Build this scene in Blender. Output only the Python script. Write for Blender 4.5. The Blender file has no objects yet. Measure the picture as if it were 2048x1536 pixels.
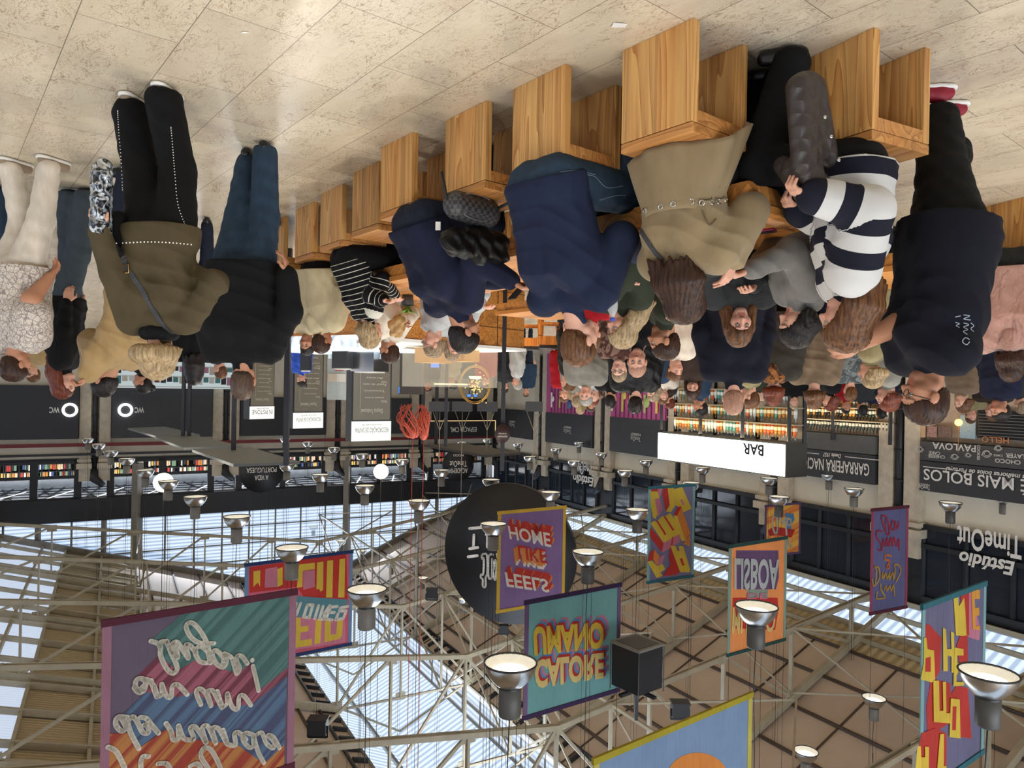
import bpy, bmesh, math, random
import numpy as np
from mathutils import Vector, Matrix
random.seed(7)
SC = bpy.context.scene
COL = SC.collection
# ---------------------------------------------------------------- camera, sky, exposure
F = 1440.0; ROLL = 0.0175; CH = 1.65; HY = 775.0
cam_d = bpy.data.cameras.new('camera'); cam = bpy.data.objects.new('camera', cam_d); COL.objects.link(cam)
cam_d.sensor_width = 36; cam_d.lens = F/2048*36; cam_d.shift_y = (HY-768)/2048; cam_d.clip_end = 300
_c, _s = math.cos(ROLL), math.sin(ROLL)
cam.matrix_world = Matrix(((-_c, _s, 0, 0), (0, 0, -1, 0), (-_s, -_c, 0, CH), (0, 0, 0, 1)))
SC.camera = cam
w = bpy.data.worlds.new('sky'); SC.world = w; w.use_nodes = True
bgn = w.node_tree.nodes['Background']; bgn.inputs[0].default_value = (.76, .84, 1, 1); bgn.inputs[1].default_value = 1.15
SC.view_settings.view_transform = 'Standard'; SC.view_settings.look = 'None'
SC.view_settings.gamma = 1; SC.view_settings.use_curve_mapping = False
SC.view_settings.exposure = 0.34
try:
    SC.cycles.use_light_tree = True; SC.cycles.max_bounces = 6; SC.cycles.diffuse_bounces = 3
    SC.cycles.transparent_max_bounces = 12; SC.cycles.sample_clamp_indirect = 4
    SC.cycles.use_denoising = True; SC.cycles.caustics_reflective = False; SC.cycles.caustics_refractive = False
except Exception: pass
TH = math.radians(29); UA = (math.sin(TH), math.cos(TH)); UB = (-math.cos(TH), math.sin(TH))
TT = math.radians(39); TA = (math.sin(TT), math.cos(TT)); TB = (-math.cos(TT), math.sin(TT))

def ray(x, y):
    dx, dy = x-1024, y-HY
    return (-(dx+ROLL*dy)/F, 1.0, (dy-ROLL*dx)/F)
def P(x, y, D):
    r = ray(x, y); return Vector((r[0]*D, D, CH+r[2]*D))
def PZ(x, y, z):
    r = ray(x, y); return P(x, y, (z-CH)/r[2])
def H(a, b, z=0.0):
    return Vector((a*UA[0]+b*UB[0], a*UA[1]+b*UB[1], z))
def T(t, n, z=0.0):
    return Vector((t*TA[0]+n*TB[0], t*TA[1]+n*TB[1], z))
def on_b(x, y, b):                       # hit the plane b = const: (a, z)
    r = ray(x, y); D = b/(r[0]*UB[0]+r[1]*UB[1]); return (D*(r[0]*UA[0]+r[1]*UA[1]), CH+D*r[2])
def on_a(x, y, a):
    r = ray(x, y); D = a/(r[0]*UA[0]+r[1]*UA[1]); return (D*(r[0]*UB[0]+r[1]*UB[1]), CH+D*r[2])

def area(name, loc, direction, sx, sy, power, col, parent=None):
    l = bpy.data.lights.new(name, 'AREA'); l.shape = 'RECTANGLE'; l.size = sx; l.size_y = sy; l.energy = power; l.color = col
    o = bpy.data.objects.new(name, l); COL.objects.link(o); o.location = loc
    o.rotation_euler = Vector(direction).to_track_quat('-Z', 'Y').to_euler()
    if parent: o.parent = parent
    return o
# daylight falling through the roof lantern and the glazed gable
area('lantern_daylight', H(14, 7.6, 11.2), (0, 0, -1), 4.2, 36, 1500, (.86, .93, 1))
area('gable_daylight', H(34.3, 6.5, 9.3), (-UA[0], -UA[1], -.35), 12, 2.6, 350, (.8, .88, 1))

area('banner_fill_light', H(-7.5, 6.5, 8.2), (UA[0], UA[1], -.1), 20, 3.4, 1300, (.9, .95, 1))  # unseen fill light added behind the camera to brighten the banners and ceiling
# ---------------------------------------------------------------- materials
MATS = {}
def sl(c):                                # sRGB 0-255 to linear
    return tuple(((v/255)/12.92 if v/255 <= .04045 else ((v/255+.055)/1.055)**2.4) for v in c[:3])+(1,)
class NT:
    def __init__(s, name):
        s.m = bpy.data.materials.new(name); s.m.use_nodes = True; s.t = s.m.node_tree; s.n = s.t.nodes
        s.b = s.n['Principled BSDF']; s.out = s.n['Material Output']
    def new(s, typ, **k):
        o = s.n.new(typ)
        for a, v in k.items():
            if a.startswith('_'): setattr(o, a[1:], v)
            else: o.inputs[a.replace('__', ' ')].default_value = v
        return o
    def link(s, a, b): s.t.links.new(a, b)
    def coords(s, scale=(1, 1, 1), rot=(0, 0, 0), kind='Object'):
        tc = s.new('ShaderNodeTexCoord'); mp = s.new('ShaderNodeMapping'); mp.inputs['Scale'].default_value = scale
        mp.inputs['Rotation'].default_value = rot; s.link(tc.outputs[kind], mp.inputs[0]); return mp.outputs[0]
    def noise(s, vec, scale, detail=3, rough=.55, dist=0):
        o = s.new('ShaderNodeTexNoise'); o.inputs['Scale'].default_value = scale; o.inputs['Detail'].default_value = detail
        o.inputs['Roughness'].default_value = rough; o.inputs['Distortion'].default_value = dist; s.link(vec, o.inputs['Vector']); return o.outputs['Fac']
    def ramp(s, fac, stops):
        o = s.new('ShaderNodeValToRGB'); e = o.color_ramp.elements
        while len(e) < len(stops): e.new(.5)
        for i, (p, c) in enumerate(stops): e[i].position = p; e[i].color = c if len(c) == 4 else tuple(c)+(1,)
        s.link(fac, o.inputs[0]); return o.outputs[0]
    def mix(s, fac, a, b, blend='MIX'):
        o = s.new('ShaderNodeMix', _data_type='RGBA', _blend_type=blend)
        for inp, v in ((o.inputs[0], fac), (o.inputs[6], a), (o.inputs[7], b)):
            if hasattr(v, 'is_output') or isinstance(v, bpy.types.NodeSocket): s.link(v, inp)
            else: inp.default_value = v
        return o.outputs[2]
    def math(s, op, a, b=0.0, c=0.0):
        o = s.new('ShaderNodeMath', _operation=op)
        for inp, v in zip(o.inputs, (a, b, c)):
            if isinstance(v, bpy.types.NodeSocket): s.link(v, inp)
            else: inp.default_value = v
        return o.outputs[0]
    def bump(s, h, strength=.3, dist=.01):
        o = s.new('ShaderNodeBump'); o.inputs['Strength'].default_value = strength; o.inputs['Distance'].default_value = dist
        s.link(h, o.inputs['Height']); s.link(o.outputs[0], s.b.inputs['Normal'])
def plain(name, c, rough=.6, metal=0, var=.08, vs=6, bump=0, bs=60, spec=.5, coat=0):
    if name in MATS: return MATS[name]
    k = NT(name); lc = sl(c); v = k.coords()
    f = k.noise(v, vs)
    k.link(k.ramp(f, [(.3, [x*(1-var) for x in lc[:3]]), (.7, [min(1, x*(1+var)) for x in lc[:3]])]), k.b.inputs['Base Color'])
    k.b.inputs['Roughness'].default_value = rough; k.b.inputs['Metallic'].default_value = metal
    k.b.inputs['Specular IOR Level'].default_value = spec; k.b.inputs['Coat Weight'].default_value = coat
    if bump: k.bump(k.noise(v, bs, 4), bump, .004)
    MATS[name] = k.m; return k.m
def cloth(name, c, fold=.5, scale=7, weave=0, c2=None, stripes=None, sheen=.15, rough=.9):
    """fabric; stripes = (period, duty, colour2) along the garment attribute s"""
    if name in MATS: return MATS[name]
    k = NT(name); v = k.coords((1, 1, .45)); lc = sl(c)
    base = k.ramp(k.noise(v, scale*2, 3), [(.3, [x*.86 for x in lc[:3]]), (.7, [min(1, x*1.1) for x in lc[:3]])])
    if stripes:
        at = k.new('ShaderNodeAttribute', _attribute_name='s')
        q = k.math('FRACT', k.math('DIVIDE', k.math('ADD', at.outputs['Fac'], stripes[3] if len(stripes) > 3 else 0), stripes[0]))
        st = k.math('LESS_THAN', q, stripes[1]); base = k.mix(st, base, sl(stripes[2]))
    if c2:
        base = k.mix(k.ramp(k.noise(k.coords(), 9, 4, .6, 1.5), [(.48, (0, 0, 0)), (.52, (1, 1, 1))]), base, sl(c2))
    k.link(base, k.b.inputs['Base Color'])
    k.b.inputs['Roughness'].default_value = rough; k.b.inputs['Sheen Weight'].default_value = sheen if sum(c) > 260 else 0; k.b.inputs['Specular IOR Level'].default_value = .25
    n1 = k.noise(v, scale, 2, .5, .9); n2 = k.noise(k.coords(), 320 if not weave else weave, 2)
    k.bump(k.math('ADD', k.math('MULTIPLY', n1, 3.0), k.math('MULTIPLY', n2, .12)), fold, .012)
    MATS[name] = k.m; return k.m
def wood(name, light, dark, axis=2, scale=1.0, knots=.5, rough=.45, rnd=True):
    if name in MATS: return MATS[name]
    k = NT(name); sc = [26*scale]*3; sc[axis] = 1.6*scale
    tc = k.new('ShaderNodeTexCoord'); oi = k.new('ShaderNodeObjectInfo')
    ad = k.new('ShaderNodeVectorMath', _operation='ADD'); k.link(tc.outputs['Object'], ad.inputs[0])
    rv = k.new('ShaderNodeCombineXYZ'); rm = k.math('MULTIPLY', oi.outputs['Random'], 13.0)
    k.link(rm, rv.inputs[0]); k.link(rm, rv.inputs[1]); k.link(rm, rv.inputs[2]); k.link(rv.outputs[0], ad.inputs[1])
    mp = k.new('ShaderNodeMapping'); mp.inputs['Scale'].default_value = sc; k.link(ad.outputs[0], mp.inputs[0])
    big = k.noise(mp.outputs[0], .16, 2, .5, .4)
    rings = k.math('FRACT', k.math('MULTIPLY', big, 17.0))
    fine = k.noise(mp.outputs[0], 2.2, 3)
    g = k.math('ADD', k.math('MULTIPLY', rings, .55), k.math('MULTIPLY', fine, .5))
    c = k.ramp(g, [(.2, sl(light)[:3]), (.66, [(a+b)/2 for a, b in zip(sl(light)[:3], sl(dark)[:3])]), (.9, sl(dark)[:3])])
    # staves glued side by side, each with its own tone
    mp2 = k.new('ShaderNodeMapping'); k.link(ad.outputs[0], mp2.inputs[0])
    sc2 = [9.0, 9.0, 9.0]; sc2[axis] = .0001; mp2.inputs['Scale'].default_value = sc2
    vo = k.new('ShaderNodeTexVoronoi', _feature='F1'); vo.inputs['Scale'].default_value = 1; k.link(mp2.outputs[0], vo.inputs['Vector'])
    sv = k.new('ShaderNodeSeparateColor'); k.link(vo.outputs['Color'], sv.inputs[0])
    c = k.mix(.8, c, k.ramp(sv.outputs[0], [(0, (.62, .55, .48)), (.5, (1, 1, 1)), (1, (1.0, .88, .74))]), 'MULTIPLY')
    k.link(c, k.b.inputs['Base Color']); k.b.inputs['Roughness'].default_value = rough
    k.bump(fine, .12, .002)
    MATS[name] = k.m; return k.m
def emit(name, c, s):
    if name in MATS: return MATS[name]
    k = NT(name); k.b.inputs['Base Color'].default_value = (0, 0, 0, 1); k.b.inputs['Emission Color'].default_value = sl(c)
    k.b.inputs['Emission Strength'].default_value = s; MATS[name] = k.m; return k.m
def glass(name, c=(255, 255, 255), alpha=.12, rough=.05):
    if name in MATS: return MATS[name]
    k = NT(name); k.b.inputs['Base Color'].default_value = sl(c); k.b.inputs['Alpha'].default_value = alpha
    k.b.inputs['Roughness'].default_value = rough; MATS[name] = k.m; return k.m

# ---------------------------------------------------------------- mesh helpers
class MB:
    def __init__(s): s.v = []; s.f = []; s.mi = []; s.mats = []; s.cur = 0; s.smooth = []; s.sm = False
    def mat(s, m):
        if m not in s.mats: s.mats.append(m)
        s.cur = s.mats.index(m); return s
    def add(s, vs, fs):
        o = len(s.v); s.v += [tuple(v) for v in vs]
        for f in fs: s.f.append([i+o for i in f]); s.mi.append(s.cur); s.smooth.append(s.sm)
        return s
    def box(s, c, size, ax=None, bev=0):
        """box centred at c; ax = list of 3 axis vectors"""
        c = Vector(c); ax = ax or (Vector((1, 0, 0)), Vector((0, 1, 0)), Vector((0, 0, 1)))
        h = [Vector(a).normalized()*d/2 for a, d in zip(ax, size)]
        vs = [c+h[0]*i+h[1]*j+h[2]*k for i in (-1, 1) for j in (-1, 1) for k in (-1, 1)]
        return s.add(vs, [(0, 1, 3, 2), (4, 6, 7, 5), (0, 4, 5, 1), (2, 3, 7, 6), (0, 2, 6, 4), (1, 5, 7, 3)])
    def bar(s, p0, p1, wd, ht=None, up=(0, 0, 1)):
        p0, p1 = Vector(p0), Vector(p1); d = p1-p0; L = d.length
        if L < 1e-5: return s
        d.normalize(); u = Vector(up)
        if abs(d.dot(u)) > .98: u = Vector((1, 0, 0))
        x = d.cross(u).normalized(); z = x.cross(d)
        return s.box((p0+p1)/2, (wd, L, ht or wd), (x, d, z))
    def tube(s, pts, r, n=8, cap=True):
        pts = [Vector(p) for p in pts]; N = len(pts); rr = r if isinstance(r, (list, tuple)) else [r]*N
        vs = []; px = None
        for i, p in enumerate(pts):
            d = (pts[min(i+1, N-1)]-pts[max(i-1, 0)]).normalized()
            if px is None:
                u = Vector((0, 0, 1)) if abs(d.z) < .95 else Vector((1, 0, 0)); px = d.cross(u).normalized()
            else: px = (px-d*px.dot(d)).normalized()
            py = d.cross(px)
            for j in range(n):
                a = 2*math.pi*j/n; vs.append(p+(px*math.cos(a)+py*math.sin(a))*rr[i])
        fs = [(i*n+j, i*n+(j+1) % n, (i+1)*n+(j+1) % n, (i+1)*n+j) for i in range(N-1) for j in range(n)]
        if cap: fs += [tuple(range(n-1, -1, -1)), tuple((N-1)*n+j for j in range(n))]
        q = s.sm; s.sm = True; s.add(vs, fs); s.sm = q; return s
    def lathe(s, prof, c=(0, 0, 0), n=24, z=(0, 0, 1)):
        """prof = [(r, h)...] about axis z through c"""
        c = Vector(c); z = Vector(z).normalized(); x = z.orthogonal().normalized(); y = z.cross(x)
        vs = [c+z*h+(x*math.cos(2*math.pi*j/n)+y*math.sin(2*math.pi*j/n))*max(r, 1e-4) for r, h in prof for j in range(n)]
        fs = [(i*n+j, i*n+(j+1) % n, (i+1)*n+(j+1) % n, (i+1)*n+j) for i in range(len(prof)-1) for j in range(n)]
        q = s.sm; s.sm = True; s.add(vs, fs); s.sm = q; return s
    def ell(s, c, r, ax=None, n=10, m=14):
        c = Vector(c); ax = ax or (Vector((1, 0, 0)), Vector((0, 1, 0)), Vector((0, 0, 1))); vs = []
        for i in range(n+1):
            t = math.pi*i/n
            for j in range(m):
                p = 2*math.pi*j/m
                vs.append(c+Vector(ax[0])*r[0]*math.sin(t)*math.cos(p)+Vector(ax[1])*r[1]*math.sin(t)*math.sin(p)+Vector(ax[2])*r[2]*math.cos(t))
        q = s.sm; s.sm = True
        s.add(vs, [(i*m+j, i*m+(j+1) % m, (i+1)*m+(j+1) % m, (i+1)*m+j) for i in range(n) for j in range(m)]); s.sm = q; return s
    def prism(s, poly, n, d):
        """3D polygon extruded by vector n*d"""
        N = len(poly); e = Vector(n)*d; vs = [Vector(p) for p in poly]+[Vector(p)+e for p in poly]
        return s.add(vs, [tuple(range(N-1, -1, -1)), tuple(range(N, 2*N))]+[(i, (i+1) % N, N+(i+1) % N, N+i) for i in range(N)])
    def build(s, name, mat=None, parent=None, label=None, cat=None, group=None, kind=None, origin=None, bevel=0):
        me = bpy.data.meshes.new(name); og = Vector(origin) if origin is not None else Vector((0, 0, 0))
        me.from_pydata([tuple(Vector(v)-og) for v in s.v], [], s.f)
        for m in (s.mats or ([mat] if mat else [])): me.materials.append(m)
        if len(s.mats) > 1: me.polygons.foreach_set('material_index', s.mi)
        me.polygons.foreach_set('use_smooth', s.smooth); me.update()
        o = bpy.data.objects.new(name, me); COL.objects.link(o); o.location = og
        if parent: setp(o, parent)
        if bevel:
            b = o.modifiers.new('b', 'BEVEL'); b.width = bevel; b.segments = 2; b.limit_method = 'ANGLE'
        tag(o, label, cat, group, kind); return o
def setp(o, parent):
    o.parent = parent; M = Matrix.Identity(4); p = parent; chain = []
    while p: chain.append(p.matrix_parent_inverse @ p.matrix_basis); p = p.parent
    for m in reversed(chain): M = M @ m
    o.matrix_parent_inverse = M.inverted()
def tag(o, label=None, cat=None, group=None, kind=None):
    if label: o['label'] = label
    if cat: o['category'] = cat
    if group: o['group'] = group
    if kind: o['kind'] = kind
    return o
def empty(name, loc, label=None, cat=None, group=None):
    o = bpy.data.objects.new(name, None); COL.objects.link(o); o.location = loc; o.empty_display_size = .1
    return tag(o, label, cat, group)
def clone(root, M=None, label=None, group=None):
    """copy a thing, its parts and their sub-parts; M moves it in the world"""
    def rec(o, par):
        c = o.copy(); COL.objects.link(c)
        if par: c.parent = par
        for ch in o.children: rec(ch, c)
        return c
    c = rec(root, None)
    if M is not None: c.matrix_world = M @ root.matrix_basis
    return tag(c, label, None, group)
_fc = {}
def text_mesh(txt, size=1.0, bold=0.0, sx=1.0, shear=0, space=1.0):
    """mesh data of flat lettering centred on the origin in XY"""
    key = (txt, size, bold, sx, shear, space)
    if key in _fc: return _fc[key]
    cu = bpy.data.curves.new('lettering', 'FONT'); cu.body = txt; cu.size = size; cu.align_x = 'CENTER'; cu.align_y = 'CENTER'
    cu.offset = bold; cu.shear = shear; cu.space_character = space; cu.resolution_u = 3
    o = bpy.data.objects.new('lettering', cu); COL.objects.link(o)
    dg = bpy.context.evaluated_depsgraph_get(); me = bpy.data.meshes.new_from_object(o.evaluated_get(dg))
    bpy.data.objects.remove(o); bpy.data.curves.remove(cu)
    for v in me.vertices: v.co.x *= sx
    _fc[key] = me; return me
def lettering(txt, c, right, up, h, mat, parent, name='lettering', bold=0.0, sx=1.0, off=.004, shear=0, width=None, mirror=False, depth=.003):
    """flat letters: c = centre, right/up = directions, h = cap height, width fits the line"""
    right = Vector(right).normalized(); up = Vector(up).normalized(); nrm = right.cross(up)
    me0 = text_mesh(txt, 1.0, bold, 1.0, shear); me = me0.copy()
    xs = [v.co.x for v in me.vertices]; ys = [v.co.y for v in me.vertices]
    if not xs: return None
    W = max(xs)-min(xs); Hh = max(ys)-min(ys); ky = h/Hh; kx = (width/W) if width else ky*sx
    cx = (max(xs)+min(xs))/2; cy = (max(ys)+min(ys))/2
    if mirror: kx = -kx; 
    c = Vector(c); R = right*kx; U = up*ky; N = nrm*off
    for v in me.vertices: v.co = R*(v.co.x-cx)+U*(v.co.y-cy)+N
    if mirror: me.flip_normals()
    me.materials.clear(); me.materials.append(mat)
    o = bpy.data.objects.new(name, me); COL.objects.link(o); o.location = c
    if parent: setp(o, parent)
    return o
# ---------------------------------------------------------------- setting: floor, walls, roof
black = plain('black_steel', (30, 30, 34), .45, var=.15)
blackw = plain('black_paint', (22, 23, 28), .5, var=.2, vs=2)
dkgrey = plain('dark_grey_panel', (52, 53, 56), .5, var=.1)
midgrey = plain('mid_grey_panel', (92, 93, 92), .55, var=.08)
cream = plain('cream_wall', (224, 214, 194), .8, var=.06, vs=1.5)
stone = plain('pilaster_stone', (196, 184, 164), .8, var=.14, vs=5, bump=.2)
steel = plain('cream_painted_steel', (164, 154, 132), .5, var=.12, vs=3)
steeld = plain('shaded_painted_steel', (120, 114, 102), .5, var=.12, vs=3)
white = plain('white_paint', (236, 234, 228), .5, var=.03)
chrome = plain('polished_metal', (200, 200, 200), .2, 1, var=.05)
redm = plain('dark_red_beam', (110, 22, 26), .5)

def floor_mat():
    k = NT('stone_slab_floor'); tc = k.new('ShaderNodeTexCoord'); mp = k.new('ShaderNodeMapping')
    mp.inputs['Rotation'].default_value = (0, 0, -(math.pi/2-TT)); k.link(tc.outputs['Object'], mp.inputs[0])
    off = k.new('ShaderNodeVectorMath', _operation='ADD'); off.inputs[1].default_value = (-1.596+.87*4+.0, -.494+.43*6, 0); k.link(mp.outputs[0], off.inputs[0])
    br = k.new('ShaderNodeTexBrick'); br.offset = .5; br.inputs['Scale'].default_value = 1; br.inputs['Mortar Size'].default_value = .0022
    br.inputs['Brick Width'].default_value = .87; br.inputs['Row Height'].default_value = .43; br.inputs['Mortar Smooth'].default_value = .2
    br.inputs['Color1'].default_value = (.0, .0, .0, 1); br.inputs['Color2'].default_value = (1, 1, 1, 1); br.inputs['Mortar'].default_value = (.5, .5, .5, 1)
    k.link(off.outputs[0], br.inputs['Vector'])
    # per-slab random shift of the veins
    sep = k.new('ShaderNodeSeparateColor'); k.link(br.outputs['Color'], sep.inputs[0])
    st = k.new('ShaderNodeMapping'); st.inputs['Scale'].default_value = (1, 2.1, 1); st.inputs['Rotation'].default_value = (0, 0, .25); k.link(mp.outputs[0], st.inputs[0])
    add = k.new('ShaderNodeVectorMath', _operation='ADD'); k.link(st.outputs[0], add.inputs[0]); k.link(br.outputs['Color'], add.inputs[1])
    vec = add.outputs[0]
    n1 = k.noise(vec, 4.6, 3, .6, 2.4); n2 = k.noise(vec, 8.5, 3, .6, 2.8); n3 = k.noise(vec, 1.2, 3); n4 = k.noise(vec, 2.6, 2)
    def vein(n, c, w):
        d = k.math('ABSOLUTE', k.math('SUBTRACT', n, c)); return k.ramp(d, [(0, (1, 1, 1)), (w, (0, 0, 0))])
    patch = k.ramp(n4, [(.36, (.15, .15, .15)), (.55, (1, 1, 1))])
    v1 = k.mix(1, vein(n1, .5, .016), patch, 'MULTIPLY'); v2 = k.mix(1, vein(n2, .47, .02), patch, 'MULTIPLY')
    base = k.ramp(n3, [(.3, sl((200, 186, 158))[:3]), (.5, sl((214, 202, 176))[:3]), (.72, sl((196, 178, 154))[:3])])
    base = k.mix(k.math('MULTIPLY', sep.outputs[0], .35), base, sl((186, 172, 152)))
    base = k.mix(k.math('MULTIPLY', k.noise(vec, 5, 3), .35), base, sl((222, 212, 194)))
    base = k.mix(k.math('MULTIPLY', v1, .8), base, sl((126, 92, 68)))
    base = k.mix(k.math('MULTIPLY', v2, .65), base, sl((150, 116, 96)))
    base = k.mix(k.math('MULTIPLY', br.outputs['Fac'], .7), base, sl((60, 50, 42)))
    k.link(base, k.b.inputs['Base Color'])
    k.link(k.ramp(n3, [(0, (.16, .16, .16)), (1, (.34, .34, .34))]), k.b.inputs['Roughness'])
    k.b.inputs['Specular IOR Level'].default_value = .45
    return k.m
fm = floor_mat()
f = MB(); f.add([(-34, -14, 0), (40, -14, 0), (40, 45, 0), (-34, 45, 0)], [(0, 1, 2, 3)])
f.build('floor', fm, kind='structure')

ZE = 7.2; BW = 18.5; AG = 35.3; BL = 5.7; BR = 9.9; SR = .44
def zroof(b):
    if b >= BR: return ZE+SR*(BW-b)
    if b <= BL: return 11.0-.3*(BL-b)
    return 11.0
A0 = -8.0
def corr(name, c, alpha=1, nx=14.0, col2=None, trans=0, along='b'):
    """corrugated sheet; ridges across the hall direction"""
    k = NT(name); v = k.coords((1, 1, 1), (0, 0, TH-math.pi/2))
    sep = k.new('ShaderNodeSeparateXYZ'); k.link(v, sep.inputs[0])
    ax = sep.outputs[0] if along == 'b' else (sep.outputs[2] if along == 'z' else sep.outputs[1])
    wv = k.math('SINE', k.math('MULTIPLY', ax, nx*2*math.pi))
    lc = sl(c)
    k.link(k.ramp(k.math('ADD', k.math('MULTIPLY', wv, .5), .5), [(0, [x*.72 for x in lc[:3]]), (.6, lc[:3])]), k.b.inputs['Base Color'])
    k.b.inputs['Roughness'].default_value = .5
    if trans:
        tr = k.new('ShaderNodeBsdfTransparent'); tl = k.new('ShaderNodeBsdfTranslucent'); tl.inputs[0].default_value = (.85, .92, 1, 1)
        tr.inputs[0].default_value = (.85, .93, 1, 1)
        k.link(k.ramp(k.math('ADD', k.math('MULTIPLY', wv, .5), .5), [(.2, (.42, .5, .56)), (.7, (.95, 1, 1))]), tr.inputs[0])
        m1 = k.new('ShaderNodeMixShader'); m1.inputs[0].default_value = .5; m2 = k.new('ShaderNodeMixShader'); m2.inputs[0].default_value = trans
        k.link(k.b.outputs[0], m1.inputs[1]); k.link(tl.outputs[0], m1.inputs[2]); k.link(m1.outputs[0], m2.inputs[1]); k.link(tr.outputs[0], m2.inputs[2])
        k.link(m2.outputs[0], k.out.inputs[0])
    else:
        k.bump(wv, .8, .03)
    return k.m
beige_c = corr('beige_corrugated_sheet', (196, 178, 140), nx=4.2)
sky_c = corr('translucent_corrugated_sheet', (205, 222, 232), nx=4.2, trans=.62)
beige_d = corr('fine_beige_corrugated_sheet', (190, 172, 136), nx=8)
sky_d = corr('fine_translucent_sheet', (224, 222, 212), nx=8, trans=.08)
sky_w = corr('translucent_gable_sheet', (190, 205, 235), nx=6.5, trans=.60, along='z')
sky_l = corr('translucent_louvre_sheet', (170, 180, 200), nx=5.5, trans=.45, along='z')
panelm = plain('beige_ceiling_panel', (192, 174, 158), .6, var=.10, vs=.8)
def rq(mb, a0, a1, b0, b1, z0=None, z1=None):
    z0 = zroof(b0) if z0 is None else z0; z1 = zroof(b1) if z1 is None else z1
    mb.add([H(a0, b0, z0), H(a1, b0, z0), H(a1, b1, z1), H(a0, b1, z1)], [(0, 1, 2, 3)])
rf = MB()
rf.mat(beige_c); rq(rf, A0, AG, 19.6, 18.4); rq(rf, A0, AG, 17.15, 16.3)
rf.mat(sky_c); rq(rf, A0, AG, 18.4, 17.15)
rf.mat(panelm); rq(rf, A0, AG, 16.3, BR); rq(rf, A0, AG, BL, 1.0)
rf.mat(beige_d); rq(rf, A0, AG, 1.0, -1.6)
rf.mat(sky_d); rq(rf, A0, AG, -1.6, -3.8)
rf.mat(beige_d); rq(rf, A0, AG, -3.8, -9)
rf.build('ceiling', kind='structure')
# lantern on the ridge
ln = MB(); zt = 12.0
ln.mat(sky_l)
for b in (BL, BR): ln.add([H(A0, b, 11.0), H(AG-1, b, 11.0), H(AG-1, b, zt), H(A0, b, zt)], [(0, 1, 2, 3)])
ln.add([H(AG-1, BL, 11), H(AG-1, BR, 11), H(AG-1, BR, zt), H(AG-1, (BL+BR)/2, 13), H(AG-1, BL, zt)], [(0, 1, 2, 3, 4)])
ln.mat(sky_c)
rq(ln, A0, AG-1, BR+.1, (BL+BR)/2, zt, 13.0); rq(ln, A0, AG-1, BL-.1, (BL+BR)/2, zt, 13.0)
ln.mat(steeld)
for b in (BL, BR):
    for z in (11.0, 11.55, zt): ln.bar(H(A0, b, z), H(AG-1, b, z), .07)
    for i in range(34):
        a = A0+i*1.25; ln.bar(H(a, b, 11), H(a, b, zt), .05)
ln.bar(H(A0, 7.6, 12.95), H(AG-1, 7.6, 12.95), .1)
ln.build('ceiling', kind='structure').name = 'ceiling_lantern'
gt = MB(); gt.mat(black)
for b, s in ((BR, 1), (BL, -1)):
    for k2 in range(0, 72): 
        a = A0+k2*.6; gt.bar(H(a, b+s*.05, zroof(b+s*.05)-.06), H(a, b+s*.45, zroof(b+s*.45)-.06), .06, .12)
    gt.bar(H(A0, b+s*.5, zroof(b+s*.5)-.05), H(AG-1, b+s*.5, zroof(b+s*.5)-.05), .05, .1)
gt.build('trim_1', kind='structure')

# side wall (the one with the shop fronts) at b = BW, and gable wall at a = AG
PIL = [11.7, 15.8, 20.2, 24.9, 30.0]
sw = MB(); sw.mat(cream)
sw.add([H(A0, BW, 0), H(AG, BW, 0), H(AG, BW, 5.0), H(A0, BW, 5.0)], [(0, 1, 2, 3)])
sw.mat(blackw); sw.box(H((A0+AG)/2, BW+.15, 6.15), (AG-A0, .3, 2.3), (H(1, 0), H(0, 1), (0, 0, 1)))
sw.build('wall_left', kind='structure')
fw_ = MB(); fw_.mat(plain('warm_grey_wall', (120, 112, 100), .8)); fw_.add([H(A0, -9, 0), H(A0, BW, 0), H(A0, BW, 5.5), H(A0, -9, 5.5)], [(0, 1, 2, 3)]); fw_.build('wall_front', kind='structure')
gw = MB(); gw.mat(cream)
gw.add([H(AG, -12, 0), H(AG, BW, 0), H(AG, BW, 5.0), H(AG, -12, 5.0)], [(0, 1, 2, 3)])
gw.mat(blackw)
gw.box(H(AG-.1, (BW-12)/2, 7.1), (BW+12, .35, .95), (H(0, 1), H(1, 0), (0, 0, 1)))
gw.box(H(AG, (BW-12)/2, 5.0), (BW+12, .2, .12), (H(0, 1), H(1, 0), (0, 0, 1)))
gw.build('wall_back', kind='structure')
gg = MB(); gg.mat(sky_w)
gg.add([H(AG+.1, -9, 7.5), H(AG+.1, BW, 7.5), H(AG+.1, BR, 11.0), H(AG+.1, BL, 11.0), H(AG+.1, -9, 6.9)], [(0, 1, 2, 3, 4)])
gg.build('window_1', kind='structure')
# gable glazing bars
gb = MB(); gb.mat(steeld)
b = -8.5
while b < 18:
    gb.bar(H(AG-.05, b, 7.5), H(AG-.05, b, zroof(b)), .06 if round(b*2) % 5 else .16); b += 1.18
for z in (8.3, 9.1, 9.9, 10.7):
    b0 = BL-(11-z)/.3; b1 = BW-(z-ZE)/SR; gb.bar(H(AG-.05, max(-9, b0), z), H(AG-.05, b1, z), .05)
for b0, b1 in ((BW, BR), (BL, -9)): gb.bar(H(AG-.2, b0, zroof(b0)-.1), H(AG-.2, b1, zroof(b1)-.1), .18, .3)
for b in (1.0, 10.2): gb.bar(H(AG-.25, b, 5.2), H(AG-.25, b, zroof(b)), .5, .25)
gb.build('window_1_frame', kind='structure')

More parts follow.
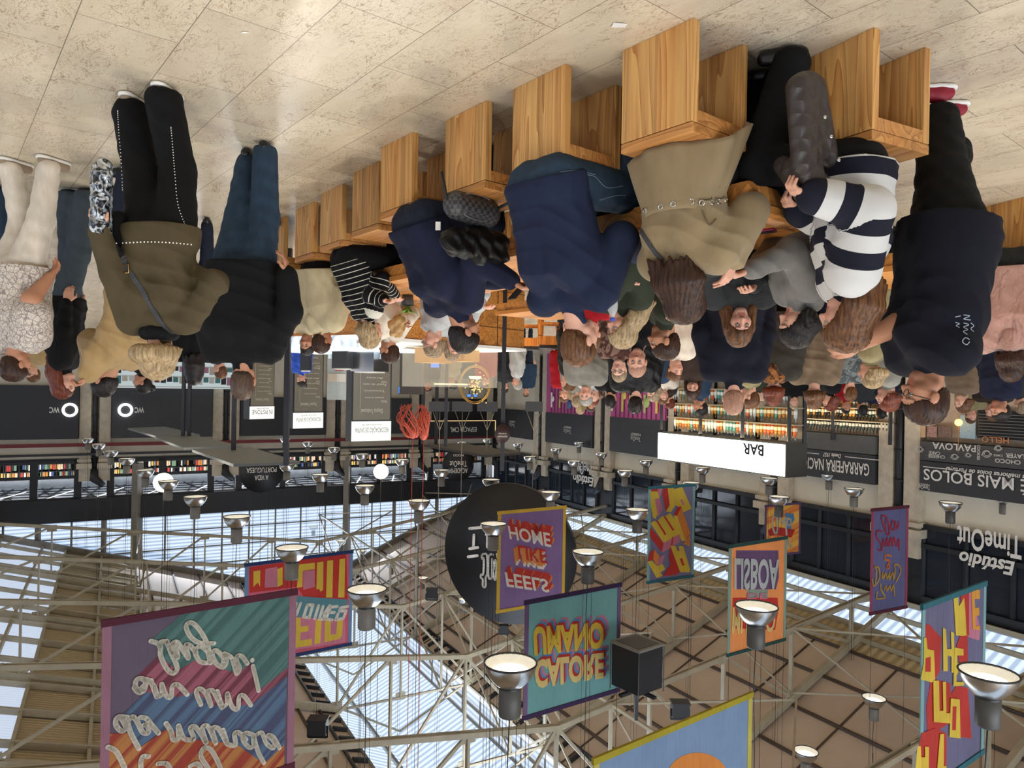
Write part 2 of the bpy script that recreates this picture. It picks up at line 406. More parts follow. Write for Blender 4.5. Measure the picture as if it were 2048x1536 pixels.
# pilasters with drain pipes
def pilaster(c, along, out, n):
    c = Vector(c); along = Vector(along); out = Vector(out); up = Vector((0, 0, 1)); m = MB(); m.mat(stone)
    for sg in (-1, 1): m.box(c+along*sg*.36+out*.12+up*2.95, (.42, .3, 5.9), (along, out, up))
    m.box(c+out*.02+up*2.95, (.35, .12, 5.9), (along, out, up))
    for sg in (-1, 1):
        m.box(c+along*sg*.38+out*.2+up*5.25, (.56, .5, .22), (along, out, up)); m.box(c+along*sg*.38+out*.18+up*5.02, (.5, .42, .12), (along, out, up))
    m.mat(black); m.tube([c+out*.22+up*.1, c+out*.22+up*5.6], .09, 10)
    for z in (1, 2, 3.1, 3.9, 4.6): m.tube([c+out*.22+up*z, c+out*.22+up*(z+.06)], .125, 10)
    m.tube([c+out*.22+up*5.3, c+out*.3+up*5.8, c+out*.32+along*.35+up*6.1], [.09, .2, .12], 8)
    return m.build('trim_%d' % n, kind='structure')
n = 2
for a in [7.3]+PIL: pilaster(H(a, BW, 0), H(1, 0), -H(0, 1), n); n += 1
GP = [on_a(x, 900, AG)[0] for x in (-60, 190, 450, 672, 838, 985)]
for b in GP: pilaster(H(AG, b, 0), H(0, 1), -H(1, 0), n); n += 1

# upper windows: black framed panes between pilasters
winm = glass('dark_window_glass', (40, 48, 60), .8, .08)
def shelves_behind(mb, p0, u, L, z0, z1, rows, cols, rnd):
    for i in range(rows):
        for j in range(cols):
            pass
n = 2
uA, uB, UZ = H(1, 0), H(0, 1), Vector((0, 0, 1))
edges = [-2.0, 2.6, 7.3]+PIL+[AG]
for i in range(len(edges)-1):
    a0, a1 = edges[i]+.6, edges[i+1]-.6; m = MB(); L = a1-a0
    m.mat(blackw)
    for z in (5.05, 5.55, 6.9): m.bar(H(a0, BW-.12, z), H(a1, BW-.12, z), .1, .12)
    k = max(3, int(L/.95))
    for j in range(k+1): m.bar(H(a0+L*j/k, BW-.1, 5.0), H(a0+L*j/k, BW-.1, 6.95), .09, .08)
    o = m.build('window_%d' % n, kind='structure')
    g = MB(); g.mat(winm); g.add([H(a0, BW-.05, 5.05), H(a1, BW-.05, 5.05), H(a1, BW-.05, 6.9), H(a0, BW-.05, 6.9)], [(0, 1, 2, 3)]); g.build('glass', parent=o)
    n += 1
roomw = plain('white_room_ceiling', (215, 220, 225), .6, var=.12, vs=3)
bookc = [(190, 60, 50), (220, 180, 90), (230, 225, 210), (60, 80, 130), (200, 130, 60), (40, 40, 46), (120, 150, 120), (235, 200, 160)]
bookm = [plain('book_cover_%s' % nm, c, .6) for nm, c in zip('red ochre white blue orange black green peach'.split(), bookc)]
for i in range(len(GP)-1):
    b1, b0 = GP[i+1]-.6, GP[i]+.6; L = b1-b0
    m = MB(); m.mat(blackw)
    for z in (5.08, 5.7, 6.62): m.bar(H(AG-.12, b0, z), H(AG-.12, b1, z), .1 if z != 5.7 else .04, .12)
    k = max(2, round(L/1.65))
    for j in range(k+1): m.bar(H(AG-.12, b0+L*j/k, 5.0), H(AG-.12, b0+L*j/k, 6.65), .28, .1, up=uA)
    for j in range(k*6+1): m.bar(H(AG-.1, b0+L*j/(k*6), 5.05), H(AG-.1, b0+L*j/(k*6), 5.7), .025)
    o = m.build('window_%d' % n, kind='structure'); n += 1
# lit mezzanine room behind the gable wall windows
def box_room(a0, a1, b0, b1, z0, z1):
    m = MB(); m.mat(roomw)
    q = lambda p: m.add(p, [(0, 1, 2, 3)])
    q([H(a1, b0, z0), H(a1, b1, z0), H(a1, b1, z1), H(a1, b0, z1)]); q([H(a0, b0, z1), H(a1, b0, z1), H(a1, b1, z1), H(a0, b1, z1)])
    q([H(a0, b0, z0), H(a1, b0, z0), H(a1, b1, z0), H(a0, b1, z0)]); q([H(a0, b0, z0), H(a1, b0, z0), H(a1, b0, z1), H(a0, b0, z1)])
    q([H(a0, b1, z0), H(a1, b1, z0), H(a1, b1, z1), H(a0, b1, z1)]); return m
mr = box_room(AG+.15, AG+4.5, -12, BW, 4.6, 6.75)
mr.mat(dkgrey)
for j in range(60): mr.bar(H(AG+.3, -11+j*.5, 6.7), H(AG+4.4, -11+j*.5+(.6 if j % 3 else -.8), 6.7), .05)
for j in range(5): mr.bar(H(AG+.6+j*.8, -11, 6.68), H(AG+.6+j*.8, BW, 6.68), .04)
mr.mat(emit('ceiling_strip_glow', (255, 255, 255), 1.5))
for j in range(16): mr.bar(H(AG+.5, -10+j*1.9, 6.66), H(AG+3, -9+j*1.9, 6.66), .05, .02)
mr.build('wall_mezzanine', kind='structure')
bs_ = MB()
for z in (4.7, 5.03, 5.36, 5.69, 6.02): bs_.box(H(AG+2.2, 3.2, z), (30.5, .3, .025), (uB, uA, UZ))
for j in range(27): bs_.box(H(AG+2.2, -12+j*1.15, 5.35), (.03, .3, 1.4), (uB, uA, UZ))
bs_.box(H(AG+2.4, 3.2, 5.35), (30.5, .03, 1.4), (uB, uA, UZ))
bs_.build('bookcase', plain('dark_bookcase', (44, 42, 44), .6), label='long dark bookcase behind the upper windows of the back wall', cat='bookcase')
bkm = []
for mt in bookm:
    o = MB().box((0, 0, .12), (.085, .16, .24)).build('book', mt); bkm.append(o.data); bpy.data.objects.remove(o)
rb = random.Random(5); cnt = 0; stf = MB()
bw_ = [b for b in GP]
for z in (5.375, 5.705, 5.045):
    bb = -4.5
    while bb < BW-.3:
        bb += rb.choice((.095, .095, .1, .12, .3)); i_ = rb.randrange(8); hz = rb.uniform(.8, 1.12)
        if cnt < 300 and z != 5.045:
            o = bpy.data.objects.new('book', bkm[i_]); COL.objects.link(o); o.location = H(AG+2.15, bb, z-.0); o.scale = (1, 1, hz); o.rotation_euler = (0, 0, math.pi/2+math.pi/2-TH)
            tag(o, 'book with a %s cover on the bookcase behind the upper windows' % 'red ochre white blue orange black green peach'.split()[i_], 'book', '%s books behind the upper windows' % 'red ochre white blue orange black green peach'.split()[i_]); cnt += 1
        else:
            stf.mat(bookm[i_]); stf.box(H(AG+2.15, bb, z+.12*hz), (.085, .16, .24*hz), (uB, uA, UZ))
stf.build('books', kind='stuff', label='rows of further small books on the bookcase behind the windows', cat='books')
area('mezzanine_light', H(AG+2, 3, 6.6), (0, 0, -1), 26, 2.5, 700, (.95, .97, 1)).rotation_euler = (0, 0, -TH)
# ---------------------------------------------------------------- roof trusses
def zbc(b): return 8.2-.144*abs(b-7.6)
def truss(a, i, lab):
    root = empty('roof_truss', H(a, 7.6, 8.2), lab, 'truss', 'cream steel trusses across the hall')
    m = MB()
    for sg in (-.05, .05):
        m.bar(H(a+sg, -9, zbc(-9)), H(a+sg, 7.6, zbc(7.6)), .04, .1); m.bar(H(a+sg, 7.6, zbc(7.6)), H(a+sg, BW, zbc(BW)), .04, .1)
    m.build('bottom_chord', steel, root)
    m = MB()
    m.bar(H(a, BR, zroof(BR)-.16), H(a, BW, zroof(BW)-.16), .12, .18); m.bar(H(a, BL, zroof(BL)-.16), H(a, -9, zroof(-9)-.16), .12, .18)
    m.build('top_chord', steel, root)
    bs = [18.5, 16.4, 14.2, 12.0, 9.9, 7.6, 5.7, 3.2, .7, -1.8, -4.3, -6.8, -9]
    for b in bs[1:-1]:
        m = MB(); zt_ = zroof(b)-.2 if b != 7.6 else 10.9
        m.bar(H(a, b, zbc(b)), H(a, b, zt_), .05, .10, up=uA)
        for zz, q in ((zbc(b), -.12), (zt_, .12)): m.box(H(a, b, zz-q*.4), (.3, .02, .22), (uB, uA, UZ))
        m.build('vertical_strut', steel, root)
    for j in range(len(bs)-1):
        b0, b1 = bs[j], bs[j+1]; m = MB()
        if b0 > 7.6: m.bar(H(a, b0, zroof(b0)-.2), H(a, b1, zbc(b1)), .06, .06)
        else: m.bar(H(a, b0, zbc(b0)), H(a, b1, zroof(b1)-.2), .06, .06)
        m.build('diagonal_strut', steel, root)
    m = MB(); m.bar(H(a, 9.9, 10.8), H(a, 7.6, 11.9), .05); m.bar(H(a, 5.7, 10.8), H(a, 7.6, 11.9), .05); m.bar(H(a, 9.9, 10.9), H(a, 5.7, 10.9), .06)
    m.build('ridge_brace', steel, root)
nms = ['close above the bench table', 'second above the tables', 'third above the tables', 'crossing behind the round black sign', 'fourth back over the hall', 'fifth back over the hall', 'deepest in the hall next to the glazed gable']
for i, a in enumerate([3.2, 7.3]+PIL): truss(a, i, 'cream painted steel roof truss, '+nms[i])
# lengthwise bracing with hubs
TA_ = [3.2, 7.3]+PIL+[AG]
brr = empty('roof_bracing', H(16, 8.9, 8), 'cream steel bracing rods running lengthwise between the roof trusses', 'bracing')
def rod(p, q, w_): MB().bar(p, q, w_).build('bracing_rod', steel, brr)
for i in range(len(TA_)-1):
    a0, a1 = TA_[i], TA_[i+1]; b = 8.9; am = (a0+a1)/2
    rod(H(a0, b, zbc(b)), H(a1, b, zbc(b)), .06); rod(H(a0, b, zbc(b)), H(a1, b, 10.9), .045); rod(H(a0, b, 10.9), H(a1, b, zbc(b)), .045)
    rod(H(a0, b, zbc(b)), H(a0, b, 10.9), .07); rod(H(a0, b, zbc(b)), H(a0, b+1.6, zroof(b+1.6)-.2), .045)
    rod(H(a0, b, zbc(b)+.02), H(am, b+2.8, zbc(b+2.8)), .04); rod(H(am, b+2.8, zbc(b+2.8)), H(a1, b, zbc(b)), .04)
    for b in (14.2, 1.0):
        rod(H(a0, b, zbc(b)), H(a1, b, zroof(b)-.3), .04); rod(H(a0, b, zroof(b)-.3), H(a1, b, zbc(b)), .04)
    rod(H(a0, 17.2, zbc(17.2)), H(a1, 14.2, zbc(14.2)), .04); rod(H(a0, 14.2, zbc(14.2)), H(a1, 17.2, zbc(17.2)), .04)
m = MB(); m.mat(plain('bronze_purlin', (74, 58, 46), .5))
for b in (10.9, 12.0, 13.1, 14.2, 15.3, 16.3, 4.6, 3.5, 2.4, 1.4): m.bar(H(A0, b, zroof(b)-.04), H(AG, b, zroof(b)-.04), .05, .07)
m.mat(steel)
for b in (17.15, 17.8, 18.4, 19.0, 16.75, -2.4, -3.8, -5.5, -1.6, -.3, 1.0): m.bar(H(A0, b, zroof(b)-.07), H(AG, b, zroof(b)-.07), .07, .12)
for i in range(int((AG-A0)/2.3)): 
    a = A0+i*2.3
    m.mat(MATS['bronze_purlin']); m.bar(H(a, BR, zroof(BR)-.02), H(a, 16.3, zroof(16.3)-.02), .035, .03)
m.mat(steel)
for i in range(28):
    a = A0+i*1.55; m.bar(H(a, 1.0, zroof(1.0)-.1), H(a, -5, zroof(-5)-.1), .07, .14)
m.build('ceiling_purlins', kind='structure')

# ---------------------------------------------------------------- hanging bell lamps
refl = plain('spun_aluminium', (205, 205, 202), .24, 1, var=.06)
lampin = emit('lamp_glow', (255, 250, 235), 2.2)
lampgrey = plain('grey_lamp_housing', (112, 108, 100), .5, var=.04)
lampdk = plain('dark_grey_lamp_housing', (72, 70, 66), .5, var=.04)
def lamp_mesh(dark):
    R = .225
    m = MB(); m.mat(refl)
    m.lathe([(R, 0), (R*.97, .045), (R*.86, .1), (R*.66, .16), (R*.47, .195), (R*.40, .2)], n=28)
    m.mat(plain('pearly_reflector_inside', (240, 238, 230), .3)); m.lathe([(R*.39, .195), (R*.64, .152), (R*.84, .095), (R*.95, .04), (R*.985, .002)], n=28)
    a = m
    rim = MB(); rim.tube([(R*1.0*math.cos(t*math.pi/14), R*1.0*math.sin(t*math.pi/14), 0) for t in range(29)], .009, 6)
    gl = MB(); gl.ell((0, 0, .075), (R*.72, R*.72, .035), n=6, m=20)
    hs = MB(); hs.mat(lampdk if dark else lampgrey); hs.lathe([(R*.40, .2), (R*.43, .205), (R*.43, .44), (R*.40, .455), (.0, .455)], n=24)
    hs.mat(black); hs.lathe([(R*.44, .2), (R*.44, .212)], n=24)
    return a, rim, gl, hs
_lp = {}
def lamp(loc, label, dark=False, power=26, group='bell lamps hung over the hall'):
    key = dark
    root = empty('pendant_lamp', loc, label, 'lamp', group)
    if key not in _lp:
        a, rim, gl, hs = lamp_mesh(dark); ms = []
        for nm, mb, mt in (('reflector', a, None), ('rim', rim, black), ('bulb_glow', gl, lampin), ('housing', hs, None)):
            o = mb.build(nm, mt, None); ms.append((nm, o.data)); bpy.data.objects.remove(o)
        _lp[key] = ms
    for nm, me in _lp[key]:
        o = bpy.data.objects.new(nm, me); COL.objects.link(o); o.parent = root
    h = zroof(Vector((loc[0], loc[1])).dot(Vector(UB)))
    bb_ = Vector((loc[0], loc[1])).dot(Vector(UB))
    if BL < bb_ < BR: h = 13-abs(bb_-(BL+BR)/2)*.48
    c = MB(); L = h-loc[2]-.02
    if L > .4:
        c.tube([(0, 0, .45), (.012, .01, .9), (-.01, .01, 1.6), (0, 0, min(2.6, L*.8)), (0, 0, L)], .006, 5)
        for sx in (-.06, .06): c.tube([(sx, 0, .45), (sx, 0, L)], .0025, 4)
        o = c.build('cord', black, None); o.parent = root
    if power:
        l = bpy.data.lights.new('lamp_light', 'SPOT'); l.energy = power*4; l.spot_size = math.radians(150); l.spot_blend = .6
        l.color = (1, .89, .74); l.shadow_soft_size = .1
        lo = bpy.data.objects.new('lamp_light', l); COL.objects.link(lo); lo.parent = root; lo.location = (0, 0, -.02)
    return root
R1 = [(1021, 1325), (734, 1178), (584, 1095), (474, 1033), (391, 993), (337, 962), (291, 940), (254, 917), (222, 902), (198, 888), (176, 877), (157, 869)]
R2 = [(1513, 1212), (1176, 1103), (987, 1047), (838, 1001), (730, 971), (641, 949), (574, 929)]
R3 = [(1275, 1019), (1101, 984), (982, 959), (883, 940), (804, 919), (725, 908), (668, 895), (616, 884), (570, 876)]
R4 = [(1558, 993), (1383, 965), (1292, 921), (1250, 941), (1149, 922), (1060, 913), (1203, 906), (1112, 897), (1036, 887), (1158, 885), (1230, 884), (975, 878), (925, 884)]
R5 = [(1977, 1345), (1901, 1005), (1708, 977), (1538, 956), (1405, 935), (2008, 990), (1826, 967), (1658, 948)]
ordn = 'first second third fourth fifth sixth seventh eighth ninth tenth eleventh twelfth thirteenth'.split()
rl = {0: 'row over the walkway', 1: 'row between the walkway and the bench table', 2: 'row over the middle of the hall', 3: 'row in front of the pink mural', 4: 'row along the shop fronts'}
for ri, R in enumerate((R1, R2, R3, R4, R5)):
    for i, (x, y) in enumerate(R):
        near = y > 990 and x > 1000
        pw = 0 if y < 905 else (14 if ri == 4 and x < 1950 and x > 1500 else 26)
        lamp(PZ(x, y, 4.0), '%s bell lamp from the camera in the %s' % (ordn[i], rl[ri]), dark=near, power=pw)
for i, (x, y) in enumerate(((-.6, 3.3), (-3.3, 3.2), (2.3, 2.9), (.8, .6), (-2.2, -.2), (3.6, .4), (5.6, 3.0))):
    lamp((x, y, 4.0), '%s bell lamp above the near end of the bench table, out of the picture' % ordn[i], power=15, group='bell lamps above the near end')
HI = [(627, 1054, 17, 'by the left hub of the gable'), (682, 1081, 20, 'just above the red and yellow banner'), (724, 1101, 19, 'beside a cream truss hub'), (783, 1127, 21, 'in front of the grey ceiling panels'), (845, 1155, 22, 'beside a small black floodlight'),
      (930, 1198, 26, 'by the edge of the round black sign'), (1748, 1395, 44, 'alone in front of beige ceiling panels'), (1612, 1502, 46, 'at the frame edge below the beige panels'), (1008, 1247, 24, 'behind the foot of the round black sign')]
for x, y, wd, t in HI:
    lamp(P(x, y, .45*F/wd), 'small high bell lamp fixed near the roof, '+t, power=0, group='high lamps at truss level')
# two round globe lamps
for x, y, r, t in ((327, 965, 19, 'glowing white globe lamp above the left row of bell lamps'), (762, 943, 15, 'glowing white globe lamp before the bookshop window beside the round sign')):
    D = 22; c = P(x, y, D); m = MB(); m.ell((0, 0, 0), (r*D/F,)*3, n=12, m=18)
    o = m.build('globe_lamp', emit('globe_glow', (255, 244, 214), 5), label=t, cat='lamp'); o.location = c
    k = MB(); k.tube([(0, 0, r*D/F), (0, 0, (13-abs(c.x*UB[0]+c.y*UB[1]-7.8)*.48 if BL < c.x*UB[0]+c.y*UB[1] < BR else zroof(c.x*UB[0]+c.y*UB[1]))-c.z)], .01, 5); q = k.build('cord', black); q.parent = o
# floodlights and the loudspeaker cube
def floodlight(x, y, D, s, lab):
    c = P(x, y, D); root = empty('floodlight', c, lab, 'floodlight'); m = MB()
    m.box((0, 0, .0), (s, s*.7, s*.8)); m.box((0, 0, -s*.42), (s*1.1, s*.8, .03)); m.build('housing', black, None).parent = root
    g = MB(); g.box((0, 0, -s*.45), (s*.9, s*.6, .01)); g.build('lens', glass('floodlight_lens', (150, 150, 140), .6), None).parent = root
    b = MB(); b.bar((-s*.55, 0, 0), (-s*.55, 0, s*.6), .03); b.bar((s*.55, 0, 0), (s*.55, 0, s*.6), .03); b.bar((-s*.55, 0, s*.6), (s*.55, 0, s*.6), .03)
    b.build('bracket', black, None).parent = root
for a_ in ((636, 1452, 12, .3, 'black square floodlight clamped to a truss beside the large script banner'), (864, 1187, 17, .25, 'small black floodlight on a truss hub near the middle'), (1360, 1418, 13, .3, 'black floodlight between the loudspeaker and the blue banner'), (1008, 1258, 17, .2, 'pale small floodlight box under the round sign')):
    floodlight(*a_)
sp_c = P(1274, 1330, 10.5); ax = (Vector((math.cos(.9), math.sin(.9), 0)), Vector((-math.sin(.9), math.cos(.9), 0)), UZ)
root = empty('loudspeaker', sp_c, 'large black loudspeaker cabinet hanging under a truss hub', 'speaker')
m = MB(); m.box(sp_c, (.52, .52, .62), ax); m.build('cabinet', blackw, root, bevel=.01)
m = MB(); m.box(sp_c+UZ*-.32, (.56, .56, .03), ax); m.build('bottom_frame', plain('grey_speaker_frame', (120, 118, 112)), root)
m = MB(); m.box(sp_c+UZ*-.325, (.44, .44, .03), ax); m.build('grille', dkgrey, root)
m = MB(); m.box(sp_c+UZ*.36, (.7, .06, .04), ax); m.box(sp_c+UZ*.36, (.06, .7, .04), ax)
for i, j in ((1, 1), (1, -1), (-1, 1), (-1, -1)): m.bar(sp_c+ax[0]*.27*i+ax[1]*.27*j-UZ*.32, sp_c+ax[0]*.27*i+ax[1]*.27*j+UZ*.36, .015)
m.bar(sp_c+UZ*.36, sp_c+UZ*.8, .05); m.build('mounting_frame', black, root)

# ---------------------------------------------------------------- flat drawing on planes, traced in the photograph's frame
class Plane:
    def __init__(s, p0, right, up): s.p = Vector(p0); s.r = Vector(right).normalized(); s.u = Vector(up).normalized(); s.n = s.r.cross(s.u)
    def hit(s, x, y, off=0):
        o = Vector((0, 0, CH)); d = Vector(ray(x, y)); n = s.n
        q = s.p+n*off; return o+d*((q-o).dot(n)/d.dot(n))
    def side(s):                         # towards the camera
        return 1 if (Vector((0, 0, CH))-s.p).dot(s.n) > 0 else -1
def tri_poly(pts):
    from mathutils.geometry import tessellate_polygon
    return [tuple(t) for t in tessellate_polygon([[Vector(p) for p in pts]])]
def draw(pl, polys, X, name, parent, off=.004, step=.0012):
    """polys = [(material, [(x, y)...])]; X maps crop pixels to frame pixels"""
    m = MB(); sd = pl.side()
    for i, (mt, pts) in enumerate(polys):
        m.mat(mt); q = [pl.hit(*X(p), off=sd*(off+i*step)) for p in pts]
        if len(q) == 4 or len(q) == 3: m.add(q, [tuple(range(len(q)))])
        else: m.add(q, tri_poly([Vector(((v-pl.p).dot(pl.r), (v-pl.p).dot(pl.u), 0)) for v in q]))
    return m.build(name, parent=parent)
def smoothline(pts, n=6):
    out = []; P_ = [pts[0]]+list(pts)+[pts[-1]]
    for i in range(1, len(P_)-2):
        for k in range(n):
            t = k/n; a, b, c, d = P_[i-1], P_[i], P_[i+1], P_[i+2]
            out.append(tuple(.5*((2*b[j])+(-a[j]+c[j])*t+(2*a[j]-5*b[j]+4*c[j]-d[j])*t*t+(-a[j]+3*b[j]-3*c[j]+d[j])*t**3) for j in (0, 1)))
    out.append(tuple(pts[-1])); return out
def strokes(pl, lines, X, wd, mt, name, parent, off=.02, n=6):
    m = MB(); m.mat(mt); sd = pl.side()
    for ln_ in lines:
        L = smoothline(ln_, n) if len(ln_) > 2 else [tuple(p) for p in ln_]
        q = [pl.hit(*X(p), off=sd*off) for p in L]
        for i, p in enumerate(q):
            m.add([p+(pl.r*math.cos(t*math.pi/4)+pl.u*math.sin(t*math.pi/4))*wd/2 for t in range(8)], [tuple(range(8))])
            if i:
                d = p-q[i-1]
                if d.length < 1e-6: continue
                s_ = pl.n.cross(d).normalized()*wd/2
                m.add([q[i-1]-s_, q[i-1]+s_, p+s_, p-s_], [(0, 1, 2, 3)])
    return m.build(name, parent=parent)
def XF(x0, y0, s): return lambda p: (x0+p[0]/s, y0+p[1]/s)

# ---------------------------------------------------------------- banners
def fabric(name, c, c2=None, r=(1, 0, 0), ang=.7, freq=9, stripes=False):
    if name in MATS: return MATS[name]
    k = NT(name); lc = sl(c); v = k.coords()
    base = k.ramp(k.noise(v, 2), [(.3, [x*.9 for x in lc[:3]]), (.7, [min(1, x*1.08) for x in lc[:3]])])
    dt = k.new('ShaderNodeVectorMath', _operation='DOT_PRODUCT'); k.link(v, dt.inputs[0])
    if c2:
        dt.inputs[1].default_value = tuple(Vector(r)*math.sin(ang))[:2]+(math.cos(ang),)
        cb = k.new('ShaderNodeCombineXYZ'); k.link(dt.outputs['Value'], cb.inputs[0])
        base = k.mix(k.ramp(k.noise(cb.outputs[0], freq, 3, .6), [(.47, (0, 0, 0)), (.53, (1, 1, 1))]), base, sl(c2))
    k.link(base, k.b.inputs['Base Color']); k.b.inputs['Roughness'].default_value = .8
    sc = k.new('ShaderNodeMapping'); sc.inputs['Scale'].default_value = (5, 5, .5); k.link(v, sc.inputs[0])
    k.bump(k.noise(sc.outputs[0], 2.5, 2), .6, .05)
    tl = k.new('ShaderNodeBsdfTranslucent'); k.link(base, tl.inputs[0]); mx = k.new('ShaderNodeMixShader'); mx.inputs[0].default_value = .35
    k.link(k.b.outputs[0], mx.inputs[1]); k.link(tl.outputs[0], mx.inputs[2]); k.link(mx.outputs[0], k.out.inputs[0])
    MATS[name] = k.m; return k.m
def V3(*a): return Vector(a)
def banner(x0, y0, x1, y1, yend, zb, base, hem, side, lab, hemt=.06, sidet=.07):
    """x0,y0 / x1,y1: the lower corners in the frame; yend: where the upper corner stands over x0"""
    A, B = PZ(x0, y0, zb), PZ(x1, y1, zb); r = ray(x0, yend); zt_ = CH+r[2]*A.y
    R = (B-A).normalized(); pl = Plane(A, R, UZ); Wd = (B-A).length; Hh = zt_-zb
    root = empty('fabric_banner', (A+B)/2, lab, 'banner')
    N = 14; m = MB(); m.mat(base); nn = pl.n
    m.add([A, B, B+UZ*Hh, A+UZ*Hh], [(0, 1, 2, 3)]); m.build('cloth', parent=root)
    sd = pl.side(); o1 = nn*sd*.008
    for z in (hemt/2, Hh-hemt/2): MB().box(A+R*Wd/2+UZ*z, (Wd+.02, .03, hemt), (R, nn, UZ)).build('rod_hem', hem, root)
    for s_ in (sidet/2, Wd-sidet/2): MB().box(A+R*s_+UZ*Hh/2, (sidet, .012, Hh-2*hemt), (R, nn, UZ)).build('side_border', side, root)
    for s_ in (.05, Wd-.05):
        c_ = A+R*s_; zr = zroof(c_.x*UB[0]+c_.y*UB[1]); MB().tube([c_+UZ*Hh, V3(c_.x, c_.y, zr)], .004, 4).build('hanging_cord', black, root)
    return pl, root, A, R, Wd, Hh
lett = fabric('cream_print', (232, 226, 212)); yel = fabric('yellow_print', (226, 196, 70)); red_ = fabric('red_print', (196, 56, 48)); orng = fabric('orange_print', (226, 140, 62))
pnk = fabric('pink_print', (206, 128, 150)); blu = fabric('slate_blue_print', (104, 102, 132)); tealp = fabric('teal_print', (92, 146, 156)); prp = fabric('purple_print', (110, 84, 124))
# 1 large script banner
pl, root, A, R, Wd, Hh = banner(205, 1240, 593, 1177, 1660, 3.65, fabric('dark_mauve_cloth', (100, 86, 104)), fabric('burgundy_hem', (92, 34, 54)), fabric('mauve_border', (168, 118, 136)), 'large banner with white brush script over green, pink, blue and orange rays')
X = XF(190, 1170, 4.1976)
Rr = tuple(R)
draw(pl, [(fabric('green_rays', (96, 136, 130), (76, 112, 106), Rr, .75), [(480, 455), (830, 165), (1635, 95), (1620, 690), (1375, 890), (1320, 650), (1190, 745), (860, 620), (690, 720), (540, 580)]),
          (fabric('pink_rays', (172, 100, 116), (120, 60, 74), Rr, .75), [(540, 590), (690, 720), (860, 620), (1190, 745), (1320, 650), (1375, 890), (1620, 690), (1615, 760), (1310, 1010), (1000, 1010), (840, 900), (700, 940), (430, 900), (370, 750)]),
          (fabric('blue_rays', (96, 124, 152), (80, 86, 116), Rr, .75), [(430, 900), (700, 940), (840, 900), (1000, 1010), (1310, 1010), (1615, 760), (1590, 1340), (1420, 1500), (1180, 1330), (860, 1300), (600, 1210), (530, 1240), (370, 1370), (290, 1240), (240, 1080)]),
          (fabric('orange_rays', (200, 134, 76), (168, 68, 50), Rr, .75), [(125, 1250), (290, 1240), (370, 1370), (600, 1210), (860, 1300), (1180, 1330), (1420, 1500), (1590, 1340), (1590, 1900), (110, 1900)])], X, 'rays', root)
strokes(pl, [[(470, 470), (545, 505), (550, 590), (600, 700), (660, 742), (690, 690), (640, 570), (600, 480), (550, 480), (545, 520)],
             [(600, 470), (650, 560), (695, 610), (680, 530), (655, 490), (690, 480), (740, 550), (785, 615), (770, 540), (765, 500), (800, 510), (850, 570)],
             [(965, 655), (945, 560), (880, 515), (840, 560), (880, 640), (940, 655)], [(975, 655), (945, 500), (880, 380), (810, 315), (765, 345), (800, 430), (880, 485), (1000, 490)],
             [(1070, 680), (1075, 610), (1015, 548), (985, 580), (1020, 660), (1080, 690), (1105, 640), (1085, 580)], [(1085, 575), (1145, 610), (1170, 680), (1190, 745), (1215, 700), (1190, 640), (1195, 595), (1235, 600), (1280, 660)],
             [(1320, 628), (1322, 634)], [(1325, 680), (1350, 780), (1375, 888)],
             [(400, 850), (370, 885), (340, 850), (350, 795), (400, 785), (425, 830), (410, 890), (365, 900), (330, 860)], [(400, 790), (450, 800), (500, 860), (520, 940), (470, 800)], [(560, 830), (600, 930), (640, 940), (650, 850), (690, 835), (740, 880), (775, 920)], [(520, 935), (560, 920), (560, 830)],
             [(890, 1005), (850, 900), (880, 870), (930, 910), (975, 1015), (945, 900), (985, 885), (1025, 950), (1068, 1030), (1025, 890)], [(1068, 1030), (1110, 990), (1110, 910), (1150, 1020), (1200, 1040), (1210, 940), (1250, 930), (1310, 1010)],
             [(270, 1110), (190, 1110), (175, 1170), (220, 1225), (260, 1200), (230, 1130), (200, 1105)], [(275, 1150), (300, 1240), (370, 1375)], [(275, 1150), (310, 1105), (350, 1140), (400, 1235), (450, 1240), (440, 1180), (410, 1175)], [(380, 1110), (430, 1120), (480, 1180), (535, 1245)],
             [(595, 1160), (640, 1230), (655, 1295), (700, 1290), (700, 1180), (740, 1280), (790, 1300), (830, 1290), (800, 1200), (840, 1190), (890, 1250), (935, 1325), (900, 1200), (950, 1190), (1015, 1330), (985, 1205), (1040, 1210), (1110, 1335), (1075, 1215)], [(1110, 1335), (1180, 1345), (1170, 1250), (1210, 1240), (1270, 1300)],
             [(1330, 1260), (1265, 1240), (1240, 1290), (1290, 1360), (1330, 1350), (1330, 1270), (1370, 1400), (1420, 1495)], [(1350, 1260), (1400, 1240), (1440, 1330), (1500, 1370), (1500, 1310), (1450, 1260), (1500, 1280), (1550, 1370)],
             [(110, 1360), (180, 1400), (250, 1536)], [(450, 1440), (400, 1440), (385, 1500), (390, 1560)], [(950, 1536), (890, 1440), (910, 1370), (970, 1380), (1030, 1480), (1060, 1560)], [(530, 1500), (600, 1500), (640, 1560)], [(800, 1520), (860, 1500), (900, 1560)]],
        X, .04, lett, 'script_lettering', root, n=5)
